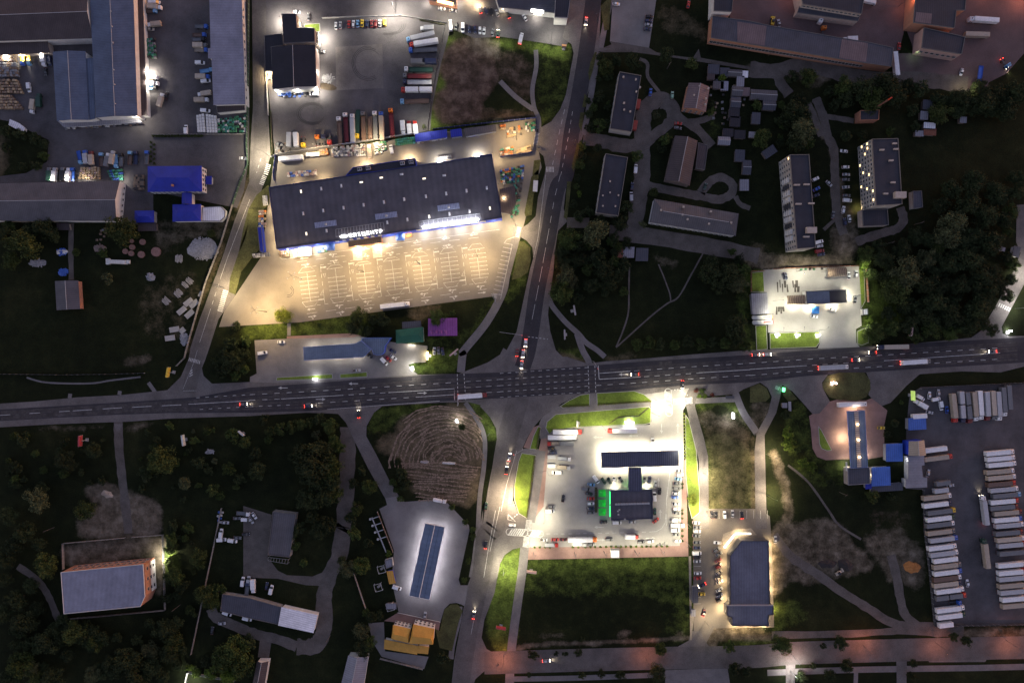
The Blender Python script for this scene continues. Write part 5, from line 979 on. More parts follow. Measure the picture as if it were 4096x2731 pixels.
for t, x, y, pw, an, lb in [('D3',1305,1340,1300,100,'sodium lamp with orange glow south of the mown field'),('D4',140,1292,1400,-60,'sodium lamp half hidden by the first tree on the bottom road'),('D4',800,1228,2000,120,'sodium lamp with the strongest orange pool on the bottom road'),('D4',1440,1200,1400,-80,'sodium lamp near the lay-by of the bottom road'),('D4',2080,1185,1700,-60,'sodium lamp at the east end of the bottom road'),('D3',32,1325,1900,-120,'sodium lamp where the bottom road meets the south road'),
   ('D2',2225,1395,700,0,'sodium lamp just west of the bottom road junction'),('A4',2455,-10,6500,180,'sodium lamp at the top right corner of the works yard'),('A4',2120,-60,2600,180,'sodium lamp at the top edge of the works yard'),('A4',1330,60,1900,0,'sodium lamp on the pale wall of the broad factory hall'),('A4',300,-20,1200,0,'sodium lamp west of the two-tier factory hall'),('B3',452,850,700,180,'sodium lamp with a red glow on the north road below the trees'),('A3',662,1300,800,200,'sodium lamp at the verge of the north road by the store'),('A3',870,200,420,200,'sodium lamp on the verge of the north road beside the paved lot')]:
    street_lamp(t, x, y, 11, pw*(.7 if t == 'A4' else 2.2), SOD, an, lb, lens=sod_lens, group='sodium street lamps')
WH = (1, .90, .63)
for t, x, y, h, pw, an, lb in [('C3',1690,478,8,6500,110,'very bright lamp at the east end of the station entrance zebra crossing'),('C3',1385,440,8,5500,-60,'very bright lamp at the west end of the station entrance zebra crossing'),('C3',1358,560,8,4500,-20,'lamp beside the entrance lane at the east end of the long lawn'),('C3',395,1475,8,6000,-110,'very bright lamp at the station exit by the south road'),('C3',905,668,8,5200,-60,'double lamp on the south edge of the long lawn'),
   ('D3',300,396,8,3600,60,'first lamp from the west on the red strip south of the station'),('D3',665,392,8,3600,90,'second lamp from the west on the red strip south of the station'),('D3',928,384,8,3600,80,'third lamp from the west on the red strip beside the white cabin'),('D3',1205,378,8,3600,70,'fourth lamp from the west on the red strip east of the white cabin'),('D3',1440,372,8,3600,100,'fifth lamp from the west on the red strip near the corner'),
   ('C3',1660,640,8,2200,180,'lamp on the hedge line east of the station entrance lane'),('C3',425,1085,9,4500,0,'lamp on the red strip west of the parked vans'),('C3',1660,860,8,5200,180,'lamp on the hedge line north-east of the wide fuel canopy'),('C3',1668,1130,8,3800,180,'lamp beside the silver car at the head of the eastern car row'),('C3',1672,1350,8,4200,180,'lamp beside the lit tree east of the station car row'),('D3',1670,130,8,3800,180,'lamp east of the white van in the station car row'),('D3',1665,300,8,3600,180,'lamp at the south-east corner of the station'),
   ('C3',655,690,8,2600,-90,'lamp at the information board on the long lawn'),('D3',240,300,8,2600,0,'lamp by the south road exit zebra crossing')]:
    street_lamp(t, x, y, h+3, pw*1.6, WH, an, lb, group='white lamps around the junction station')
for t, x, y, h, pw, an, lb in [('B4',418,868,7,9000,-90,'bright lamp on the north wall of the north-east station west of the car wash'),('B4',640,868,7,4500,-90,'bright lamp beside the car wash shelter in the north-east station'),('B4',205,1130,7,7000,0,'dazzling lamp at the west end of the arched shelter'),('B4',925,1085,7,5000,180,'bright lamp east of the petrol kiosk'),('B4',120,1250,6,3500,0,'lamp by the grey wash shed at the north-east station'),('B4',240,1402,7,6000,90,'first lamp from the west on the front lawn of the north-east station'),('B4',420,1396,7,5200,90,'second lamp from the west on the front lawn of the north-east station'),('B4',608,1388,7,6000,45,'third lamp from the west on the front lawn of the north-east station'),('B4',985,1370,7,4200,150,'lamp on the grass corner east of the north-east station exit'),('B4',1000,860,7,3600,200,'lamp at the north-east corner of the north-east station')]:
    street_lamp(t, x, y, h+3, pw*.75, (1, .95, .70), an, lb, group='lamps of the north-east station')
# light under the canopies
lens_s = mat('canopy_lens', (.95, .95, .95), .4, 0, emit=8, ecol=(1, .98, .94))
def under(root, h, n, rows, power, col, P4, inset=.25):
    c = Vector(root.location[:2]); a, b, cc, d = [q-c for q in P4]
    for i in range(n):
        for s in rows:
            t = (i+.5)/n; q = (a+(b-a)*t)*(1-s)+(d+(cc-d)*t)*s
            lo = MB().box((q.x, q.y, h-.16), (1.1, .6, .08)).build('canopy_lamp', lens_s, root); light(lo, 'SPOT', (q.x, q.y, h-.28), power*LGAIN, col, .35, 172)
under(FUEL, 6.4, 6, (.08, .92), 9000, WH, pts('C3',[(905,915),(1598,898),(1605,1035),(910,1055)],h=6.5))
under(SCAN, 6.4, 6, (.075, .925), 2100, (.90, .87, 1), pts('D2',[(1425,785),(1568,135),(1745,170),(1608,822)],h=6.5))
under(ECAN, 5.9, 5, (.15, .85), 240, (1, .74, .5), pts('C4',[(905,1055),(872,548),(1028,540),(1055,1050)],h=6))
wall_lamp(ECAN,'C4',864,795,5.4,1500,(1,.82,.52),size=.2); wall_lamp(ECAN,'C4',960,530,5.4,1100,(1,.72,.5),size=.2)
for x, y, pw in ((410,1150,2200),(560,1172,1800),(760,1166,1800),(865,1080,1800)): wall_lamp(KIOSK,'B4',x,y,3.8,pw,WH)
for x, y in ((1040,1248),(1320,1240)): wall_lamp(SHOP,'C3',x,y-6,3.8,900,WH)
for x, y, pw, c in ((330,672,3600,(1,.84,.56)),(470,655,5200,(1,.9,.7)),(600,640,4200,(1,.86,.6)),(800,612,2600,WARM),(960,640,6000,WARM),(1140,612,6000,WARM),(1250,560,2200,(1,.9,.75)),(1400,528,1500,(1,.9,.75)),(1560,515,3000,(.97,.95,.9)),(1720,492,3000,(.97,.95,.9)),(1880,468,3000,(.97,.95,.9)),(2040,446,3000,(1,.93,.82)),(2180,424,2200,(1,.86,.6)),(2275,200,1500,WARM),(2225,80,500,WARM),(2215,-150,1800,WARM),(165,300,1600,WARM),(190,480,1800,WARM),(218,620,2200,WARM),(400,60,1600,WARM),(640,20,2400,WARM)):
    wall_lamp(store,'B2',x,y,5.5,pw*.5,c)
# ------------------------------------------------------------------ vehicles
PAINT = {n: mat('paint_'+n, c, .4, .16, .5, spec=.5, fine=.08) for n, c in dict(white=(.66,.67,.68), silver=(.36,.37,.39), grey=(.13,.135,.145), black=(.014,.014,.017), red=(.42,.03,.022), dark_red=(.14,.016,.018), blue=(.03,.10,.42), light_blue=(.16,.34,.55), navy=(.02,.028,.07), yellow=(.62,.42,.03), green=(.04,.16,.08), dark_green=(.016,.05,.035), beige=(.40,.34,.27), orange=(.62,.17,.02), tan=(.33,.28,.22), brown=(.12,.075,.055), pale_green=(.25,.42,.30)).items()}
tyre = mat('tyre', (.016, .016, .016), .9, 0); rubber = tyre; cglass = mat('car_glass', (.012, .014, .018), .08, 0, spec=.7)
hl_on = mat('headlight_on', (1, 1, .9), .3, 0, emit=9, ecol=(1, .85, .6)); tl_on = mat('tail_light_on', (1, .05, .03), .3, 0, emit=4, ecol=(1, .05, .03)); hl_off = mat('headlight_off', (.5, .5, .48), .2, 0); tl_off = mat('tail_light_off', (.30, .015, .012), .3, 0)
bed_m = mat('truck_bed', (.085, .07, .062), .9, .3, 1.5); cargo = {}
def hull(mb, secs, mi=0):
    """secs: (x, half width, z low, z high, shoulder)"""
    R = []
    for x, hw, z0, z1, s in secs:
        R.append([(x, -hw*.9, z0), (x, -hw, z0+(z1-z0)*.4), (x, -hw*.97, z1-s), (x, -hw*.86, z1), (x, hw*.86, z1), (x, hw*.97, z1-s), (x, hw, z0+(z1-z0)*.4), (x, hw*.9, z0)])
    return mb.loft(R, mi)
def cabin(mb, x0, x1, x2, x3, hw, z0, z1, mi=0):
    """glass house: base x0..x3, roof x1..x2"""
    mb.loft([[(x0, -hw, z0), (x3, -hw, z0), (x3, hw, z0), (x0, hw, z0)], [(x1, -hw*.84, z1), (x2, -hw*.84, z1), (x2, hw*.84, z1), (x1, hw*.84, z1)]], mi)
_proto = {}
def wheelm(r, w): return MB().tube((0, -w/2, 0), (0, w/2, 0), r, 12).mesh('wheel', [tyre])
def proto(kind):
    if kind in _proto: return _proto[kind]
    P = []           # (part name, mesh, location, slot: 'body'/'load'/None)
    def add(n, mb, mats, slot=None, loc=(0, 0, 0)): P.append((n, mb if isinstance(mb, bpy.types.Mesh) else mb.mesh(n, mats), loc, slot))
    w0 = PAINT['white']
    if kind in ('car', 'estate', 'suv', 'pickup'):
        hw = .88 if kind != 'suv' else .94; k = {'car': .0, 'estate': .05, 'suv': .22, 'pickup': .25}[kind]; zb = .82+k*.7; zr = 1.42+k
        b = MB(); hull(b, [(-2.18, hw*.80, .42, zb-.12, .06), (-2.05, hw*.94, .28, zb-.02, .08), (-1.3, hw, .22, zb, .1), (.6, hw, .22, zb, .1), (1.3, hw*.98, .22, zb-.06, .12), (1.95, hw*.92, .28, zb-.16, .1), (2.15, hw*.76, .40, zb-.28, .06)])
        c = {'car': (-1.75, -1.0, .25, 1.1), 'estate': (-2.05, -1.75, .2, 1.05), 'suv': (-2.05, -1.8, .25, 1.0), 'pickup': (-.55, -.35, .35, 1.05)}[kind]
        b.loft([[(c[1]-.05, -hw*.74, zr), (c[2]+.05, -hw*.74, zr), (c[2]+.05, hw*.74, zr), (c[1]-.05, hw*.74, zr)], [(c[1]+.1, -hw*.6, zr+.06), (c[2]-.1, -hw*.6, zr+.06), (c[2]-.1, hw*.6, zr+.06), (c[1]+.1, hw*.6, zr+.06)]])
        for x in (c[1]+.02, (c[1]+c[2])/2): 
            for s in (-1, 1): b.tube((x, s*hw*.80, zb), (x, s*hw*.74, zr), .05, 4)
        add('body', b, [w0], 'body'); g = MB(); cabin(g, *c, hw*.88, zb-.02, zr); add('windows', g, [cglass])
        if kind == 'pickup': add('load_bed', MB().box((-1.35, 0, zb+.01), (1.5, 1.4, .05)), [bed_m])
        wm = wheelm(.32+k*.1, .22)
        for x in (-1.32, 1.35):
            for s in (-1, 1): P.append(('wheel', wm, (x, s*(hw-.1), .32+k*.1), None))
        P.append(('LIGHTS', 2.13, hw*.62, .62+k*.5))
    elif kind in ('van', 'minibus'):
        L_, hw, zr = (5.2, .98, 2.15) if kind == 'van' else (6.4, 1.02, 2.6); f = L_/2
        b = MB(); hull(b, [(-f, hw*.95, .35, zr-.1, .1), (-f+.1, hw, .28, zr, .12), (f-1.75, hw, .28, zr, .12)], 0); hull(b, [(f-1.75, hw, .28, 1.3, .1), (f-.5, hw*.95, .28, 1.15, .1), (f, hw*.8, .38, .95, .08)], 0)
        add('body', b, [w0], 'body'); g = MB(); g.loft([[(f-1.75, -hw*.92, 1.25), (f-.72, -hw*.86, 1.13), (f-.72, hw*.86, 1.13), (f-1.75, hw*.92, 1.25)], [(f-1.78, -hw*.82, zr-.04), (f-1.7, -hw*.82, zr-.04), (f-1.7, hw*.82, zr-.04), (f-1.78, hw*.82, zr-.04)]]); add('windscreen', g, [cglass])
        wm = wheelm(.35, .24)
        for x in (-f+1.1, f-1.05):
            for s in (-1, 1): P.append(('wheel', wm, (x, s*(hw-.1), .35), None))
        P.append(('LIGHTS', f-.02, hw*.66, .8))
    elif kind == 'tractor' or kind.startswith(('semi', 'box_truck', 'flat_truck', 'tank_truck', 'rigid')):
        semi = kind.startswith('semi'); two = kind == 'rigid_and_trailer'
        LL = {'tractor': 6.2, 'semi': 16.4, 'semi_flat': 16.2, 'semi_tank': 15., 'box_truck': 7.8, 'flat_truck': 7.6, 'tank_truck': 7.5, 'rigid_and_trailer': 17.6}[kind]; big = semi or two or kind == 'tractor'; f = LL/2
        cw, ch, cl = (1.24, 3.3, 2.1) if big else (1.08, 2.45, 1.8)
        b = MB(); hull(b, [(f-cl, cw, .9, ch, .15), (f-.35, cw, .55, ch, .18), (f-.06, cw*.94, .5, ch-.55, .12), (f, cw*.9, .5, 1.9 if big else 1.5, .1)])
        if big: b.loft([[(f-cl, -cw*.8, ch), (f-.7, -cw*.7, ch), (f-.7, cw*.7, ch), (f-cl, cw*.8, ch)], [(f-cl, -cw*.75, ch+.55), (f-1.5, -cw*.6, ch+.5), (f-1.5, cw*.6, ch+.5), (f-cl, cw*.75, ch+.55)]])
        add('cab', b, [w0], 'body'); g = MB(); g.poly([(f-.02, -cw*.82, 1.95 if big else 1.5), (f-.02, cw*.82, 1.95 if big else 1.5), (f-.32, cw*.8, ch-.22), (f-.32, -cw*.8, ch-.22)]); g.box((f-1., 0, ch*.66), (.9, cw*2.03, ch*.22)); add('windscreen', g, [cglass])
        if big: add('roof_hatch', MB().box((f-1.25, 0, ch+.35 if 0 else ch+.52), (.55, .7, .08)), [dark_m])
        add('chassis', MB().box((-.5, 0, .85), (LL-1.5, .9, .3)), [steel_d])
        x1 = f-cl-.5; x0 = -f
        def boxload(a, c_, h=3.95, nm='cargo_box'):
            m = MB(); m.loft([[(a, -1.26, 1.15), (c_, -1.26, 1.15), (c_, 1.26, 1.15), (a, 1.26, 1.15)], [(a, -1.26, h-.06), (c_, -1.26, h-.06), (c_, 1.26, h-.06), (a, 1.26, h-.06)], [(a+.08, -1.18, h), (c_-.08, -1.18, h), (c_-.08, 1.18, h), (a+.08, 1.18, h)]])
            n = max(2, int((c_-a)/1.3))
            for i in range(1, n): m.box((a+(c_-a)*i/n, 0, h+.012), (.05, 2.3, .02))
            add(nm, m, [w0], 'load')
        if kind == 'semi': boxload(x0, x1+.1, 3.95, 'trailer')
        elif kind == 'box_truck': boxload(x0, x1+.2, 3.1)
        elif two: boxload(x1-7.2, x1+.15, 3.8); boxload(x0, x1-7.9, 3.8, 'trailer'); add('drawbar', MB().tube((x1-8, 0, .9), (x1-7.1, 0, .9), .08), [steel_d])
        elif kind in ('semi_flat', 'flat_truck'):
            m = MB(); z = 1.3 if semi else 1.0; ww = 2.45 if semi else 2.1; m.box(((x0+x1)/2, 0, z), (x1-x0, ww, .16))
            for s in (-1, 1): m.box(((x0+x1)/2, s*ww/2, z+.28), (x1-x0, .06, .45))
            m.box((x1, 0, z+.5), (.08, ww, .9)); m.box((x0, 0, z+.28), (.06, ww, .45)); add('flatbed', m, [w0], 'load')
        elif 'tank' in kind:
            m = MB(); r = 1.1; n = 12; z = 2.3; S_ = [(x0, .5), (x0+.3, .9), (x0+.7, 1), (x1-.5, 1), (x1-.1, .9), (x1+.2, .5)]
            m.loft([[(x, r*k*math.cos(2*math.pi*j/n), z+r*k*math.sin(2*math.pi*j/n)) for j in range(n)] for x, k in S_]); add('tank', m, [w0], 'load')
        wm = wheelm(.5, .34); ax = [f-1.3]
        ax += {'tractor': [-f+1.4], 'semi': [f-4.9, -f+1.4, -f+2.7, -f+4.], 'semi_flat': [f-4.9, -f+1.4, -f+2.7, -f+4.], 'semi_tank': [f-4.9, -f+1.4, -f+2.7], 'rigid_and_trailer': [f-6.5, f-7.8, -f+1.6, -f+5.8]}.get(kind, [-f+1.6])
        for x in ax:
            m = MB()
            for s in (-1, 1): m.tube((0, s*.88, 0), (0, s*1.2, 0), .5 if big else .42, 12)
            m.tube((0, -.9, 0), (0, .9, 0), .1, 6); P.append(('axle', m.mesh('axle', [tyre]), (x, 0, .5 if big else .42), None))
        P.append(('LIGHTS', f-.0, cw*.7, .95))
    elif kind in ('trailer', 'short_trailer', 'flat_trailer'):
        LL = 13.6 if kind == 'trailer' else (8. if kind == 'short_trailer' else 12.6); f = LL/2; m = MB()
        if kind == 'flat_trailer':
            m.box((0, 0, 1.25), (LL, 2.45, .16))
            for s in (-1, 1): m.box((0, s*1.22, 1.5), (LL, .06, .45))
            for s in (-1, 1): m.box((s*f, 0, 1.6), (.08, 2.45, .6))
        else:
            m.loft([[(-f, -1.26, 1.15), (f, -1.26, 1.15), (f, 1.26, 1.15), (-f, 1.26, 1.15)], [(-f, -1.26, 3.85), (f, -1.26, 3.85), (f, 1.26, 3.85), (-f, 1.26, 3.85)], [(-f+.08, -1.18, 3.92), (f-.08, -1.18, 3.92), (f-.08, 1.18, 3.92), (-f+.08, 1.18, 3.92)]])
            for i in range(1, 10): m.box((-f+LL*i/10, 0, 3.93), (.05, 2.3, .02))
        add('trailer_body', m, [w0], 'load'); add('chassis', MB().box((0, 0, .85), (LL-.6, .9, .3)), [steel_d])
        for x in (-f+1.4, -f+2.7): 
            m = MB()
            for s in (-1, 1): m.tube((0, s*.88, 0), (0, s*1.2, 0), .5, 12)
            P.append(('axle', m.mesh('axle', [tyre]), (x, 0, .5), None))
        lg = MB(); 
        for s in (-.6, .6): lg.box((f-2, s, .6), (.15, .15, 1.2))
        add('landing_leg', lg, [steel_d])
    elif kind == 'loader':
        b = MB(); hull(b, [(-2.4, .9, .7, 1.9, .15), (-.6, .95, .6, 2.0, .15), (.5, .8, .6, 1.5, .1), (1.4, .5, .6, 1.2, .1)]); add('body', b, [w0], 'body')
        g = MB(); cabin(g, -1.2, -1.1, .1, .3, .75, 1.9, 3.0); add('windows', g, [cglass]); m = MB(); m.box((2.3, 0, .6), (1.0, 2.5, .9), 0, 0, .8); m.box((1.5, .6, 1.), (1.6, .2, .25)); m.box((1.5, -.6, 1.), (1.6, .2, .25)); add('bucket', m, [w0], 'body')
        wm = wheelm(.65, .45)
        for x in (-1.5, 1.): 
            for s in (-1, 1): P.append(('wheel', wm, (x, s*.95, .65), None))
        P.append(('LIGHTS', 1.3, .6, 1.2))
    _proto[kind] = P; return P
_lm = {}
def lmesh(key, m, d):
    if key not in _lm: _lm[key] = MB().box((0, 0, 0), d).mesh(key.split('|')[0], [m])
    return _lm[key]
VEH_H = {'car': 1.2, 'estate': 1.2, 'suv': 1.4, 'van': 2, 'minibus': 2.4, 'semi': 3.9, 'trailer': 3.9, 'rigid_and_trailer': 3.8, 'box_truck': 3.}
KW = {'car': 'car', 'estate': 'hatchback car', 'suv': 'off-road car', 'pickup': 'pickup', 'van': 'van', 'minibus': 'minibus', 'semi': 'lorry', 'semi_flat': 'flatbed', 'semi_tank': 'tanker lorry', 'box_truck': 'box truck', 'flat_truck': 'flatbed truck', 'tank_truck': 'tank truck', 'rigid_and_trailer': 'two-box lorry', 'trailer': 'box trailer', 'short_trailer': 'short box trailer', 'flat_trailer': 'flat trailer', 'tractor': 'tractor unit', 'loader': 'wheel loader'}
def vehicle(kind, t, x, y, hd, col, label, group=None, load='white', lit=0):
    """hd: heading in the photograph, degrees anticlockwise from the right; lit: 1 head and tail lights, 2 tail lights only"""
    q = p(t, x, y, VEH_H.get(kind, 1.3)); name = kind if kind in ('van', 'minibus', 'pickup', 'trailer', 'short_trailer', 'flat_trailer') else {'car': 'car', 'estate': 'car', 'suv': 'car', 'tractor': 'tractor_unit', 'loader': 'wheel_loader', 'semi': 'lorry', 'semi_flat': 'lorry', 'semi_tank': 'lorry', 'rigid_and_trailer': 'lorry'}.get(kind, 'truck')
    cat = {'car': 'car', 'estate': 'car', 'suv': 'car', 'semi': 'lorry', 'semi_flat': 'lorry', 'semi_tank': 'lorry', 'rigid_and_trailer': 'lorry', 'short_trailer': 'trailer', 'flat_trailer': 'trailer', 'loader': 'loader', 'tractor': 'tractor unit'}.get(kind, kind if kind in ('van', 'minibus', 'pickup', 'trailer') else 'truck')
    r = thing(name, label, cat, (q.x, q.y, ZM+.01), math.radians(hd), group)
    for e in proto(kind):
        if e[0] == 'LIGHTS':
            _, fx, fy, z = e
            for s in (-1, 1):
                o = link('headlight', lmesh('headlight|%d' % (lit == 1), hl_on if lit == 1 else hl_off, (.16, .36, .2)), r); o.location = (fx-.02, s*fy, z)
                b = link('tail_light', lmesh('tail_light|%d' % bool(lit), tl_on if lit else tl_off, (.14, .34, .18)), r); b.location = (-fx-.02+(0 if kind not in ('loader',) else .9), s*fy, z+.1)
            if lit == 1: light(r, 'SPOT', (fx+.15, 0, z+.1), 800*LGAIN, (1, .86, .62), .15, 70, 1., (math.radians(78), 0, math.radians(-90)))
            if lit: light(r, 'POINT', (-fx-.35, 0, z+.1), 14*LGAIN, (1, .10, .06), .1)
            continue
        n, me, loc, slot = e; o = link(n, me, r); o.location = loc
        if slot:
            o.material_slots[0].link = 'OBJECT'; o.material_slots[0].material = PAINT[col if slot == 'body' else load]
    return r
ORD = ['first', 'second', 'third', 'fourth', 'fifth', 'sixth', 'seventh', 'eighth', 'ninth', 'tenth', 'eleventh', 'twelfth', 'thirteenth', 'fourteenth', 'fifteenth', 'sixteenth', 'seventeenth', 'eighteenth', 'nineteenth', 'twentieth', 'twenty-first', 'twenty-second', 'twenty-third', 'twenty-fourth', 'twenty-fifth']
def row(where, group, t, items, end='left'):
    """items: (kind, x, y, heading, colour[, load[, lit]]); the label names colour and kind and, where that is not enough, the place in the row"""
    key = (lambda i: i[1]) if end == 'left' else (lambda i: i[2])
    items = sorted(items, key=key); dsc = []
    for it in items:
        kd, col, ld = it[0], it[4], (it[5] if len(it) > 5 and it[5] else 'white')
        w_ = KW[kd]; cn = col.replace('_', ' '); ln = ld.replace('_', ' ')
        if kd in ('semi', 'semi_flat', 'rigid_and_trailer', 'semi_tank', 'box_truck', 'flat_truck', 'tank_truck'): d = '%s %s with %s cab' % (ln, w_, cn)
        elif 'trailer' in kd: d = '%s %s' % (ln, w_)
        else: d = '%s %s' % (cn, w_)
        dsc.append(d)
    for i, it in enumerate(items):
        n = dsc.count(dsc[i]); edge = 'left' if end == 'left' else 'top'
        if n == 1: lb = '%s %s' % (dsc[i], where)
        else: lb = '%s, %s from %s %s' % (dsc[i], ORD[i], edge, where)
        lit = it[6] if len(it) > 6 else 0
        if lit == 1 and n == 1: lb = lb.replace(dsc[i], dsc[i]+' with lights on', 1)
        vehicle(it[0], t, it[1], it[2], it[3], it[4], lb, group, (it[5] if len(it) > 5 and it[5] else 'white'), lit)
def row_at(where, group, t, kind, xs, y, hd, cols, end='left'):
    row(where, group, t, [((kind[i % len(kind)] if isinstance(kind, (list, tuple)) else kind), x, y, hd, c) for i, (x, c) in enumerate(zip(xs, cols))], end)
TL['G'] = None; TL['H'] = None
_p0 = p
def p(t, x, y, h=0.0):
    if t in 'GH':
        s, o = ((3.92, (1700, 0)) if t == 'G' else (4.48, (3596, 0))); f = K*(1-h/CAMH)
        return Vector(((o[0]+x/s-CX)*f, (CY-(o[1]+y/s))*f))
    return _p0(t, x, y, h)
row('along the north fence of the truck yard', 'cars along the truck yard fence', 'A2', [('car',768,230,92,'white'),('car',807,226,90,'silver'),('car',885,215,90,'red'),('estate',925,214,90,'white'),('car',963,212,90,'light_blue'),('car',1002,206,90,'yellow'),('estate',1046,212,90,'navy'),('car',1088,210,90,'dark_red'),('estate',1124,210,90,'dark_red'),('car',1162,206,90,'silver'),('suv',1204,200,90,'yellow')])
row('around the truck workshop', 'vehicles around the workshop', 'A2', [('car',418,106,-8,'white'),('car',523,150,92,'grey'),('suv',640,462,0,'black'),('van',570,838,180,'white'),('flat_truck',312,842,0,'blue','blue')])
row('on the east side of the truck yard', 'lorries on the east side of the truck yard', 'A2', [('box_truck',1585,247,183,'white','silver'),('semi',1525,322,193,'light_blue','silver'),('semi',1555,377,189,'red','white'),('semi_flat',1552,452,183,'blue','grey'),('semi_flat',1512,628,180,'white','dark_green'),('semi_flat',1500,686,180,'grey','dark_red'),('semi_flat',1500,740,180,'navy','silver'),('rigid_and_trailer',1490,798,180,'red','white'),('semi_flat',1476,912,182,'light_blue','brown')], 'top')
row('among the eastern yard lorries', 'lorries on the east side of the truck yard', 'A2', [('short_trailer',1508,562,180,'grey','grey'),('short_trailer',1612,560,180,'grey','navy')])
row('on the south side of the truck yard', 'lorries on the south side of the truck yard', 'A2', [('semi_flat',805,1180,93,'white','brown'),('semi_flat',862,1145,93,'white','dark_red'),('semi',916,1145,92,'white','silver'),('semi_flat',966,1115,-92,'yellow','dark_green'),('semi_flat',1018,1135,92,'grey','brown'),('flat_trailer',1078,1150,92,'white','brown'),('semi_flat',1124,1130,92,'white','grey'),('semi',1176,1125,93,'blue','tan'),('semi_flat',1270,1105,94,'orange','dark_red'),('box_truck',1368,1140,-85,'white','white'),('box_truck',1425,1138,95,'dark_red','white'),('box_truck',1480,1140,96,'red','white')])
row('in the south-west corner of the truck yard', 'vehicles in the truck yard corner', 'A2', [('short_trailer',358,1260,88,'white','silver'),('short_trailer',420,1260,94,'white','white'),('tractor',480,1275,-85,'yellow'),('tractor',607,1262,92,'orange'),('tractor',663,1262,88,'navy'),('tractor',715,1250,-85,'red'),('car',255,1292,-10,'grey')])
row('in the rear yard of the store', 'vehicles in the store rear yard', 'A2', [('trailer',362,1414,5,'white','white'),('flat_truck',560,1386,184,'white','white'),('box_truck',1068,1352,96,'white','tan'),('van',1265,1335,102,'white')])
row('on the forecourt of the shop hall', 'cars on the shop hall forecourt', 'G', [('car',262,135,-8,'white'),('car',440,165,-8,'silver'),('estate',865,150,100,'grey',None,1),('suv',950,165,108,'navy'),('suv',1040,180,98,'black'),('car',1130,205,110,'silver'),('car',1300,232,112,'black',None,1),('car',1565,275,122,'white'),('minibus',1505,590,77,'white',None,2)])
row('along the verge below the shop hall', 'cars along the shop hall verge', 'G', [('minibus',400,385,92,'white'),('suv',487,412,-95,'black'),('van',592,428,-90,'white'),('car',697,455,-88,'navy'),('estate',783,462,-85,'navy'),('estate',860,475,-90,'white'),('car',925,482,-95,'white'),('car',1060,510,80,'grey'),('car',1145,525,90,'dark_green',None,1)])
row('on the paved lot east of the north road', 'cars on the paved lot', 'A3', [('car',1043,35,-5,'white'),('suv',1340,148,0,'black'),('suv',1332,186,2,'navy'),('car',1332,222,-8,'silver'),('car',1320,260,-5,'navy')])
row('on the lanes of the housing quarter', 'cars in the housing quarter', 'A3', [('car',1350,825,82,'blue'),('estate',1545,852,85,'pale_green'),('car',1600,1105,-3,'red'),('car',1595,1145,-10,'grey'),('car',1690,40,80,'red'),('van',1218,1510,84,'white'),('car',1185,1668,85,'navy'),('van',1178,1758,90,'silver'),('car',1840,1673,72,'dark_green')])
row('waiting at the north arm of the junction', 'cars waiting at the junction', 'C3', [('suv',230,-64,-94,'white',None,1),('suv',207,32,-95,'silver',None,1),('car',194,132,-94,'silver',None,1),('car',152,20,88,'dark_red',None,2)], 'top')
row('in the dusty north-east works yard', 'vehicles in the works yard', 'A4', [('tractor',632,172,250,'white'),('loader',205,190,80,'yellow'),('car',262,206,100,'silver'),('tractor',655,290,90,'orange'),('box_truck',905,346,182,'white','white'),('semi',2105,172,176,'white','white'),('trailer',2042,306,178,'white','tan'),('trailer',1315,570,96,'white','white'),('car',1340,412,85,'red'),('car',1900,645,-105,'white'),('flat_trailer',2055,695,82,'blue','blue'),('box_truck',1078,6,-12,'white','white')])
vehicle('tractor','H',1895,1140,-58,'light_blue','pale blue truck with work light beside the trees at the right edge',None,lit=1)
row('parked between the two tall blocks', 'cars between the tall blocks', 'B4', [('car',845,-215,172,'white'),('estate',860,-72,2,'white'),('car',865,-5,0,'silver'),('car',862,40,0,'grey'),('car',862,108,5,'silver'),('car',868,184,0,'grey'),('van',878,225,-3,'white'),('suv',840,310,78,'white'),('car',893,390,97,'white'),('suv',853,418,95,'navy')], 'top')
row('along the east side of the longer tall block', 'cars beside the longer tall block', 'B4', [('suv',590,35,25,'white'),('car',598,125,28,'blue'),('car',592,182,20,'navy'),('car',710,75,-42,'silver'),('car',747,357,80,'grey'),('van',622,598,15,'white'),('suv',625,636,12,'silver'),('van',630,680,8,'dark_red'),('car',640,711,10,'navy')], 'top')
row('in the bright north-east station', 'cars at the north-east station', 'B4', [('car',320,905,-76,'navy'),('car',888,900,88,'white'),('suv',955,885,88,'silver'),('car',745,1206,-22,'silver'),('car',578,1266,-10,'white'),('car',943,1115,85,'grey')])
vehicle('semi','B4',1295,1540,181,'navy','articulated lorry with navy cab and pale trailer on the main road by the north-east station',None,'beige',1)
row('moving along the main road', 'vehicles moving on the main road', 'C4', [('car',55,42,3,'grey',None,1),('suv',158,38,2,'silver',None,1),('car',1100,20,182,'black',None,1),('car',950,88,3,'navy',None,1),('semi',760,155,3,'white','silver',2),('semi',1500,106,4,'grey','white',2),('car',2180,12,183,'grey',None,1)])
row('moving along the western main road', 'vehicles moving on the main road', 'C2', [('car',-60,484,2,'grey',None,1),('car',520,502,4,'navy',None,1),('car',972,572,92,'black',None,1),('semi',1990,412,4,'dark_red','white',2)])
vehicle('car','C3',1210,218,182,'grey','grey car with lights on in the lane marked by the long stop line','vehicles moving on the main road',lit=1)
vehicle('car','A3',772,190,-96,'silver','silver car with lights on driving down the north road','cars on the north and south roads',lit=1)
row('driving on the south road', 'cars on the north and south roads', 'C3', [('car',84,958,80,'silver',None,1),('car',58,1078,82,'black',None,1),('car',-125,1398,84,'dark_green'),('car',1637,308,-92,'black',None,1)])
row('driving on the lower south road', 'cars on the north and south roads', 'D2', [('car',2112,330,84,'black',None,2),('car',2005,960,82,'grey',None,1)])
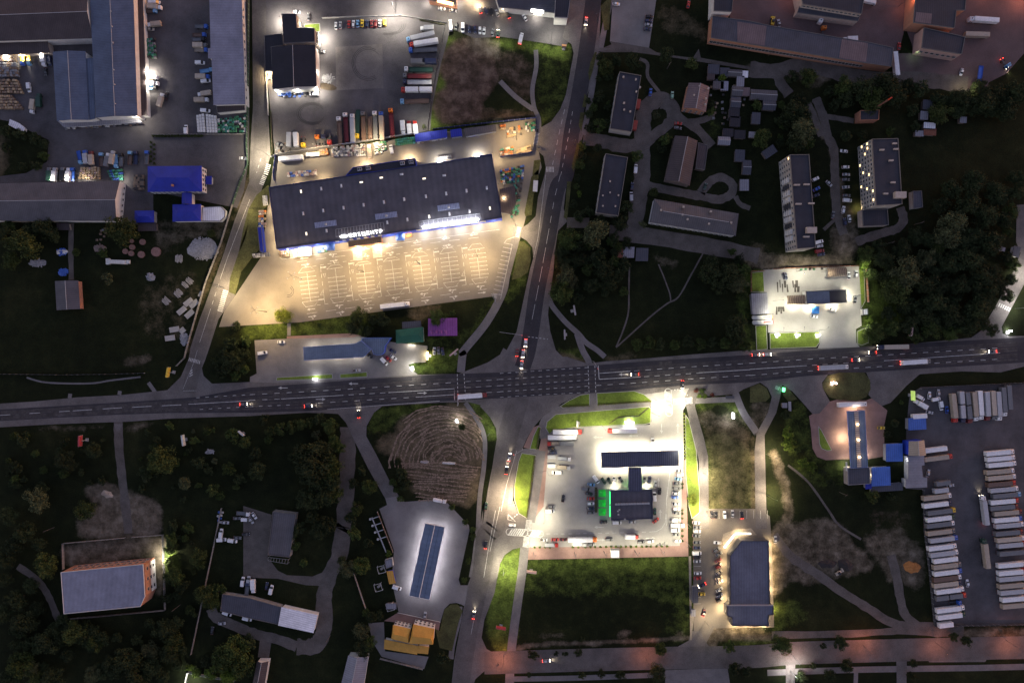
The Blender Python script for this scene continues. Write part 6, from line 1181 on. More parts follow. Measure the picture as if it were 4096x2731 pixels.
vehicle('car','D3',415,1370,3,'silver','silver car with lights on under a tree on the bottom road','cars on the north and south roads',lit=1)
vehicle('car','D3',1828,940,72,'dark_red','dark red car with tail lights on leaving the shop car park',None,lit=2)
row('across the red paving of the glazed-strip station', 'vehicles at the glazed-strip station', 'C4', [('semi',925,487,2,'white','white'),('car',1178,697,0,'yellow')])
row('in the north-west corner of the truck park', 'small vehicles in the truck park', 'C4', [('van',1535,428,-30,'white'),('box_truck',1540,487,150,'white','white'),('car',1610,405,80,'white'),('car',1692,385,85,'silver'),('van',1675,440,10,'white'),('van',1720,500,-80,'white'),('car',1612,558,-12,'silver'),('short_trailer',1500,588,4,'white','white'),('car',1768,535,90,'blue'),('car',1600,1102,74,'silver')])
row('in the north row of the truck park', 'lorries of the truck park', 'E', [('semi',352,207,-84,'red','tan'),('rigid_and_trailer',402,200,-86,'navy','silver'),('rigid_and_trailer',442,205,-84,'dark_red','grey'),('semi',482,198,-85,'white','tan'),('semi',516,190,-86,'white','white'),('semi',560,195,-87,'dark_red','silver'),('semi',598,190,-86,'grey','beige'),('semi',632,195,-86,'white','silver'),('semi',664,168,-86,'white','grey'),('trailer',697,140,-86,'white','grey')])
cabs = ['white','white','white','white','white','red','white','light_blue','red','dark_red','dark_red','blue','white','dark_red','white','red','grey','white','red','white','dark_green','white','red','white']; lds = ['white','white','white','tan','beige','brown','silver','grey','white','grey','tan','white','silver','grey','beige','silver','grey','white','white','silver','tan','silver','white','tan']
xy = [(640,487),(645,523),(652,560),(640,605),(650,642),(650,683),(665,718),(682,754),(668,793),(665,830),(690,864),(690,906),(700,942),(697,990),(707,1030),(717,1066),(722,1115),(715,1190),(718,1238),(720,1276),(722,1320),(727,1360),(740,1404),(742,1446)]
row('in the east truck park column', 'lorries of the truck park', 'E', [('semi',x,y,5,c,l) for (x,y),c,l in zip(xy,cabs,lds)], 'top')
lf = [('trailer',228,468,'white','white'),('semi',252,520,'red','tan'),('short_trailer',262,673,'white','grey'),('car',325,692,'silver',None),('short_trailer',250,718,'white','silver'),('semi',245,765,'white','tan'),('semi',248,812,'navy','white'),('semi',272,857,'yellow','grey'),('semi',268,900,'dark_green','white'),('semi',265,938,'white','grey'),('semi',270,985,'grey','tan'),('semi',286,1030,'blue','silver'),('semi',278,1080,'white','white'),('semi',288,1120,'white','silver'),('trailer',295,1160,'white','white'),('semi',308,1197,'grey','tan'),('semi',312,1238,'blue','white'),('semi',308,1276,'white','brown'),('semi',310,1312,'navy','beige'),('semi',325,1352,'white','white'),('rigid_and_trailer',332,1392,'red','grey'),('tractor',348,1422,'blue',None),('semi',328,1470,'white','white'),('semi',335,1512,'dark_green','white'),('short_trailer',280,1556,'white','white')]
row('in the west truck park column', 'lorries of the truck park', 'E', [(k,x,y,7,c,l) for k,x,y,c,l in lf], 'top')
vehicle('car','E',432,1305,95,'white','white car nose to the west lorry column of the truck park'); vehicle('semi','E',552,1122,97,'dark_green','tan articulated lorry with green cab standing alone in the middle of the truck park',None,'tan')
vehicle('semi','E',545,850,97,'white','white articulated lorry with lights on driving up the middle of the truck park',None,'silver',1)
row('parked on the west side of the junction station', 'lorries and cars at the west side of the station', 'C3', [('semi',605,735,0,'red','white'),('semi',560,783,0,'white','white'),('flat_truck',485,836,180,'red','tan'),('short_trailer',596,831,0,'grey','grey'),('suv',462,882,0,'black'),('car',478,920,0,'navy'),('flat_truck',575,972,-4,'white','silver'),('flat_truck',570,1050,-4,'silver','tan'),('van',508,1098,180,'white'),('car',460,1402,0,'grey'),('van',447,1443,0,'white')], 'top')
for y, lb in ((955,'upper one of two flat trailers beside the brick strip'),(1036,'lower one of two flat trailers beside the brick strip')): 
    r = vehicle('short_trailer','C3',462,y,0,'white',lb,'flat trailers at the station','silver'); r.scale = (.55,.8,.4)
row('around the fuel canopy', 'vehicles around the fuel canopy', 'C3', [('semi',1100,724,180,'red','white'),('van',1370,830,90,'white'),('car',565,1328,82,'black')])
row('around the station shop', 'cars around the station shop', 'C3', [('van',862,1160,-55,'white'),('suv',930,1172,-58,'dark_green'),('car',980,1170,-62,'dark_green'),('car',1022,1166,-86,'white'),('car',1085,1162,-58,'grey'),('car',1295,1160,82,'grey'),('suv',1340,1160,80,'navy'),('car',1393,1202,90,'silver'),('suv',1432,1262,86,'black'),('van',1387,1312,92,'white'),('car',1388,1445,90,'dark_green'),('car',818,1204,-8,'light_blue'),('van',772,1245,-10,'grey'),('car',800,1286,-10,'black'),('car',815,1330,0,'red'),('estate',812,1374,0,'white'),('car',812,1418,0,'navy'),('estate',815,1456,0,'grey'),('car',930,1540,0,'black'),('van',1050,1546,-2,'white'),('car',1185,1538,0,'silver'),('car',1398,1526,38,'red')])
row('in the east car row of the station', 'cars in the east row of the station', 'C3', [('car',1608,1078,5,'silver'),('estate',1612,1117,3,'white'),('car',1600,1155,-6,'light_blue'),('car',1588,1192,-5,'grey'),('suv',1588,1238,-6,'grey'),('car',1577,1280,0,'silver'),('car',1570,1319,-4,'blue'),('car',1577,1378,-5,'silver'),('estate',1582,1422,0,'white'),('car',1585,1458,-5,'grey'),('van',1582,1523,0,'white'),('flat_truck',1590,1568,0,'white','white'),('van',1572,1614,0,'white'),('car',1580,1652,-3,'grey'),('estate',1592,1710,0,'white')], 'top')
row('along the red strip south of the station', 'vehicles along the southern red strip', 'D3', [('pickup',393,286,0,'white'),('car',495,284,0,'red'),('car',570,284,0,'dark_red'),('semi',740,288,0,'orange','white'),('flat_truck',715,325,0,'silver','silver'),('suv',818,328,0,'grey'),('flat_truck',462,331,0,'red','silver'),('suv',980,284,0,'grey'),('box_truck',1183,262,-3,'red','white'),('estate',1265,304,3,'grey'),('estate',1348,300,5,'white'),('estate',108,154,-6,'white')])
row('at the head of the supermarket car park', 'cars at the head of the supermarket car park', 'D3', [('suv',1902,62,88,'black'),('car',1935,62,88,'black'),('suv',2015,62,92,'white'),('car',2085,52,92,'silver'),('car',2170,62,92,'black',None,2),('car',2470,285,90,'silver')])
row('in the west row of the supermarket car park', 'cars in the west row of the supermarket car park', 'D3', [('car',1758,133,-3,'silver'),('car',1768,172,-3,'grey'),('suv',1768,210,-3,'white'),('car',1760,249,-5,'grey'),('car',1765,308,0,'grey'),('car',1765,357,0,'navy'),('van',1768,408,0,'white'),('suv',1768,441,0,'black'),('car',1768,478,0,'silver'),('car',1775,585,0,'white'),('car',1773,630,5,'red'),('car',1812,692,205,'navy',None,1),('car',1808,772,0,'yellow')], 'top')
row('in the slanted row beside the supermarket', 'cars beside the supermarket wall', 'D3', [('car',1950,312,175,'white'),('suv',1942,375,35,'grey'),('car',1960,413,28,'grey'),('car',1957,470,30,'dark_red'),('suv',1962,522,32,'dark_red'),('car',1962,577,34,'beige'),('car',1963,628,30,'beige'),('car',1970,662,25,'beige'),('car',1968,733,32,'silver'),('car',1967,785,28,'navy'),('suv',1968,825,25,'black')], 'top')
vehicle('semi','B2',1295,1165,6.5,'white','white articulated lorry parked at the south edge of the store car park',None,'white')
row('at the northern petrol station', 'cars at the northern petrol station', 'C2', [('car',277,-72,0,'white'),('van',108,25,8,'white'),('pickup',955,182,4,'silver'),('car',1285,65,-40,'white'),('car',1240,80,-45,'red'),('van',1200,102,-48,'white'),('car',1070,50,-40,'black'),('car',1280,10,-30,'navy'),('car',1650,8,88,'silver'),('car',1688,6,-85,'grey'),('car',1725,12,-80,'navy')])
row('around the white-glowing forecourt', 'vehicles around the white-glowing forecourt', 'D2', [('van',1315,718,-20,'white'),('car',1568,965,84,'silver'),('tank_truck',1700,-70,-12,'white','white')])
row('in the depot lot', 'vehicles in the depot lot', 'D2', [('car',35,70,-58,'white'),('car',8,110,-60,'silver'),('box_truck',22,705,-88,'white','white'),('van',185,735,78,'white'),('car',148,700,82,'navy')])
row('in the weedy breakers yard', 'vehicles in the breakers yard', 'D1', [('flat_truck',2180,50,-5,'white','grey'),('van',2200,106,-3,'white'),('car',2120,93,0,'grey'),('car',2015,131,-4,'silver'),('van',1975,230,84,'white'),('van',1980,288,2,'white'),('van',2078,297,-10,'white'),('car',2125,268,-5,'grey'),('suv',2200,235,0,'black'),('van',2170,662,84,'white'),('van',2222,655,86,'silver'),('flat_truck',2215,722,84,'navy','grey'),('van',2030,948,-22,'white'),('van',2210,996,-15,'white'),('car',1985,1035,3,'silver'),('car',1900,1100,84,'black')])
row('in front of the pale blue store', 'delivery trucks before the pale blue store', 'A1', [('flat_truck',1805,240,-3,'blue','grey'),('flat_truck',1788,316,0,'blue','brown'),('flat_truck',1780,356,0,'black','grey'),('box_truck',1785,400,0,'grey','beige'),('flat_truck',1805,450,-3,'blue','tan'),('van',1787,558,0,'white'),('flat_truck',1852,636,8,'light_blue','light_blue'),('box_truck',1808,681,0,'blue','beige'),('van',1838,722,8,'white'),('box_truck',1825,835,190,'white','beige'),('box_truck',1797,890,2,'white','tan'),('van',1835,988,-3,'white')], 'top')
row('beside the brown warehouse aisle', 'delivery trucks beside the brown aisle', 'A1', [('minibus',1375,14,0,'white'),('box_truck',1378,56,-6,'white','beige'),('flat_truck',1348,101,-2,'light_blue','brown'),('box_truck',1375,212,186,'white','tan'),('car',1345,262,0,'beige'),('flat_truck',1358,697,-2,'white','beige'),('box_truck',1352,743,0,'white','white'),('flat_truck',1352,788,2,'black','light_blue'),('box_truck',1432,890,74,'white','beige'),('car',1490,855,80,'black')], 'top')
row('in the crate yard at the left edge', 'vehicles in the crate yard', 'A1', [('flat_truck',203,530,-84,'blue','yellow'),('flat_truck',257,530,-80,'light_blue','yellow'),('box_truck',376,525,-84,'white','white'),('van',435,542,-85,'navy'),('car',405,640,-88,'black'),('van',250,782,-84,'white'),('box_truck',280,950,-98,'white','beige'),('box_truck',338,895,92,'dark_green','dark_green')])
row('amid the works yard', 'delivery trucks in the works yard', 'A1', [('flat_truck',716,1412,-76,'light_blue','blue'),('box_truck',757,1402,98,'blue','silver'),('box_truck',808,1412,94,'dark_red','beige'),('flat_truck',908,1430,88,'light_blue','brown'),('box_truck',952,1428,80,'white','grey'),('box_truck',996,1408,82,'silver','beige'),('flat_truck',1040,1446,-84,'light_blue','light_blue'),('flat_truck',1086,1432,90,'black','grey'),('flat_truck',1166,1416,86,'light_blue','brown'),('flat_truck',1218,1414,88,'navy','navy'),('flat_truck',1316,1412,86,'blue','grey')])
row('in the paved yard of the blue-roofed house', 'cars near the blue-roofed house', 'A1', [('van',1660,1157,92,'white'),('car',2175,1418,-3,'white')])
row('backed up to the slate warehouse', 'delivery trucks at the slate warehouse', 'B1', [('box_truck',430,-10,90,'grey','dark_green'),('box_truck',478,-8,86,'silver','white'),('box_truck',552,-10,90,'grey','black'),('box_truck',602,-6,86,'white','white'),('flat_truck',652,-4,88,'blue','blue')])
# ------------------------------------------------------------------ trees and shrubs
def leafmat(n, c):
    m = bpy.data.materials.new('leaf_'+n); m.use_nodes = True; nt = m.node_tree; N, L = nt.nodes, nt.links; b = N['Principled BSDF']
    b.inputs['Roughness'].default_value = .8; b.inputs['Specular IOR Level'].default_value = .15
    oi = N.new('ShaderNodeObjectInfo'); tc = N.new('ShaderNodeTexCoord'); ns = N.new('ShaderNodeTexNoise'); ns.inputs['Scale'].default_value = 3.; ns.inputs['Detail'].default_value = 4; L.new(tc.outputs['Object'], ns.inputs['Vector'])
    r = N.new('ShaderNodeValToRGB'); e = r.color_ramp.elements; e[0].position, e[1].position = .3, .72
    e[0].color = (c[0]*.5, c[1]*.55, c[2]*.5, 1); e[1].color = (c[0]*2.2, c[1]*2., c[2]*1.8, 1); L.new(ns.outputs['Fac'], r.inputs[0])  # wide noise contrast also paints highlights on the crowns
    h = N.new('ShaderNodeHueSaturation'); mr = N.new('ShaderNodeMapRange'); mr.inputs[3].default_value = .75; mr.inputs[4].default_value = 1.3; L.new(oi.outputs['Random'], mr.inputs[0]); L.new(mr.outputs[0], h.inputs['Value']); L.new(r.outputs[0], h.inputs['Color']); L.new(h.outputs[0], b.inputs['Base Color'])
    return m
LEAF = {n: leafmat(n, c) for n, c in dict(dark=(.017, .026, .011), mid=(.028, .045, .013), olive=(.029, .042, .013), bright=(.055, .09, .015), pale=(.042, .052, .026), red=(.06, .018, .015), lime=(.10, .13, .02)).items()}
bark = mat('bark', (.07, .055, .045), .95, .3, 3.)
def crown(n_clump, n_leaf, leaf, seed, flat=.8):
    r = np.random.default_rng(seed); cl = []
    while len(cl) < n_clump:
        q = r.uniform(-1, 1, 3)
        if .15 < np.linalg.norm(q) < 1: cl.append(q*np.array([.72, .72, .62*flat])*(.75+.4*r.random()))
    V, F = [], []; k = n_leaf//n_clump
    for c in cl:
        R = r.uniform(.20, .36)
        d = r.normal(size=(k, 3)); d /= np.linalg.norm(d, axis=1)[:, None]; pos = c+d*R*(r.random((k, 1))**.35)*np.array([1, 1, .8])
        nr = d+r.normal(size=(k, 3))*.6; nr[:, 2] += .35; nr /= np.linalg.norm(nr, axis=1)[:, None]
        up = r.normal(size=(k, 3)); u = np.cross(nr, up); u /= np.linalg.norm(u, axis=1)[:, None]; v = np.cross(nr, u); s = leaf*r.uniform(.6, 1.3, (k, 1))
        V.append(np.stack([pos-u*s, pos-v*s*.6, pos+u*s, pos+v*s*.6], 1))
    V = np.concatenate(V).reshape(-1, 3); n = len(V)//4; me = bpy.data.meshes.new('crown')
    V[:, 2] += .62*flat
    me.vertices.add(len(V)); me.vertices.foreach_set('co', V.astype(np.float32).ravel()); me.loops.add(len(V)); me.loops.foreach_set('vertex_index', np.arange(len(V), dtype=np.int32)); me.polygons.add(n); me.polygons.foreach_set('loop_start', np.arange(0, len(V), 4, dtype=np.int32)); me.update(calc_edges=True)
    me.materials.append(LEAF['mid']); return me
CROWN = {'big': [crown(46, 3900, .052, 10+i) for i in range(4)], 'med': [crown(26, 1800, .075, 20+i) for i in range(4)], 'small': [crown(15, 800, .11, 30+i) for i in range(4)], 'ball': [crown(30, 700, .13, 40+i, 1.) for i in range(2)]}
def trunk_mesh(seed):
    r = random.Random(seed); mb = MB(); mb.tube((0, 0, 0), (0, 0, .75), .055, 7, r2=.03)
    for i in range(5):
        a = i*1.257+r.random(); z = .3+.08*i; mb.tube((0, 0, z), (.45*math.cos(a), .45*math.sin(a), z+.35), .022, 5, r2=.008)
    return mb.mesh('trunk', [bark])
TRUNK = [trunk_mesh(i) for i in range(3)]; _tn = [0]
def tree(c, R, tone, label, group, hf=1.55, name='tree', cat='tree', size=None):
    _tn[0] += 1; i = _tn[0]; r = thing(name, label, cat, (c.x, c.y, 0), random.uniform(0, 6.28), group); sz = size or ('big' if R > 4.6 else 'med' if R > 2.4 else 'small')
    H = R*hf
    t = link('trunk', TRUNK[i % 3], r); t.scale = (R*1.1, R*1.1, H*.95)
    o = link('crown', CROWN[sz][i % len(CROWN[sz])], r); o.scale = (R*1.12*random.uniform(.92, 1.1), R*1.12*random.uniform(.92, 1.1), H*.72); o.location = (0, 0, H*.28)
    o.material_slots[0].link = 'OBJECT'; o.material_slots[0].material = LEAF[tone]; return r
KM = K/2.24
TONE = {'d': 'dark', 'm': 'mid', 'o': 'olive', 'b': 'bright', 'p': 'pale', 'l': 'lime'}
TW = {'d': 'dark', 'm': 'green', 'o': 'olive', 'b': 'bright green', 'p': 'pale grey-green', 'l': 'lime green'}
def grove(where, group, t, items):
    """items (x, y, radius px, tone); labels: tone, size rank, place in the group from the left"""
    items = sorted(items); n = len(items); big = max(i[2] for i in items); rank = sorted([i[2] for i in items], reverse=True)
    for k, it in enumerate(items):
        x, y, r, tn = it; tw = TW[tn]; same = sum(1 for j in items if j[3] == tn)
        if n == 1: lb = '%s tree %s' % (tw, where)
        elif r == big and rank.count(big) == 1: lb = '%s tree with the widest crown %s' % (tw, where)
        elif same == 1: lb = '%s tree, alone of that shade %s' % (tw, where)
        else: lb = '%s tree, %s from the left %s' % (tw, ORD[k] if k < 25 else 'one', where)
        if k >= 25: lb = '%s tree in the right half of those %s' % (tw, where)
        R = r*KM; sm = r <= 55
        if sm and 'widest' not in lb: lb = lb.replace(' tree', ' small tree', 1).replace(' from the left', ' from left')
        tree(p(t, x, y, R*.9), R, TONE[tn], lb, group, 1.55, *(('small_tree', 'small tree') if sm else ()))
g1 = 'trees of the housing quarter'
grove('around the red-porched flats', g1, 'A3', [(945,600,75,'o'),(1190,560,85,'d'),(900,510,50,'d'),(880,1130,70,'m'),(810,1150,55,'d'),(950,1120,55,'d'),(800,1020,45,'d'),(890,870,60,'d'),(1040,540,60,'d')])
grove('between the lanes near the brick house', g1, 'A3', [(1715,580,62,'o'),(1490,500,75,'d'),(1400,1040,42,'p'),(1480,1250,60,'m'),(1450,1330,50,'d'),(1885,930,48,'d'),(1990,695,40,'b'),(1890,1000,40,'m')])
grove('along the north road south of the side lane', g1, 'A3', [(1220,1400,60,'m'),(740,1310,48,'m'),(725,1400,50,'d'),(710,1480,52,'m'),(880,1330,45,'d')])
grove('beside the flats near the north road', g1, 'B3', [(705,165,34,'b'),(690,30,40,'d'),(680,100,36,'m'),(1130,300,70,'d'),(1080,430,80,'d'),(650,260,45,'d'),(720,370,60,'d'),(900,400,60,'d'),(1370,160,50,'o'),(1280,440,40,'p'),(800,330,50,'d')])
grove('in the wood east of the north road', 'trees of the roadside wood', 'B3', [(850,530,140,'p'),(620,580,110,'m'),(560,690,80,'d'),(560,790,85,'d'),(585,890,100,'p'),(555,1050,110,'m'),(640,960,75,'p'),(790,850,58,'o'),(700,760,80,'d'),(900,690,60,'d'),(940,860,95,'d'),(820,990,80,'d'),(970,980,80,'d'),(1050,900,75,'d'),(1120,800,70,'d'),(700,1110,60,'d'),(1060,650,50,'m'),(700,640,70,'d'),(900,780,70,'d'),(1020,780,60,'m'),(1030,560,60,'d'),(1130,590,45,'d')])
grove('between the big meadow and the north-east station', 'trees of the big meadow', 'B3', [(1880,880,110,'d'),(2040,900,115,'d'),(2130,980,95,'p'),(1960,1000,80,'d'),(2080,690,42,'m'),(2110,1370,115,'d'),(1900,780,70,'d'),(2180,850,70,'m'),(2150,760,60,'d'),(2180,1080,60,'m')])
grove('in the hedge row north of the main road', 'trees of the roadside hedge', 'B3', [(1220,1520,60,'m'),(1330,1500,65,'m'),(1440,1520,55,'d'),(1560,1515,55,'m'),(1680,1500,60,'d'),(1790,1515,55,'m'),(1900,1500,55,'d'),(2010,1500,60,'m'),(2120,1490,60,'d'),(2200,1540,55,'m')])
g2 = 'trees of the north-east wood'
grove('beside the twin lanes west of the boiler house', g2, 'A4', [(370,690,72,'d'),(515,690,88,'m'),(430,890,72,'d'),(400,1000,110,'d'),(470,1180,130,'p'),(420,1290,90,'d'),(100,1250,95,'m'),(480,1040,80,'d'),(530,1280,60,'m'),(60,940,50,'m'),(300,1080,70,'d')])
grove('north of the boiler house', g2, 'A4', [(830,770,95,'m'),(1000,790,115,'d'),(1200,770,135,'d'),(1090,890,130,'m'),(1310,870,105,'d'),(850,890,85,'d'),(1250,900,70,'o'),(720,830,60,'d'),(1400,780,80,'d'),(750,940,60,'d')])
grove('near the garden huts at the right', g2, 'A4', [(1700,1020,100,'o'),(1880,900,110,'d'),(2080,900,120,'d'),(1260,1180,42,'m'),(1650,880,60,'d'),(1980,960,80,'d'),(2200,860,100,'d'),(2300,980,110,'d'),(2150,1000,70,'d'),(1000,1220,55,'d'),(860,1230,60,'d'),(2400,820,110,'d'),(1480,1130,50,'d')])
grove('in the dark wood east of the north-east station', g2, 'B4', [(1800,450,135,'p'),(1740,560,120,'p'),(1690,640,80,'o'),(1570,760,95,'p'),(1390,870,150,'p'),(1290,1030,130,'o'),(1230,890,90,'d'),(1560,970,115,'d'),(1190,750,100,'d'),(1040,710,80,'m'),(1350,660,95,'d'),(1480,560,80,'d'),(1110,1410,95,'m'),(1250,1370,85,'m'),(1640,880,80,'d'),(1150,640,70,'d'),(1020,800,60,'b'),(1090,900,70,'m'),(1240,1240,70,'d'),(1070,1300,40,'b'),(1380,1180,80,'d')])
grove('in the far eastern wood', g2, 'B4', [(1950,250,120,'d'),(2100,380,120,'d'),(2150,620,125,'d'),(1960,760,120,'d'),(2080,950,130,'d'),(1880,1000,110,'d'),(1800,1250,110,'d'),(1530,1280,100,'d'),(1660,1150,115,'d'),(2030,1180,120,'d'),(1400,1340,90,'d'),(1780,820,100,'d'),(1930,560,100,'d'),(1700,280,90,'d'),(1800,130,100,'d'),(2000,60,110,'d'),(2180,150,110,'d'),(1620,1380,90,'m'),(1800,1420,80,'m'),(1950,1350,90,'d'),(1480,1440,70,'m'),(1700,1000,90,'d'),(1740,1300,80,'d')])
grove('along the lit lane at the right edge', g2, 'B5', [(520,740,62,'d'),(570,815,62,'m'),(545,930,62,'d'),(520,1080,70,'d'),(440,1000,85,'d'),(470,400,85,'d'),(555,330,75,'o'),(380,880,90,'d'),(400,620,80,'d'),(530,500,60,'m'),(300,1100,90,'d'),(350,350,90,'d'),(600,150,90,'d'),(450,200,90,'d'),(250,550,90,'d'),(600,20,80,'d')])
g3 = 'trees south-west of the junction'
grove('in the south-western meadow', g3, 'C1', [(1460,980,140,'o'),(1660,1180,65,'p'),(340,1330,110,'p'),(1520,680,42,'m'),(1860,720,42,'m'),(2080,770,72,'m'),(2190,830,65,'o'),(2050,1070,65,'m'),(1900,1250,65,'o'),(760,1440,90,'o'),(140,1060,65,'d'),(600,1000,100,'d'),(1970,1310,45,'m'),(380,1240,60,'d'),(1780,1000,60,'d'),(1300,1100,70,'d'),(200,800,70,'d'),(850,900,80,'d'),(130,770,40,'m'),(2150,1150,60,'d')])
grove('in the wood beside the forked lane', g3, 'C2', [(190,735,60,'o'),(280,705,60,'o'),(370,685,62,'o'),(460,665,62,'o'),(530,650,50,'o'),(160,800,45,'m'),(720,680,75,'m'),(745,810,65,'m'),(800,880,60,'m'),(580,1000,180,'d'),(650,890,110,'d'),(720,1050,130,'m'),(560,1160,110,'d'),(520,1330,110,'d'),(650,1290,120,'d'),(760,1290,90,'m'),(440,960,90,'d'),(60,1080,85,'d'),(50,920,62,'d'),(720,1170,110,'d'),(600,760,50,'p'),(120,620,55,'d'),(620,620,60,'d')])
grove('between the forked lane and the straw field', g3, 'C2', [(1080,1220,82,'m'),(920,1190,52,'d'),(960,1400,62,'o'),(1350,1110,62,'d'),(1400,1200,62,'d'),(1280,1190,42,'m'),(1305,1250,36,'m'),(1900,682,42,'m'),(1340,1335,36,'m'),(1000,1080,45,'d'),(1320,1000,40,'d'),(900,1480,40,'d'),(1150,760,40,'d')])
grove('in the dark corner by the diagonal road mouth', 'trees by the diagonal road', 'C1', [(2080,110,110,'d'),(2170,50,80,'d'),(1990,190,65,'d'),(2110,230,55,'m'),(1950,90,60,'d'),(2200,170,55,'m'),(2020,20,70,'d'),(2200,-80,60,'m')])
g4 = 'trees of the southern yards'
grove('around the depot and motel', g4, 'D2', [(930,230,72,'m'),(900,100,62,'d'),(440,190,72,'d'),(700,150,92,'d'),(620,200,82,'d'),(400,330,52,'m'),(490,490,42,'m'),(560,90,72,'d'),(880,540,82,'p'),(1000,520,82,'m'),(1040,940,42,'m'),(1090,965,62,'d'),(1150,955,50,'d'),(1000,1110,82,'p'),(1010,1230,92,'d'),(1070,1210,72,'m'),(950,30,52,'o'),(1240,405,36,'b'),(1730,1340,62,'d'),(1020,1320,60,'d'),(1060,320,50,'d'),(390,240,50,'m'),(820,470,50,'d')])
grove('around the tall white-walled hall', g4, 'D1', [(420,510,112,'o'),(1530,285,62,'m'),(1520,370,52,'m'),(1560,600,92,'m'),(1780,440,82,'o'),(1850,760,92,'o'),(1900,840,80,'m'),(1960,740,72,'m'),(50,640,80,'d'),(1640,700,70,'d'),(1780,500,60,'m')])
grove('around the walled yard at the bottom edge', g4, 'D1', [(2120,1270,122,'m'),(2000,1340,122,'m'),(2180,1410,112,'m'),(2060,1490,92,'b'),(1900,1475,70,'b'),(1770,1470,52,'b'),(2230,1200,70,'d'),(1850,1380,60,'d'),(1700,1430,40,'b')])  # bright tone puts lamplight into the leaf colour of these crowns
it = []; rr = random.Random(5)
for k in range(24): it.append((rr.uniform(20, 1640), rr.uniform(1020, 1540), rr.uniform(70, 125), rr.choice('ddddmdop')))
grove('in the dark south-western wood', g4, 'D1', it)
grove('left of the tall white-walled hall', g4, 'D1', [(80,80,90,'d'),(230,220,100,'d'),(120,330,90,'d'),(360,330,70,'d'),(60,460,90,'d'),(280,700,80,'d'),(150,820,100,'d'),(330,900,80,'d'),(40,940,90,'d')])
g5 = 'trees of the north-west'
grove('in the weedy ground south of the slate warehouse', g5, 'B1', [(220,620,150,'o'),(100,760,92,'o'),(1100,500,140,'o'),(60,540,90,'d'),(400,480,100,'d'),(1890,530,46,'o'),(690,690,46,'m'),(960,930,62,'p'),(280,500,80,'d'),(480,540,70,'d'),(920,700,50,'m'),(70,470,70,'m')])
grove('on the weedy bank of the yard pond', g5, 'A1', [(60,1180,60,'d'),(180,1200,60,'d'),(310,1240,60,'d'),(400,1300,50,'d'),(390,1400,50,'m'),(330,1480,55,'d'),(60,1330,50,'d'),(200,1500,50,'d')])
g6 = 'trees south of the store car park'
grove('along the south edge of the store car park', g6, 'B2', [(295,1260,86,'l'),(975,1262,82,'o'),(1675,1275,76,'m'),(1745,1272,40,'m'),(1815,1240,36,'m'),(940,1350,82,'d'),(1200,1290,72,'d'),(625,1345,26,'m'),(1050,1395,52,'d'),(-130,1350,50,'d'),(-160,1500,70,'d'),(1100,1300,60,'d')])  # lime leaves of the one crown paint the lamplight on it
g7 = 'trees in the east'
grove('west of the glazed-strip station', g7, 'C4', [(345,738,62,'b'),(345,840,66,'b'),(475,1000,52,'b'),(545,1050,56,'b'),(325,580,52,'d'),(1290,660,42,'d'),(1360,470,26,'m'),(1090,1310,62,'o'),(720,1190,42,'d'),(640,1090,40,'d'),(420,890,36,'m'),(1270,1310,45,'d'),(1230,760,40,'d')])
grove('along the bottom road', 'trees along the bottom road', 'D3', [(1430,1265,66,'m'),(700,1290,42,'d'),(740,1180,32,'d'),(295,1320,50,'d'),(590,1300,32,'d'),(1410,1480,90,'d'),(910,1480,42,'d'),(1080,1500,52,'d'),(730,1500,42,'d'),(2110,1440,72,'d'),(2210,1460,52,'d'),(2060,1240,62,'m'),(500,1300,26,'d'),(260,1490,30,'d')])
grove('along the eastern bottom road', 'trees along the bottom road', 'D4', [(60,1220,100,'m'),(600,1205,66,'d'),(440,1240,36,'d'),(1720,1195,52,'d'),(1610,1155,45,'d'),(660,1410,72,'d'),(350,1410,36,'d'),(1250,1390,42,'d'),(250,1510,60,'d'),(500,1500,60,'d'),(1240,1510,50,'d')])
tree(p('C3',1720,1340,3), 50*KM, 'lime', 'lime green tree lit by a lamp on the lawn strip east of the station', 'trees in the east')  # lamplight is put into the lime leaf colour as well
tree(p('A2',1552,1132,1.5), 26*KM, 'pale', 'small pale bush glowing under a lamp in the truck yard corner', 'trees of the north-west', 1.1, 'bush', 'bush', 'small')
def shrub(c, R, tone, label, group, hf=1.3): return tree(c, R, tone, label, group, hf, 'shrub', 'shrub', 'ball')
for x in (310,357,403,445,653,700,762,810,850,897,950,995,1038,1083,1127,1173,1219,1268,1310,1350,1400,1447,1495):
    shrub(p('D3',x,352-x*.009), 13*KM, 'bright', 'clipped round shrub in the line along the southern red strip', 'clipped shrubs on the southern red strip')
for k in range(14): shrub(p('C3',1648+k*.6,570+k*30), 11*KM, 'lime', 'small round shrub in the line east of the station entrance lane', 'shrubs along the entrance lane')
for y in (1460,1505,1430,1570,1613,1660,1705,1195,1230): shrub(p('C3',1632,y), 13*KM, 'mid', 'round shrub behind the east car row of the station', 'shrubs behind the east car row')
for x, y, r, tn, lb in [(1780,410,24,'bright','left of two bright round shrubs in the entrance bed'),(1830,408,26,'bright','right of two bright round shrubs in the entrance bed'),(1805,360,30,'mid','largest round green shrub in the entrance bed'),(1755,362,22,'red','dark red shrub in the entrance bed by the main road'),(1895,400,22,'red','dark red shrub at the east end of the entrance bed')]: shrub(p('C3',x,y), r*KM, tn, lb, 'shrubs of the entrance bed')
for x, y in ((1995,185),(2000,250),(1955,465),(1920,635),(1815,-12),(1930,118)): shrub(p('D2',x,y), 32*KM, 'mid', 'round garden shrub along the east kerb of the white-glowing forecourt', 'shrubs around the white-glowing forecourt')
for k in range(6): shrub(p('C2',1480+k*18,128-k*1), 9*KM, 'bright', 'tiny shrub in the short line by the northern petrol station sign', 'shrubs of the northern petrol station')
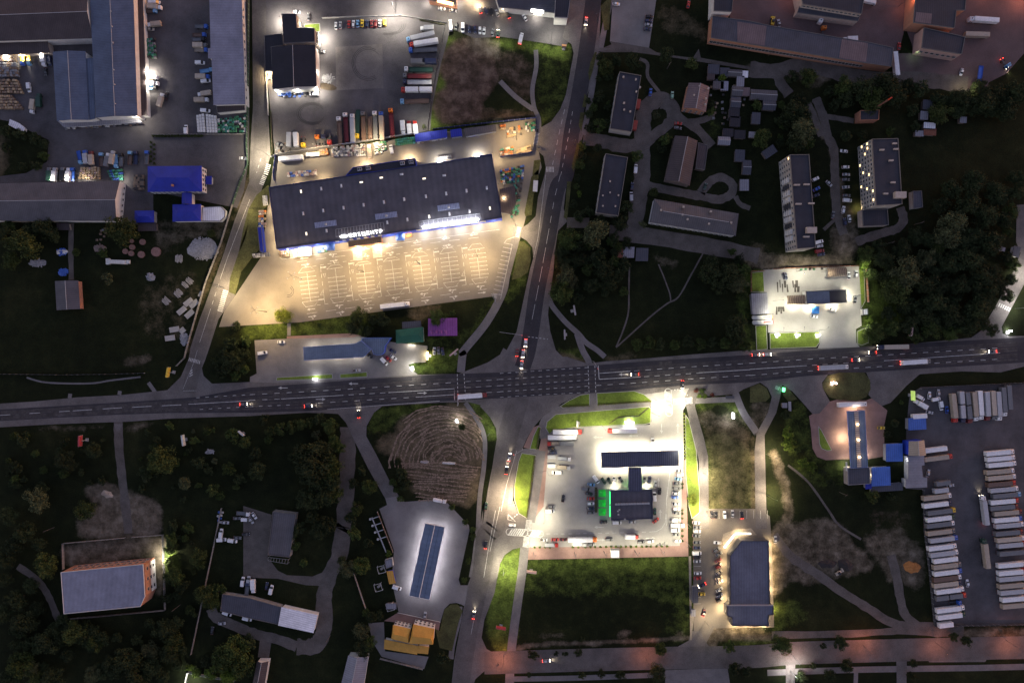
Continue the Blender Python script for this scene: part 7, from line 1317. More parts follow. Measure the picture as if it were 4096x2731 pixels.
for k in range(17): shrub(p('A1',1380+k*28 if k < 12 else 1700+(k-12)*28,1222), 16*KM, 'olive', 'dark conifer shrub along the fence north of the blue-roofed house', 'conifers by the blue-roofed house')
for k in range(10): shrub(p('A1',1358+(k%2)*30,1280+k*21), 14*KM, 'mid', 'round shrub in the double line west of the blue-roofed house', 'shrubs west of the blue-roofed house')
def hedge(t, a, b, w_, h, tone, label):
    A, B = p(t, *a), p(t, *b); c = (A+B)/2; d = B-A; L_ = d.length; r = thing('hedge', label, 'hedge', (c.x, c.y, .12), math.atan2(d.y, d.x)); g = np.random.default_rng(int(L_*10)); n = int(L_*45); mb = MB()
    pos = g.uniform(-.5, .5, (n, 3))*np.array([L_, w_, h])+np.array([0, 0, h/2])
    for q in pos:
        u = Vector(g.normal(size=3)).normalized()*.17; v = u.orthogonal().normalized()*.12; q = Vector(q); mb.poly([q-u, q-v, q+u, q+v])
    mb.build('foliage', LEAF[tone], r); MB().box((0, 0, h*.4), (L_*.98, w_*.5, h*.7), 0).build('stem_mass', bark, r); return r
hedge('C3',(555,508),(800,494),.9,.9,'lime','clipped yellow-green hedge under the western small lawn at the junction'); hedge('C3',(872,490),(1355,457),.9,.9,'lime','clipped yellow-green hedge under the eastern small lawn at the junction')
hedge('C3',(358,690),(328,890),.9,.9,'lime','short yellow-green hedge beside the small triangular lawn'); hedge('C3',(315,945),(238,1500),.9,.9,'lime','long yellow-green hedge beside the long lawn on the south road')
hedge('C3',(860,1225),(858,1450),1.7,1.2,'bright','green hedge between parked cars and the green terrace tents'); hedge('A2',(188,1000),(205,1390),.9,1.2,'mid','dark hedge inside the west fence of the truck yard'); hedge('A2',(1520,185),(1750,225),.9,1.,'mid','dark hedge at the fence corner above the truck yard')
hedge('C3',(975,660),(1060,600),.9,.5,'lime','west half of the curved flower bed on the long lawn'); hedge('C3',(1060,600),(1240,590),.9,.5,'pale','middle of the curved flower bed on the long lawn'); hedge('C3',(1240,590),(1330,515),.9,.5,'olive','east half of the curved flower bed on the long lawn')

_wood = []
def fill(label, group, t, x0, y0, x1, y1, n, r0, r1, tones='ddddmmdp', seed=1):
    g = random.Random(seed)
    for _ in range(n):
        r = g.uniform(r0, r1)*KM; c = p(t, g.uniform(x0, x1), g.uniform(y0, y1), r)
        if 'merging' in label: _wood.append((c, r))
        else: tree(c, r, TONE[g.choice(tones)], label, group, 1.4, 'bush', 'bush')
fill('dark tree merging into the eastern wood above the main road', 'trees merged in the eastern wood', 'B4', 1420, 560, 2180, 1420, 46, 50, 95, seed=2)
fill('dark tree merging into the north-eastern thicket by the allotments', 'trees merged in the north-eastern thicket', 'A4', 1420, 760, 2440, 1020, 18, 50, 90, seed=3)
fill('dark tree merging into the far south-western wood', 'trees merged in the south-western wood', 'D1', 20, 1020, 1640, 1540, 40, 45, 80, seed=4)
fill('dark bush in the thicket west of the big meadow', 'bushes of the roadside wood', 'B3', 580, 560, 1150, 1080, 26, 28, 55, seed=5)
fill('small dark tree in the gardens between the longer tall block and the sheds', 'garden trees', 'A4', 250, 850, 560, 1330, 14, 30, 60, seed=6)
fill('dark bush in the weedy meadow south of the main road', 'bushes of the south-western meadow', 'C1', 1250, 700, 2230, 1350, 30, 18, 50, 'ddmmop', seed=7)
fill('dark bush in the western meadow below the field track', 'bushes of the western meadow', 'C1', 40, 750, 950, 1250, 22, 20, 55, 'ddmmd', seed=8)
fill('dark bush in the wooded strip beside the breakers yard', 'bushes by the breakers yard', 'D1', 1490, 150, 1760, 1000, 18, 25, 55, 'ddmo', seed=9)
fill('small tree in the dark gardens beside the flats', 'garden trees by the flats', 'A3', 780, 520, 1000, 1180, 12, 25, 50, 'ddmm', seed=10)

def woodland():
    """trees one cannot tell apart in the dark woods, as one mass"""
    V = []
    for i, (c, r) in enumerate(_wood):
        me = CROWN['med'][i % 4]; v = np.empty(len(me.vertices)*3, np.float32); me.vertices.foreach_get('co', v); v = v.reshape(-1, 3)*np.array([r*1.1, r*1.1, r*1.1], np.float32)
        V.append(v+np.array([c.x, c.y, r*.4], np.float32))
    V = np.concatenate(V); me = bpy.data.meshes.new('woodland'); n = len(V)//4
    me.vertices.add(len(V)); me.vertices.foreach_set('co', V.ravel()); me.loops.add(len(V)); me.loops.foreach_set('vertex_index', np.arange(len(V), dtype=np.int32)); me.polygons.add(n); me.polygons.foreach_set('loop_start', np.arange(0, len(V), 4, dtype=np.int32)); me.update(calc_edges=True)
    me.materials.append(LEAF['dark']); tag(link('woodland', me), kind='stuff')
woodland()
# ------------------------------------------------------------------ fences
def fence(t_pts, h, m, label, cat='fence', post=3., th=.08, name='fence', pm=None, solid=True):
    P = t_pts; c = centroid(P); r = thing(name, label, cat, (c.x, c.y, 0)); mb = MB(); pb = MB()
    for a, b in zip(P, P[1:]):
        a, b = a-c, b-c; d = b-a; u = d.normalized(); nn = Vector((-u.y, u.x))*th/2
        mb.prism([a-nn, b-nn, b+nn, a+nn], .1, h, bottom=True); n = max(1, int(d.length/post))
        for i in range(n+1): q = a+d*i/n; pb.box((q.x, q.y, (h+.15)/2), (.16, .16, h+.15))
    mb.build('panel', m, r); pb.build('post', pm or steel, r); return r
navy_f = mat('blue_fence_sheet', (.03, .045, .16), .6, .1, .5); wf = mat('white_fence_sheet', (.5, .48, .45), .7, .15, .5)
for P, h, m, lb in [
 (pts('A2',[(195,1412),(235,1392),(620,1328),(1100,1262),(1480,1198)]),2.4,wf,'pale sheet fence between the truck yard and the store rear yard'),
 (pts('A2',[(235,1392),(215,1568)],'B2',[(225,60)]),2.4,navy_f,'dark fence at the west end of the store rear yard'),
 (pts('A3',[(-600,1165),(-20,1098),(326,1062),(318,1200),(288,1370),(0,1412)]),2.4,navy_f,'dark blue fence around the east end of the store rear yard'),
 (pts('A1',[(2235,0),(2225,1000),(2215,1290)],'B1',[(2225,-90),(2160,60),(2090,270)]),2.2,mat('green_fence',(.05,.09,.06),.7,.1),'dark green fence along the diagonal road beside the pale blue store'),
 (pts('B1',[(2090,270),(1990,600),(1850,960),(1700,1480)],'C1',[(1660,70),(1590,140)]),2.2,W_conc,'concrete panel fence along the diagonal road beside the scrap meadow'),
 (pts('A2',[(650,170),(870,160),(1350,150),(1500,172),(1760,215)]),1.6,wf,'low pale fence along the north side of the truck yard'),
 (pts('A2',[(1745,250),(1680,600),(1640,800),(1590,1170)]),1.8,steel_d,'thin dark fence on the east side of the truck yard'),
 (pts('A2',[(150,640),(170,1040)]),2.,wf,'white slatted fence south of the black lean-to'),
 (pts('B4',[(5,1050),(5,862),(130,860)]),2.,W_brick,'red-topped wall at the north-west corner of the north-east station'),
 (pts('B4',[(195,845),(400,833),(690,822),(1030,812)]),2.2,W_brick,'long red-topped wall on the north side of the north-east station'),
 (pts('B4',[(1030,812),(1050,1140)]),2.2,W_brick,'red-topped wall on the east side of the north-east station'),
 (pts('D1',[(575,312),(1125,262)]),2.2,W_conc,'concrete wall north of the tall hall, west of the gate gap'),(pts('D1',[(1195,256),(1468,236),(1488,908),(605,988),(598,940)]),2.2,W_conc,'concrete wall around the east and south of the tall hall'),(pts('D1',[(575,312),(580,540)]),2.2,W_conc,'short concrete wall on the west side of the tall hall yard'),
 (pts('D1',[(1990,0),(1940,250),(1870,580),(1800,920),(1720,1300)]),2.,W_conc,'long leaning concrete fence west of the breakers yard'),
 (pts('D1',[(1665,1568),(1690,1460),(1830,1490),(2110,1540)]),2.4,W_white,'white wall of the lit yard at the bottom edge'),
 (pts('D2',[(935,580),(1040,890)]),2.2,W_conc,'pale concrete wall slanting beside the small forecourt gardens'),(pts('D2',[(1145,30),(1285,390)]),2.,W_wood,'brown board fence west of the white-glowing forecourt'),(pts('D2',[(1170,1340),(1550,1435)]),2.,W_conc,'concrete wall south of the motel yard'),
 (pts('C1',[(0,214),(560,220),(1000,215),(1300,205)]),1.6,steel_d,'thin wire fence along the meadow above the main road'),
 (pts('C4',[(1520,345),(1700,325),(2455,290)]),2.,steel_d,'dark fence along the north side of the truck park'),(pts('C4',[(1545,1250),(1555,1568)],'D4',[(1340,200),(1400,700),(1430,1050),(2300,1035)]),2.,steel_d,'dark fence along the west side of the truck park'),
 (pts('A1',[(1380,1214),(2215,1206)]),1.8,W_conc,'pale low wall north of the blue-roofed house'),
 (pts('D2',[(1325,935),(1705,1018)]),.5,W_white,'low white kerb wall between the forecourt and the motel'),
 ]: fence(P, h, m, lb)
# ------------------------------------------------------------------ billboards and signs
def billboard(t, x, y, ang, label, face, w_=6., h=3., z=3.2, lit=0, tilt=0., text=None, tcol=None, name='billboard'):
    c = p(t, x, y); r = thing(name, label, 'billboard', (c.x, c.y, 0), math.radians(ang)); MB().tube((0, -.9, 0), (0, -.9, z+h*.5), .2, 8).build('post', steel, r)
    MB().box((0, -.9, .15), (1.8, 1.8, .3)).build('footing', W_conc, r)
    fr = MB(); fr.box((0, 0, z+h/2), (w_+.2, .35, h+.2)); fr.tube((0, -.9, z+h*.4), (0, 0, z+h*.4), .12); fr.build('frame', steel, r)
    for s in (-1, 1): MB().box((0, s*.19, z+h/2), (w_, .03, h)).build('poster', face, r)
    MB().box((0, 0, z+h+.15), (w_, .9, .08)).build('top_board', face, r)
    if lit: light(r, 'POINT', (0, .8, z+h*.5), lit*LGAIN, (.95, .97, 1), .4); light(r, 'POINT', (0, -1.4, z+h*.5), lit*LGAIN, (.95, .97, 1), .4)
    if text:
        pass
    return r
pm = lambda n, c, e=0: mat('poster_'+n, c, .6, .3, .9, emit=e, ecol=c)
billboard('C1',768,802,88,'red billboard beside the field track in the south-western meadow',pm('red',(.36,.05,.06)))
billboard('C1',1680,796,-82,'pale billboard with green and red corners in the south-western meadow',pm('pale',(.45,.50,.48)))
billboard('C1',1545,195,80,'yellow billboard at the mouth of the diagonal road',pm('yellow',(.60,.42,.05)),w_=5.6); billboard('C1',2190,735,-40,'small tilted pale billboard above the meadow trees',pm('white',(.5,.5,.48)),w_=4,h=2)
billboard('B3',660,1215,-80,'narrow double billboard in the big meadow near the footpath',pm('grey',(.28,.26,.26)),w_=5.5); billboard('B3',572,1430,92,'narrow billboard on a concrete pad near the junction footpath',pm('grey',(.28,.26,.26)),w_=5.5)
billboard('B4',1395,1400,85,'white and red billboard above the main road east of the north-east station',pm('whitered',(.5,.34,.3)),w_=5.5); billboard('C4',1415,402,92,'yellow-green billboard at the verge of the truck park entrance',pm('lime',(.35,.5,.12),.25),w_=5.5)
billboard('D3',280,545,-8,'white and red billboard at the top left of the mown field',pm('whitered',(.5,.34,.3)),w_=5.5); billboard('D3',10,1040,-10,'red-edged billboard on the grass at the south road',pm('red',(.36,.05,.06)),w_=5.5)
billboard('C2',1575,985,-2,'grey billboard seen edge on at the south of the straw field',pm('grey',(.28,.26,.26)),w_=4.5); billboard('C2',1790,995,-3,'long pale billboard at the south of the straw field',pm('white',(.5,.5,.48)),w_=7); 
hot = mat('lit_poster', (.95, .95, .95), .5, 0, emit=3.5, ecol=(.95, .96, 1))
billboard('C2',595,255,0,'small glowing white price sign in front of the northern petrol station',hot,2.2,3,.5,160,name='price_sign'); billboard('C2',1455,155,10,'small glowing white sign on the grass corner east of the northern petrol station',hot,1.8,1.4,.4,220,name='price_sign'); billboard('C2',1860,628,-60,'glowing white sign in the straw field corner',hot,2.,2.,1.5,260,name='price_sign')
billboard('C3',2070,580,92,'glowing white billboard on bare ground east of the station',hot,3.2,2.4,2.2,700); billboard('C4',735,290,-20,'glowing pink and yellow price sign on the dark oval lawn',mat('lit_pink',(.95,.6,.5),.5,0,emit=5,ecol=(1,.5,.42)),2.6,3,.4,180,name='price_sign')
billboard('B5',522,1398,0,'glowing white-green price sign on the grass at the right edge',hot,2,2,.4,300,name='price_sign'); billboard('C4',290,352,85,'small glowing green sign on the lawn tip by the side road',mat('lit_green',(.1,.9,.3),.5,0,emit=2,ecol=(.08,1,.3)),2.2,2,.4,20,name='price_sign')
billboard('C2',1595,50,88,'thin glowing yellow sign post by the northern petrol station car row',mat('lit_yellow',(.95,.8,.2),.5,0,emit=4,ecol=(1,.75,.2)),4.6,2,.5,200,name='price_sign'); billboard('C3',1155,645,-2,'long glowing white name sign standing on the long lawn',hot,5.4,1.3,.4,1300,name='name_sign')
for x, lb in ((238,'first'),(418,'second'),(600,'third')): billboard('B4',x,1432,-2,'%s small glowing white board from the left on the front lawn of the north-east station'%lb,hot,2.6,.8,.4,50,name='glowing_board')
billboard('C2',1830,20,40,'thin tilted white and red advertising board by the footpath',pm('whitered',(.5,.34,.3)),6,2,1.5); billboard('A3',572,425,-5,'small orange and white sign board on the verge at the north road corner',pm('orange',(.5,.25,.12)),2.6,2.,.6)
r = billboard('C3',688,655,90,'white information pylon on a pad on the long lawn',W_white,3.2,3.6,.4)
# bus shelters
def shelter(t, x, y, ang, label, sx=6., sy=2.4, m=None):
    c = p(t, x, y); r = thing('bus_shelter', label, 'bus shelter', (c.x, c.y, 0), math.radians(ang)); MB().box((0, 0, 2.6), (sx, sy, .16), 0, 0, .97).build('roof', m or W_white, r); MB().box((0, sy/2-.15, 1.3), (sx*.94, .1, 2.3)).build('back_panel', glass, r)
    for s in (-1, 1): MB().box((s*sx*.45, -sy*.35, 1.26), (.1, .1, 2.5)).build('post', steel, r)
    MB().box((0, sy*.2, .5), (sx*.7, .4, .08)).build('bench', W_wood, r); return r
shelter('B3',316,108,86,'white-roofed bus shelter on the verge east of the store',6.4,2.6); shelter('C3',2048,420,0,'dark-roofed bus shelter on the footpath by the main road',5,1.8,steel_d); shelter('C4',340,500,92,'grey-roofed shelter on the lawn east of the side road',5.5,1.6,W_grey); shelter('A3',345,1325,8,'small dark shelter beside the zebra crossing at the store rear yard',2.2,1.2,steel_d)
r = building('cabin','white flat cabin standing on the red strip south of the station','cabin',pts('D3',[(992,375),(1072,375),(1072,448),(994,448)],h=3),3,W_white,'white','flat',par=.1); r = building('shed','long dark shed between the mown field and the supermarket car park','shed',pts('D3',[(1730,710),(1772,708),(1770,845),(1728,845)],h=3),3,W_grey,'slate','flat',par=0); r = building('shed','small grey hut at the exit of the supermarket car park','shed',pts('D3',[(1718,915),(1748,915),(1748,965),(1718,965)],h=2.6),2.6,W_grey,'pale','flat',par=0)
# gas tanks at the north-east station
def gas_tank(t, x, y, L_, capm, label):
    c = p(t, x, y); r = thing('gas_tank', label, 'gas tank', (c.x, c.y, 0), .02); n = 14; R = 1.25; z = 1.9
    ring = lambda X, k: [(X, R*k*math.cos(2*math.pi*j/n), z+R*k*math.sin(2*math.pi*j/n)) for j in range(n)]
    MB().loft([ring(-L_/2, 1), ring(L_/2-.1, 1)]).build('shell', W_white, r, True); MB().loft([ring(L_/2-.1, 1.01), ring(L_/2+.4, .85), ring(L_/2+.75, .4)]).build('end_cap', capm, r); MB().loft([ring(-L_/2-.7, .4), ring(-L_/2-.4, .85), ring(-L_/2, .99)]).build('end_cap', W_white, r)
    for s in (-1, 1): MB().box((s*L_*.3, 0, .5), (.5, 2.2, 1.)).build('saddle', W_conc, r)
    MB().box((L_*.2, 0, z+R+.01), (L_*.4, .6, .03)).build('lettering_band', capm, r)
gas_tank('B4',100,1276,10.5,PAINT['orange'],'white gas tank with an orange end beside the wash shed'); gas_tank('B4',104,1320,10.5,PAINT['red'],'white gas tank with a red end, the lower of two')
# ------------------------------------------------------------------ goods, pallets, scrap
_pl = {}
def pal_mesh(kind, m, sx, sy, sz):
    k = (kind, m.name, sx, sy, sz)
    if k not in _pl:
        mb = MB(); 
        for i in range(5): mb.box((0, -sy*.44+sy*.22*i, .13), (sx, sy*.15, .03), 0, 1)
        for i in range(3): mb.box((-sx*.44+sx*.44*i, 0, .06), (.12, sy*.95, .1), 0, 1)
        r = random.Random(hash(k) & 255)
        if kind == 'crates':
            n = 3
            for a in range(2):
                for b in range(2):
                    for c in range(n): mb.box(((a-.5)*sx*.5, (b-.5)*sy*.5, .16+sz*(c+.5)/n), (sx*.48, sy*.48, sz/n*.94), 0, 0)
        else:
            mb.loft([[(-sx*.48, -sy*.48, .15), (sx*.48, -sy*.48, .15), (sx*.48, sy*.48, .15), (-sx*.48, sy*.48, .15)], [(-sx*.48, -sy*.48, sz), (sx*.48, -sy*.48, sz), (sx*.48, sy*.48, sz), (-sx*.48, sy*.48, sz)], [(-sx*.40, -sy*.42, sz+.12), (sx*.42, -sy*.38, sz+.1), (sx*.38, sy*.42, sz+.12), (-sx*.42, sy*.4, sz+.08)]], 0)
            mb.box((sx*.12, 0, sz+.09), (.12, sy*.9, .06), 0, 2); mb.box((-sx*.2, 0, sz+.09), (.1, sy*.85, .06), 0, 2)
        _pl[k] = mb.mesh('pallet_load', [m, W_wood, dark_m])
    return _pl[k]
GM = {n: mat('goods_'+n, c, .6, .25, 1.2) for n, c in dict(white=(.58,.57,.54), tan=(.36,.27,.17), brown=(.20,.145,.105), green=(.05,.20,.10), grey=(.22,.22,.23), blue=(.05,.12,.42), orange=(.5,.16,.04), dark=(.05,.045,.045), teal=(.06,.26,.20), pink=(.42,.30,.27)).items()}
def goods(t, quad, nx, ny, cols, kind, label, group, name, cat, sz=(1.0, 1.5), skip=0., size=(1.25, 1.15), jit=.12):
    A = [p(t, *c) for c in quad]; r = random.Random(hash(label) & 0) if 0 else random.Random(len(label)*31+nx)
    e = A[1]-A[0]; ang = math.atan2(e.y, e.x)
    for j in range(ny):
        for i in range(nx):
            if r.random() < skip: continue
            u, v = (i+.5)/nx, (j+.5)/ny; q = (A[0]*(1-u)+A[1]*u)*(1-v)+(A[3]*(1-u)+A[2]*u)*v
            h = r.choice((sz[0], (sz[0]+sz[1])/2, sz[1])); o = link(name, pal_mesh(kind, GM[r.choice(cols)], size[0], size[1], h)); o.location = (q.x+r.uniform(-jit, jit), q.y+r.uniform(-jit, jit), ZM if 0 else .1); o.rotation_euler = (0, 0, ang+r.uniform(-.08, .08)); tag(o, label, cat, group)
goods('A1',[(12,500),(150,500),(160,560),(12,560)],6,3,['tan','brown','pink'],'crates','wooden crate stack in the top rows at the left edge of the works yard','crate stacks, top rows','crate_stack','crate stack',(1.6,2.2))
goods('A1',[(12,570),(165,570),(188,700),(12,700)],7,6,['grey','grey','brown'],'crates','greyish crate stack in the middle rows at the left edge of the works yard','crate stacks, grey rows','crate_stack','crate stack',(1.6,2.2))
goods('A1',[(8,720),(165,720),(230,850),(8,850)],8,5,['brown','tan','brown'],'crates','brown crate stack in the middle field at the left edge of the works yard','crate stacks, brown field','crate_stack','crate stack',(1.6,2.2),.06)
goods('A1',[(8,860),(110,860),(235,990),(8,990)],8,5,['brown','tan'],'crates','brown crate stack in the lower field beside the white truck','crate stacks, lower field','crate_stack','crate stack',(1.6,2.2),.06)
goods('A1',[(1284,352),(1395,350),(1408,530),(1284,530)],6,9,['green','teal','green','grey','dark'],'wrap','green bundle in the goods pile beside the brown aisle','green goods beside the aisle','goods_bundle','goods',(.9,1.5),.15)
goods('A1',[(1955,1075),(2210,1030),(2212,1192),(1958,1192)],12,7,['green','green','teal','white','dark'],'wrap','green or white bundle in the storage field north of the conifers','green goods field','goods_bundle','goods',(.8,1.4),.15)
goods('A1',[(740,1505),(905,1500),(910,1610),(715,1610)],7,5,['tan','tan','pink'],'crates','tan crate stack in the block behind the slate warehouse','tan crates behind the slate warehouse','crate_stack','crate stack',(1.4,2.))
goods('A1',[(960,1530),(1110,1515),(1112,1622),(1015,1622)],6,4,['green','teal','blue'],'wrap','green bundle at the east end of the slate warehouse back wall','green goods by the slate warehouse','goods_bundle','goods')
goods('B1',[(1212,5),(1300,5),(1300,135),(1205,135)],5,7,['dark','brown'],'crates','dark pallet stack between the slate warehouse and the blue roof','dark pallets by the blue roof','pallet_stack','pallet stack',(1.,1.6))
goods('A2',[(728,1330),(1030,1290),(1038,1400),(740,1410)],15,5,['white','white','white','grey','pink'],'wrap','white wrapped pallet along the rear yard fence','white pallets along the rear fence','wrapped_pallet','wrapped pallet',(.9,1.6),.12)
goods('A2',[(1112,1280),(1222,1262),(1226,1370),(1120,1390)],6,5,['white','grey','green','white'],'wrap','pallet beside the white van in the rear yard','pallets beside the rear yard van','wrapped_pallet','wrapped pallet',(.9,1.5),.1)
goods('A2',[(1300,1252),(1476,1228),(1484,1288),(1308,1310)],10,3,['green','green','teal'],'wrap','green pallet in the block along the rear yard fence','green pallets in the rear yard','wrapped_pallet','wrapped pallet',(.9,1.4))
goods('A2',[(625,1350),(700,1338),(710,1395),(632,1402)],4,3,['orange','brown','orange'],'wrap','orange pallet in the rear yard west of the white ones','orange pallets in the rear yard','wrapped_pallet','wrapped pallet')
goods('A2',[(1500,1272),(1752,1232),(1756,1252),(1504,1290)],14,1,['tan','brown','white'],'crates','tan crate under the long blue storage roof','crates under the blue roof','crate_stack','crate stack',(.8,1.2))
goods('A2',[(335,1550),(600,1524),(608,1568),(340,1590)],11,3,['white','pink','white','blue'],'wrap','pallet in the block before the store back wall','pallets before the store back wall','wrapped_pallet','wrapped pallet',(.9,1.4),.1)
goods('A2',[(1690,1415),(1800,1396),(1806,1420),(1696,1440)],6,2,['white','grey'],'wrap','pale pallet beside the narrow blue canopy','pallets beside the narrow canopy','wrapped_pallet','wrapped pallet')
goods('A3',[(0,1345),(120,1310),(130,1390),(0,1400)],7,4,['tan','teal','white','brown','orange'],'wrap','mixed pallet in the bottom corner of the eastern rear yard','mixed pallets in the rear yard corner','wrapped_pallet','wrapped pallet',(.8,1.4),.1)
goods('A3',[(150,1350),(275,1300),(280,1370),(150,1390)],7,3,['tan','tan','brown'],'crates','tan crate in the south-east corner of the rear yard','tan crates in the rear yard corner','crate_stack','crate stack',(.9,1.5),.1)
goods('A3',[(0,1125),(50,1118),(52,1165),(0,1170)],3,2,['orange','tan'],'wrap','yellowish pallet at the north wall of the eastern rear yard','yellow pallets in the rear yard','wrapped_pallet','wrapped pallet')
goods('A3',[(60,1150),(200,1120),(200,1210),(60,1240)],7,4,['dark','tan','white','orange'],'wrap','loose goods pile on the floor of the eastern rear yard','loose goods of the rear yard','goods_bundle','goods',(.5,1.2),.45)
goods('A3',[(225,1110),(315,1095),(310,1180),(225,1190)],5,4,['teal','white','green'],'wrap','teal goods pile near the east fence of the rear yard','teal goods of the rear yard','goods_bundle','goods',(.6,1.3),.3)
goods('B3',[(0,-40),(220,-90),(205,60),(10,90)],11,7,['dark','green','white','orange','teal','blue'],'wrap','display pallet in the plant sale east of the store','display pallets of the plant sale','wrapped_pallet','wrapped pallet',(.5,1.1),.3)
goods('B3',[(120,90),(200,60),(165,360),(95,390)],4,12,['green','dark','teal'],'wrap','plant trolley along the edge of the plant sale','plant trolleys of the plant sale','plant_trolley','plant trolley',(.4,.9),.25)
goods('B2',[(118,190),(158,186),(168,270),(122,280)],2,5,['white'],'wrap','white bag pallet at the north-west corner of the store','white bag pallets west of the store','wrapped_pallet','wrapped pallet')
goods('B2',[(85,320),(148,315),(150,470),(80,475)],3,7,['white','orange','pink','blue','tan'],'wrap','coloured pallet by the dark blue garden shelter','coloured pallets west of the store','wrapped_pallet','wrapped pallet',(.8,1.4),.1)
goods('B2',[(105,470),(120,468),(132,690),(112,692)],1,12,['orange','white','tan'],'crates','orange or white crate stack before the garden shelter','crates before the garden shelter','crate_stack','crate stack',(.7,1.2))
goods('B2',[(385,665),(555,645),(560,725),(395,740)],8,4,['white'],'wrap','white wrapped pallet before the west half of the store front','white pallets before the store front','wrapped_pallet','wrapped pallet',(1.,1.4))
goods('B2',[(262,680),(350,668),(358,730),(268,740)],4,3,['brown','brown','pink'],'wrap','brown pallet before the west corner of the store front','brown pallets before the store front','wrapped_pallet','wrapped pallet')
goods('B2',[(605,658),(690,645),(694,690),(610,700)],4,2,['blue','green','white'],'wrap','blue or green pallet beside the blue tent at the store front','coloured pallets before the store front','wrapped_pallet','wrapped pallet')
goods('B2',[(30,710),(180,695),(186,730),(35,742)],7,2,['grey','white'],'wrap','pale pallet in the row at the south-west corner of the store','pale pallets by the store corner','wrapped_pallet','wrapped pallet')
goods('B2',[(1382,515),(1448,508),(1452,560),(1386,566)],3,2,['orange'],'crates','orange bin beside the blue market tent at the store front','orange bins at the store front','goods_bin','bin',(1.2,1.4))
goods('A2',[(290,855),(500,835),(510,870),(300,880)],9,2,['dark','white','grey','blue'],'wrap','machine part or drum along the south wall of the truck workshop','machine parts by the workshop','machine_part','machine part',(.5,1.1),.2)
goods('A2',[(150,640),(180,640),(185,720),(155,720)],2,4,['dark','white'],'wrap','scrap part beside the white slatted fence','scrap by the slatted fence','machine_part','machine part',(.4,1.),.1)
goods('A2',[(235,1310),(350,1280),(360,1370),(240,1385)],6,4,['dark','grey','brown'],'wrap','scrap heap piece in the corner of the truck yard','scrap in the truck yard corner','scrap_piece','scrap',(.4,1.1),.25,jit=.6)
goods('A1',[(580,1140),(1240,1108),(1245,1128),(590,1160)],26,1,['dark','white','brown','grey'],'wrap','odd machine along the grass strip south of the lean-to','machines south of the lean-to','machine_part','machine part',(.4,1.2),.2,jit=.5)
goods('B4',[(440,840),(660,832),(662,850),(442,856)],6,1,['dark','green'],'wrap','small item along the north wall of the north-east station','items along the station wall','machine_part','machine part',(.3,.8),.3)
goods('D1',[(1960,20),(2000,20),(1980,130),(1950,130)],2,4,['white','grey','blue'],'wrap','scrap piece along the breakers yard fence','scrap in the breakers yard','scrap_piece','scrap',(.4,1.),.2,jit=.6)
goods('D3',[(1400,310),(1480,305),(1482,335),(1402,338)],4,2,['white','grey'],'wrap','small white box near the vacuum point at the south-east of the station','white boxes near the station corner','service_box','service box',(.7,1.2),.2,(.8,.8))
goods('A3',[(1880,640),(2200,640),(2180,1120),(1900,1120)],9,11,['grey','dark','brown','tan'],'wrap','clutter piece among the sheds of the housing quarter','clutter among the sheds','clutter_pile','clutter',(.3,1.),.5,jit=1.5)
goods('B1',[(860,480),(960,480),(960,600),(870,600)],4,4,['grey','brown'],'wrap','pale block in the junk beside the olive tree','junk beside the olive tree','scrap_piece','scrap',(.3,.8),.4,jit=.8)
for lb, x, y, m in (('small blue market tent at the west part of the store front',720,636,PAINT['blue']),('blue market tent beside the orange bins at the store front',1345,548,PAINT['blue'])): tent('market_tent', lb, 'B2', x, y, 5, m, 'market tents at the store front', 2.6)
def long_pack(t, a, b, w_, label):
    A, B = p(t, *a), p(t, *b); c = (A+B)/2; d = B-A; r = thing('panel_pack', label, 'panel pack', (c.x, c.y, .1), math.atan2(d.y, d.x), 'white panel packs'); mb = MB(); n = 6
    for i in range(n): mb.box((-d.length/2+d.length*(i+.5)/n, 0, .7), (d.length/n*.94, w_, 1.2), 0, 0, .96)
    mb.build('wrapping', GM['white'], r); b_ = MB()
    for i in range(4): b_.box((-d.length*.4+d.length*.27*i, 0, .06), (.15, w_, .12))
    b_.build('bearer', W_wood, r)
for k in range(3): long_pack('A1', (1778+k*24,1038-k*6), (1790+k*24,1192), 1.35, '%s white panel pack from the left in the western pair of rows' % ORD[k])
for k in range(4): long_pack('A1', (1862+k*24,1028+k*5), (1872+k*25,1196), 1.35, '%s white panel pack from the left in the eastern rows by the green goods' % ORD[k])
def heap(t, x, y, rx, ry, h, m, label, name, cat, seed=1, chips=0, cm=None):
    """an uneven mound; loose pieces on it stay part of its mesh"""
    c = p(t, x, y); r = random.Random(seed); mb = MB(); n, ph = 18, [r.uniform(0, 6.3) for _ in range(4)]; R = []
    for k in range(5):
        f = 1-k/4.6; R.append([(rx*KM*f*(1+.18*math.sin(2*a+ph[0])+.12*math.sin(5*a+ph[1]))*math.cos(a), ry*KM*f*(1+.18*math.sin(2*a+ph[0])+.12*math.sin(5*a+ph[2]))*math.sin(a), (.02, .45, .75, .93, 1.)[k]*h+.06*math.sin(7*a+k)*h) for a in [2*math.pi*j/n for j in range(n)]])
    mb.loft(R)
    for _ in range(chips):
        a, f = r.uniform(0, 6.28), r.random()**.6; z = h*(1-f)+.1; s = r.uniform(.3, 1.1); mb.box((rx*KM*f*math.cos(a), ry*KM*f*math.sin(a), z), (s*1.6, s*.5, s*.4), r.uniform(0, 3.1), 1)
    o = mb.build(name, [m, cm or m]); o.location = (c.x, c.y, 0); return tag(o, label, cat)
rub = mat('white_rubble', (.27, .265, .27), .9, .4, 1.2)
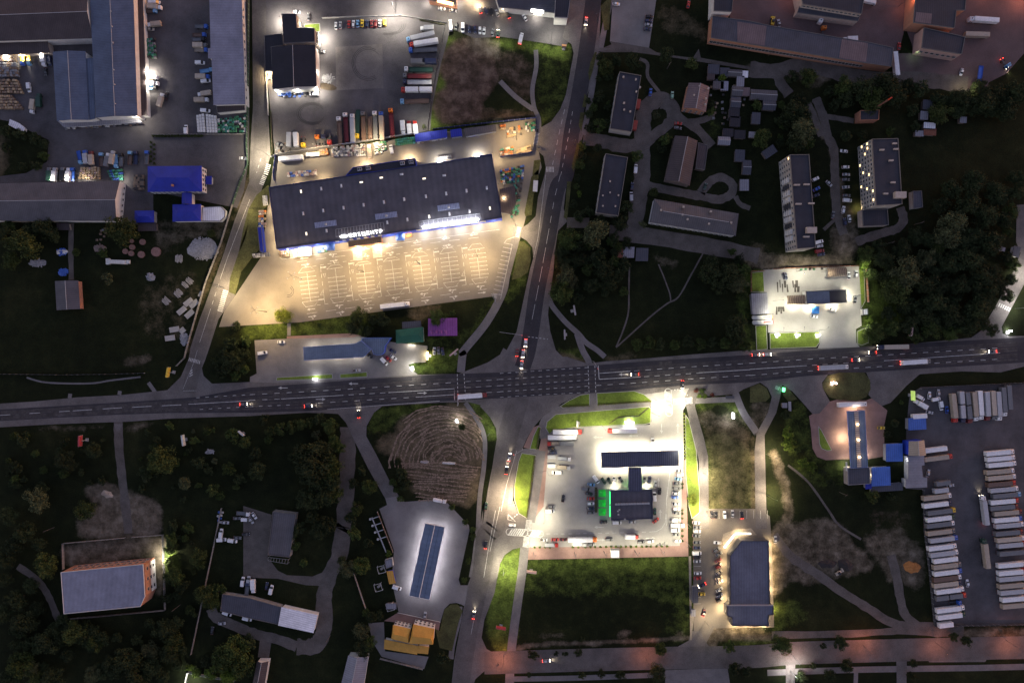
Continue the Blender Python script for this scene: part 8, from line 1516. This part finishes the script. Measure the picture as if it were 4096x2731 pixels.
heap('B1',1820,660,120,105,.7,rub,'large heap of white rubble in the north-east corner of the scrap meadow','rubble_heap','rubble heap',3,420,rub); heap('B1',895,660,50,40,.8,mat('brown_rubble',(.2,.15,.13),.9,.4,1.),'brown rubble heap by the olive tree','rubble_heap','rubble heap',4,40); heap('B1',1350,915,40,32,.7,rub,'small pale rubble heap in the middle of the scrap meadow','rubble_heap','rubble heap',5,60,rub)
heap('B1',1650,1470,40,50,.6,rub,'low pale rubble heap near the diagonal road mouth','rubble_heap','rubble heap',6,60,rub); heap('D4',1235,530,68,60,2.4,mat('orange_sand',(.34,.15,.05),.95,.25,.6),'orange sand heap on the bare ground west of the truck park','sand_heap','sand heap',7)
heap('D4',480,500,70,45,1.5,mat('dark_soil',(.035,.03,.03),.95,.3,.6),'dark soil heap, the western of two on the bare ground','soil_heap','soil heap',8); heap('D4',640,510,65,55,1.7,mat('dark_soil',(.035,.03,.03)),'dark soil heap beside the small digger','soil_heap','soil heap',9); heap('A2',700,705,58,38,.5,mat('wet_scrap',(.10,.10,.10),.3,.4,1.),'shiny heap of wet scrap east of the truck workshop','scrap_heap','scrap heap',10,60,rub)
heap('A2',690,780,80,35,.5,mat('brown_soil',(.06,.045,.03),.95,.4,.8),'low brown soil heap south of the shiny scrap','soil_heap','soil heap',11); heap('C1',960,1290,50,35,1.,mat('pale_sand',(.34,.28,.22),.95,.3,.5),'pale sand heap in the meadow clearing','sand_heap','sand heap',12)
vehicle('loader','D4',585,575,30,'beige','small beige digger between the two dark soil heaps')
def slabs(t, x, y, ang, L_, w_, label, n=1, gap=0., m=None):
    c = p(t, x, y); o = MB()
    if n == 1: o.box((0, 0, .35), (L_, w_, .22)); o.box((0.1, .05, .12), (L_*.97, w_*.95, .2))
    else:
        for i in range(n): o.box(((i-n/2+.5)*gap, 0, .25), (gap*.6, w_*(1+.15*((i*7) % 3-1)), .3), .04*((i*5) % 3-1))
    o = o.build('concrete_slab' if n == 1 else 'beam_row', m or W_panel); o.location = (c.x, c.y, .05); o.rotation_euler = (0, 0, math.radians(ang)); return tag(o, label, 'concrete slabs' if n == 1 else 'beams', 'concrete parts in the scrap meadow')
for x, y, a, lb in ((1690,1140,38,'topmost pale concrete slab of the slab group by the diagonal road'),(1740,1155,40,'pale concrete slab on the right of the slab group'),(1630,1215,40,'pale concrete slab on the left of the slab group'),(1700,1245,42,'lowest large concrete slab of the slab group'),(1795,1065,60,'narrow slab lying against the diagonal road fence'),(1565,1383,10,'grey concrete slab below the slab group, upper of the two flat ones'),(1525,1460,8,'grey concrete slab nearest the rubble at the road mouth'),(1635,1393,40,'small tilted slab beside the lower grey slabs')): slabs('B1', x, y, a, 5.6 if 'small' not in lb and 'narrow' not in lb else 3.2, 3. if 'narrow' not in lb else 1.2, lb)
for x, y, a, n, lb in ((1490,1130,48,6,'fan of grey concrete beams, the lowest beam row'),(1600,1060,48,7,'row of crossed pale beams in the middle of the beam rows'),(1660,985,50,4,'short row of pale beams above the crossed ones'),(1700,950,50,5,'topmost row of parallel beams in the scrap meadow'),(1605,750,0,7,'row of upright pale planks in the scrap meadow')): slabs('B1', x, y, a, 1, 4.2, lb, n, .62)
def reel(t, x, y, r_, label):
    c = p(t, x, y); r = thing('cable_drum', label, 'cable drum', (c.x, c.y, .05), random.random()*3, 'round drums in the scrap meadow'); R = r_*KM
    for z in (.06, .95): MB().tube((0, 0, z), (0, 0, z+.12), R, 18).build('flange', mat('drum_wood',(.22,.13,.11),.9,.3,1.2), r)
    MB().tube((0, 0, .18), (0, 0, .95), R*.55, 14).build('core', W_wood, r)
for x, y, r_, lb in ((1283,602,26,'topmost round drum of the drum group'),(1190,648,24,'grey round drum beside the olive tree'),(1130,686,24,'reddish round drum at the left end of the drum group'),(1182,704,24,'round drum at the lower left of the drum group'),(1272,714,30,'wide round drum at the bottom of the drum group'),(1404,690,42,'largest round drum standing apart on the right'),(1185,592,18,'small drum half under the olive tree')): reel('B1', x, y, r_, lb)
o = MB(); o.box((0, 0, 1.), (10.5, 2.4, 1.6), 0, 0, .85); o.box((-5.6, 0, .8), (2.2, 3.4, 1.2), .1); o.box((6, .2, 1.), (1.8, 2., 1.), 0); o = o.build('tarpaulin_pile', [GM['white']]); c = p('B1',1065,780); o.location = (c.x, c.y, 0); o.rotation_euler = (0, 0, -.04); tag(o, 'long pile under pale tarpaulins in the scrap meadow', 'tarpaulin pile')
for x, y, lb in ((555,690,'blue and white junk pile west of the meadow track'),(565,870,'blue barrel pile beside the lone square shed')): heap('B1', x, y, 45, 32, .9, GM['blue'] if 'barrel' in lb else GM['white'], lb, 'junk_pile', 'junk pile', x, 40, GM['blue'])
heap('B1',340,790,70,35,.4,GM['grey'],'scatter of pale junk under the western olive trees','junk_pile','junk pile',21,50,rub); heap('C1',1880,910,40,20,.4,GM['grey'],'pale junk scatter in the south-western meadow','junk_pile','junk pile',22,20,rub)
# pipe rack with pump stands beside the white-glowing forecourt
c = p('D2',1160,230); r = thing('pipe_rack','grey pipe rack with four crossbars on the lawn west of the white-glowing forecourt','pipe rack',(c.x,c.y,0)); mb = MB(); L0 = Vector((0,0,1.1))
A_, B_ = p('D2',1095,80)-c, p('D2',1222,390)-c; mb.tube((*A_,1.), (*B_,1.), .35, 8); mb.build('main_pipe', steel, r)
for x, y, x2, y2 in ((1080,96,1165,68),(1100,155,1180,128),(1124,214,1200,188),(1148,276,1226,250)):
    a, b = p('D2',x,y)-c, p('D2',x2,y2)-c; k = MB().tube((*a,1.3),(*b,1.3),.28,8).build('crossbar', steel, r); MB().box((a.x,a.y,.7),(.9,.9,1.4)).build('pump_box', W_white, k)
for x, y, lb in ((1183,540,'open square frame shelter with clutter beside the orange-roofed booth'),(1155,700,'playground frame with white tubes in the small forecourt garden'),(1260,875,'concrete step block by the forecourt wall')):
    c = p('D2',x,y); r = thing('garden_pavilion', lb, 'garden frame', (c.x,c.y,0), .25); mb = MB()
    for sx in (-1,1):
        for sy in (-1,1): mb.tube((sx*2,sy*2,0),(sx*2,sy*2,2.2),.1,5)
        mb.tube((sx*2,-2,2.2),(sx*2,2,2.2),.1,5); mb.tube((-2,sx*2,2.2),(2,sx*2,2.2),.1,5)
    mb.build('frame', W_white, r); MB().box((.3,.2,.5),(2.2,1.2,.9),.4).build('bench', W_conc, r)
c = p('B2',2200,1090); r = thing('lattice_pylon','steel lattice pylon with triangular base at the south-east corner of the store car park','pylon',(c.x,c.y,0)); T = [Vector((3*math.cos(a),3*math.sin(a),0)) for a in (0.5,2.6,4.7)]; top = Vector((0,0,16)); mb = MB()
for i in range(3):
    mb.tube(T[i], top, .12, 5, r2=.06)
    for k in (.0,.25,.5,.75): mb.tube(T[i]+(top-T[i])*k, T[(i+1)%3]+(top-T[(i+1)%3])*k, .06, 4)
mb.build('lattice', steel, r); MB().box((0,0,.1),(1.5,1.5,.2)).build('footing', W_conc, r)
# utility and gantry poles
for t, x, y, h, lb in [('A4',165,500,9,'thin pole south of the long brick factory'),('B4',1470,445,9,'leaning pole in the wood below the loop path'),('B4',1212,620,9,'pole stub by the wood edge near the gravel lane'),('C1',70,1480,9,'pole in the dark western meadow'),('D1',488,172,9,'pole in the dark trees left of the clearing'),('D1',1615,865,9,'pole between the walled hall and the long fence'),('C4',800,1270,9,'pole in the weeds south of the grey petrol shop'),('D2',720,1140,9,'pole in the grass east of the white hall'),('A3',1495,620,9,'A-frame pole in the quarter garden'),('A3',1425,965,9,'pole on the teardrop-shaped green')]:
    c = p(t, x, y); r = thing('utility_pole', lb, 'utility pole', (c.x, c.y, 0), .6, 'utility poles'); MB().tube((0,0,0),(0,0,h),.14,7,r2=.1).build('pole', W_wood, r); MB().box((0,0,h-.5),(1.8,.12,.12)).build('crossarm', W_wood, r)
for t, x, y, a, L_, lb in [('B3',0,1408,-8,13,'overhead signal gantry across the north arm of the junction'),('C2',1866,490,88,7,'signal arm on the south side of the western pedestrian crossing'),('C3',830,100,-60,5,'signal arm at the north side of the eastern pedestrian crossing'),('C3',200,878,-150,6,'signal arm over the south road beside the path')]:
    c = p(t, x, y); r = thing('traffic_signal', lb, 'traffic signal', (c.x, c.y, 0), math.radians(a), 'traffic signals'); MB().tube((0,0,0),(0,0,6.4),.14,7).build('pole', steel, r); MB().tube((0,0,6.2),(L_,0,6.4),.09,6).build('arm', steel, r)
    hd = MB().box((L_-.4,0,5.8),(.35,.3,1.)).build('signal_head', dark_m, r); MB().box((L_-.4,-.17,6.1),(.2,.04,.2)).build('red_lens', tl_on, hd)
# straw swaths, tyre marks
mb = MB(); rs = random.Random(4); c0 = (1800, 960)
for k in range(17):
    R = 80+k*33+rs.uniform(-7,7); P = []
    for j in range(0, 21):
        a = math.radians(188-j*9.2); x = c0[0]+R*.95*math.cos(a)-k*5; y = c0[1]-R*.86*math.sin(a)+40
        if x > 2090 or y < 500 or x < 1330-(80 if y > 740 else 0): 
            if len(P) > 2: ribbon(mb, P, rs.uniform(.5,1.), .10+.02*rs.random(), jit=.75)
            P = []; continue
        P.append(p('C2', x+rs.uniform(-9, 9)+12*math.sin(a*5+k), y+rs.uniform(-9, 9)))
    if len(P) > 2: ribbon(mb, P, rs.uniform(.5,1.), .10+.02*rs.random(), jit=.75)
    P = [p('C2', c0[0]-R*.95-k*5+(k % 3)*2, y) for y in (990, 960)]
for k in range(13):
    y = 1005+k*27+rs.uniform(-6,6); P = [p('C2', x+rs.uniform(-8,8), y+(x-1400)*.05+10*math.sin(x*.01+k)+rs.uniform(-4,4)) for x in range(1360+k*12, 2080-k*12, 34)]; ribbon(mb, P, rs.uniform(.5,1.), .11, jit=.7)
tag(mb.build('mown_straw', mat('straw_swath',(.20,.145,.105),.95,.5,.9,fine=.4)), kind='stuff')
mb = MB()
def ring_mark(t, x, y, rx, ry, a0, a1, n=26): ribbon(mb, [p(t, x+rx*math.cos(math.radians(a)), y+ry*math.sin(math.radians(a))) for a in np.linspace(a0, a1, n)], .22, Z1+.03)
for k in range(4): ring_mark('A2',560,1020,110+k*9+4*(k%2),78+k*7,20+k*15,330-k*10)
for k in range(3): ring_mark('A2',1060,570,120+k*13,125+k*14,60,320-20*k)
for k in range(3): ring_mark('A2',1240,230,120+k*16,70+k*7,-10,110)
for k in range(2): ring_mark('B2',340,1040,38+k*14,36+k*16,-60,100)
struct('tyre_marks', mb, mat('tyre_mark', (.03, .03, .03), .9, .2))
mb = MB()
for k in range(9): 
    a = p('B4', 250+k*22 if k < 5 else 390+(k-5)*14, 1010 if k % 2 else 1050); ribbon(mb, [a, a+Vector((rs.uniform(-.5,.5), rs.uniform(3,6)))], rs.uniform(.6,1.6), Z1+.03, jit=.4)
for k in range(4):
    a = p('B4', 240+k*18, 1180); ribbon(mb, [a, a+Vector((rs.uniform(-.5,.5), -rs.uniform(2,5)))], rs.uniform(.6,1.5), Z1+.034, jit=.4)
struct('oil_stains', mb, mat('oil_stain', (.05, .045, .04), .8, .3))
build_ground()
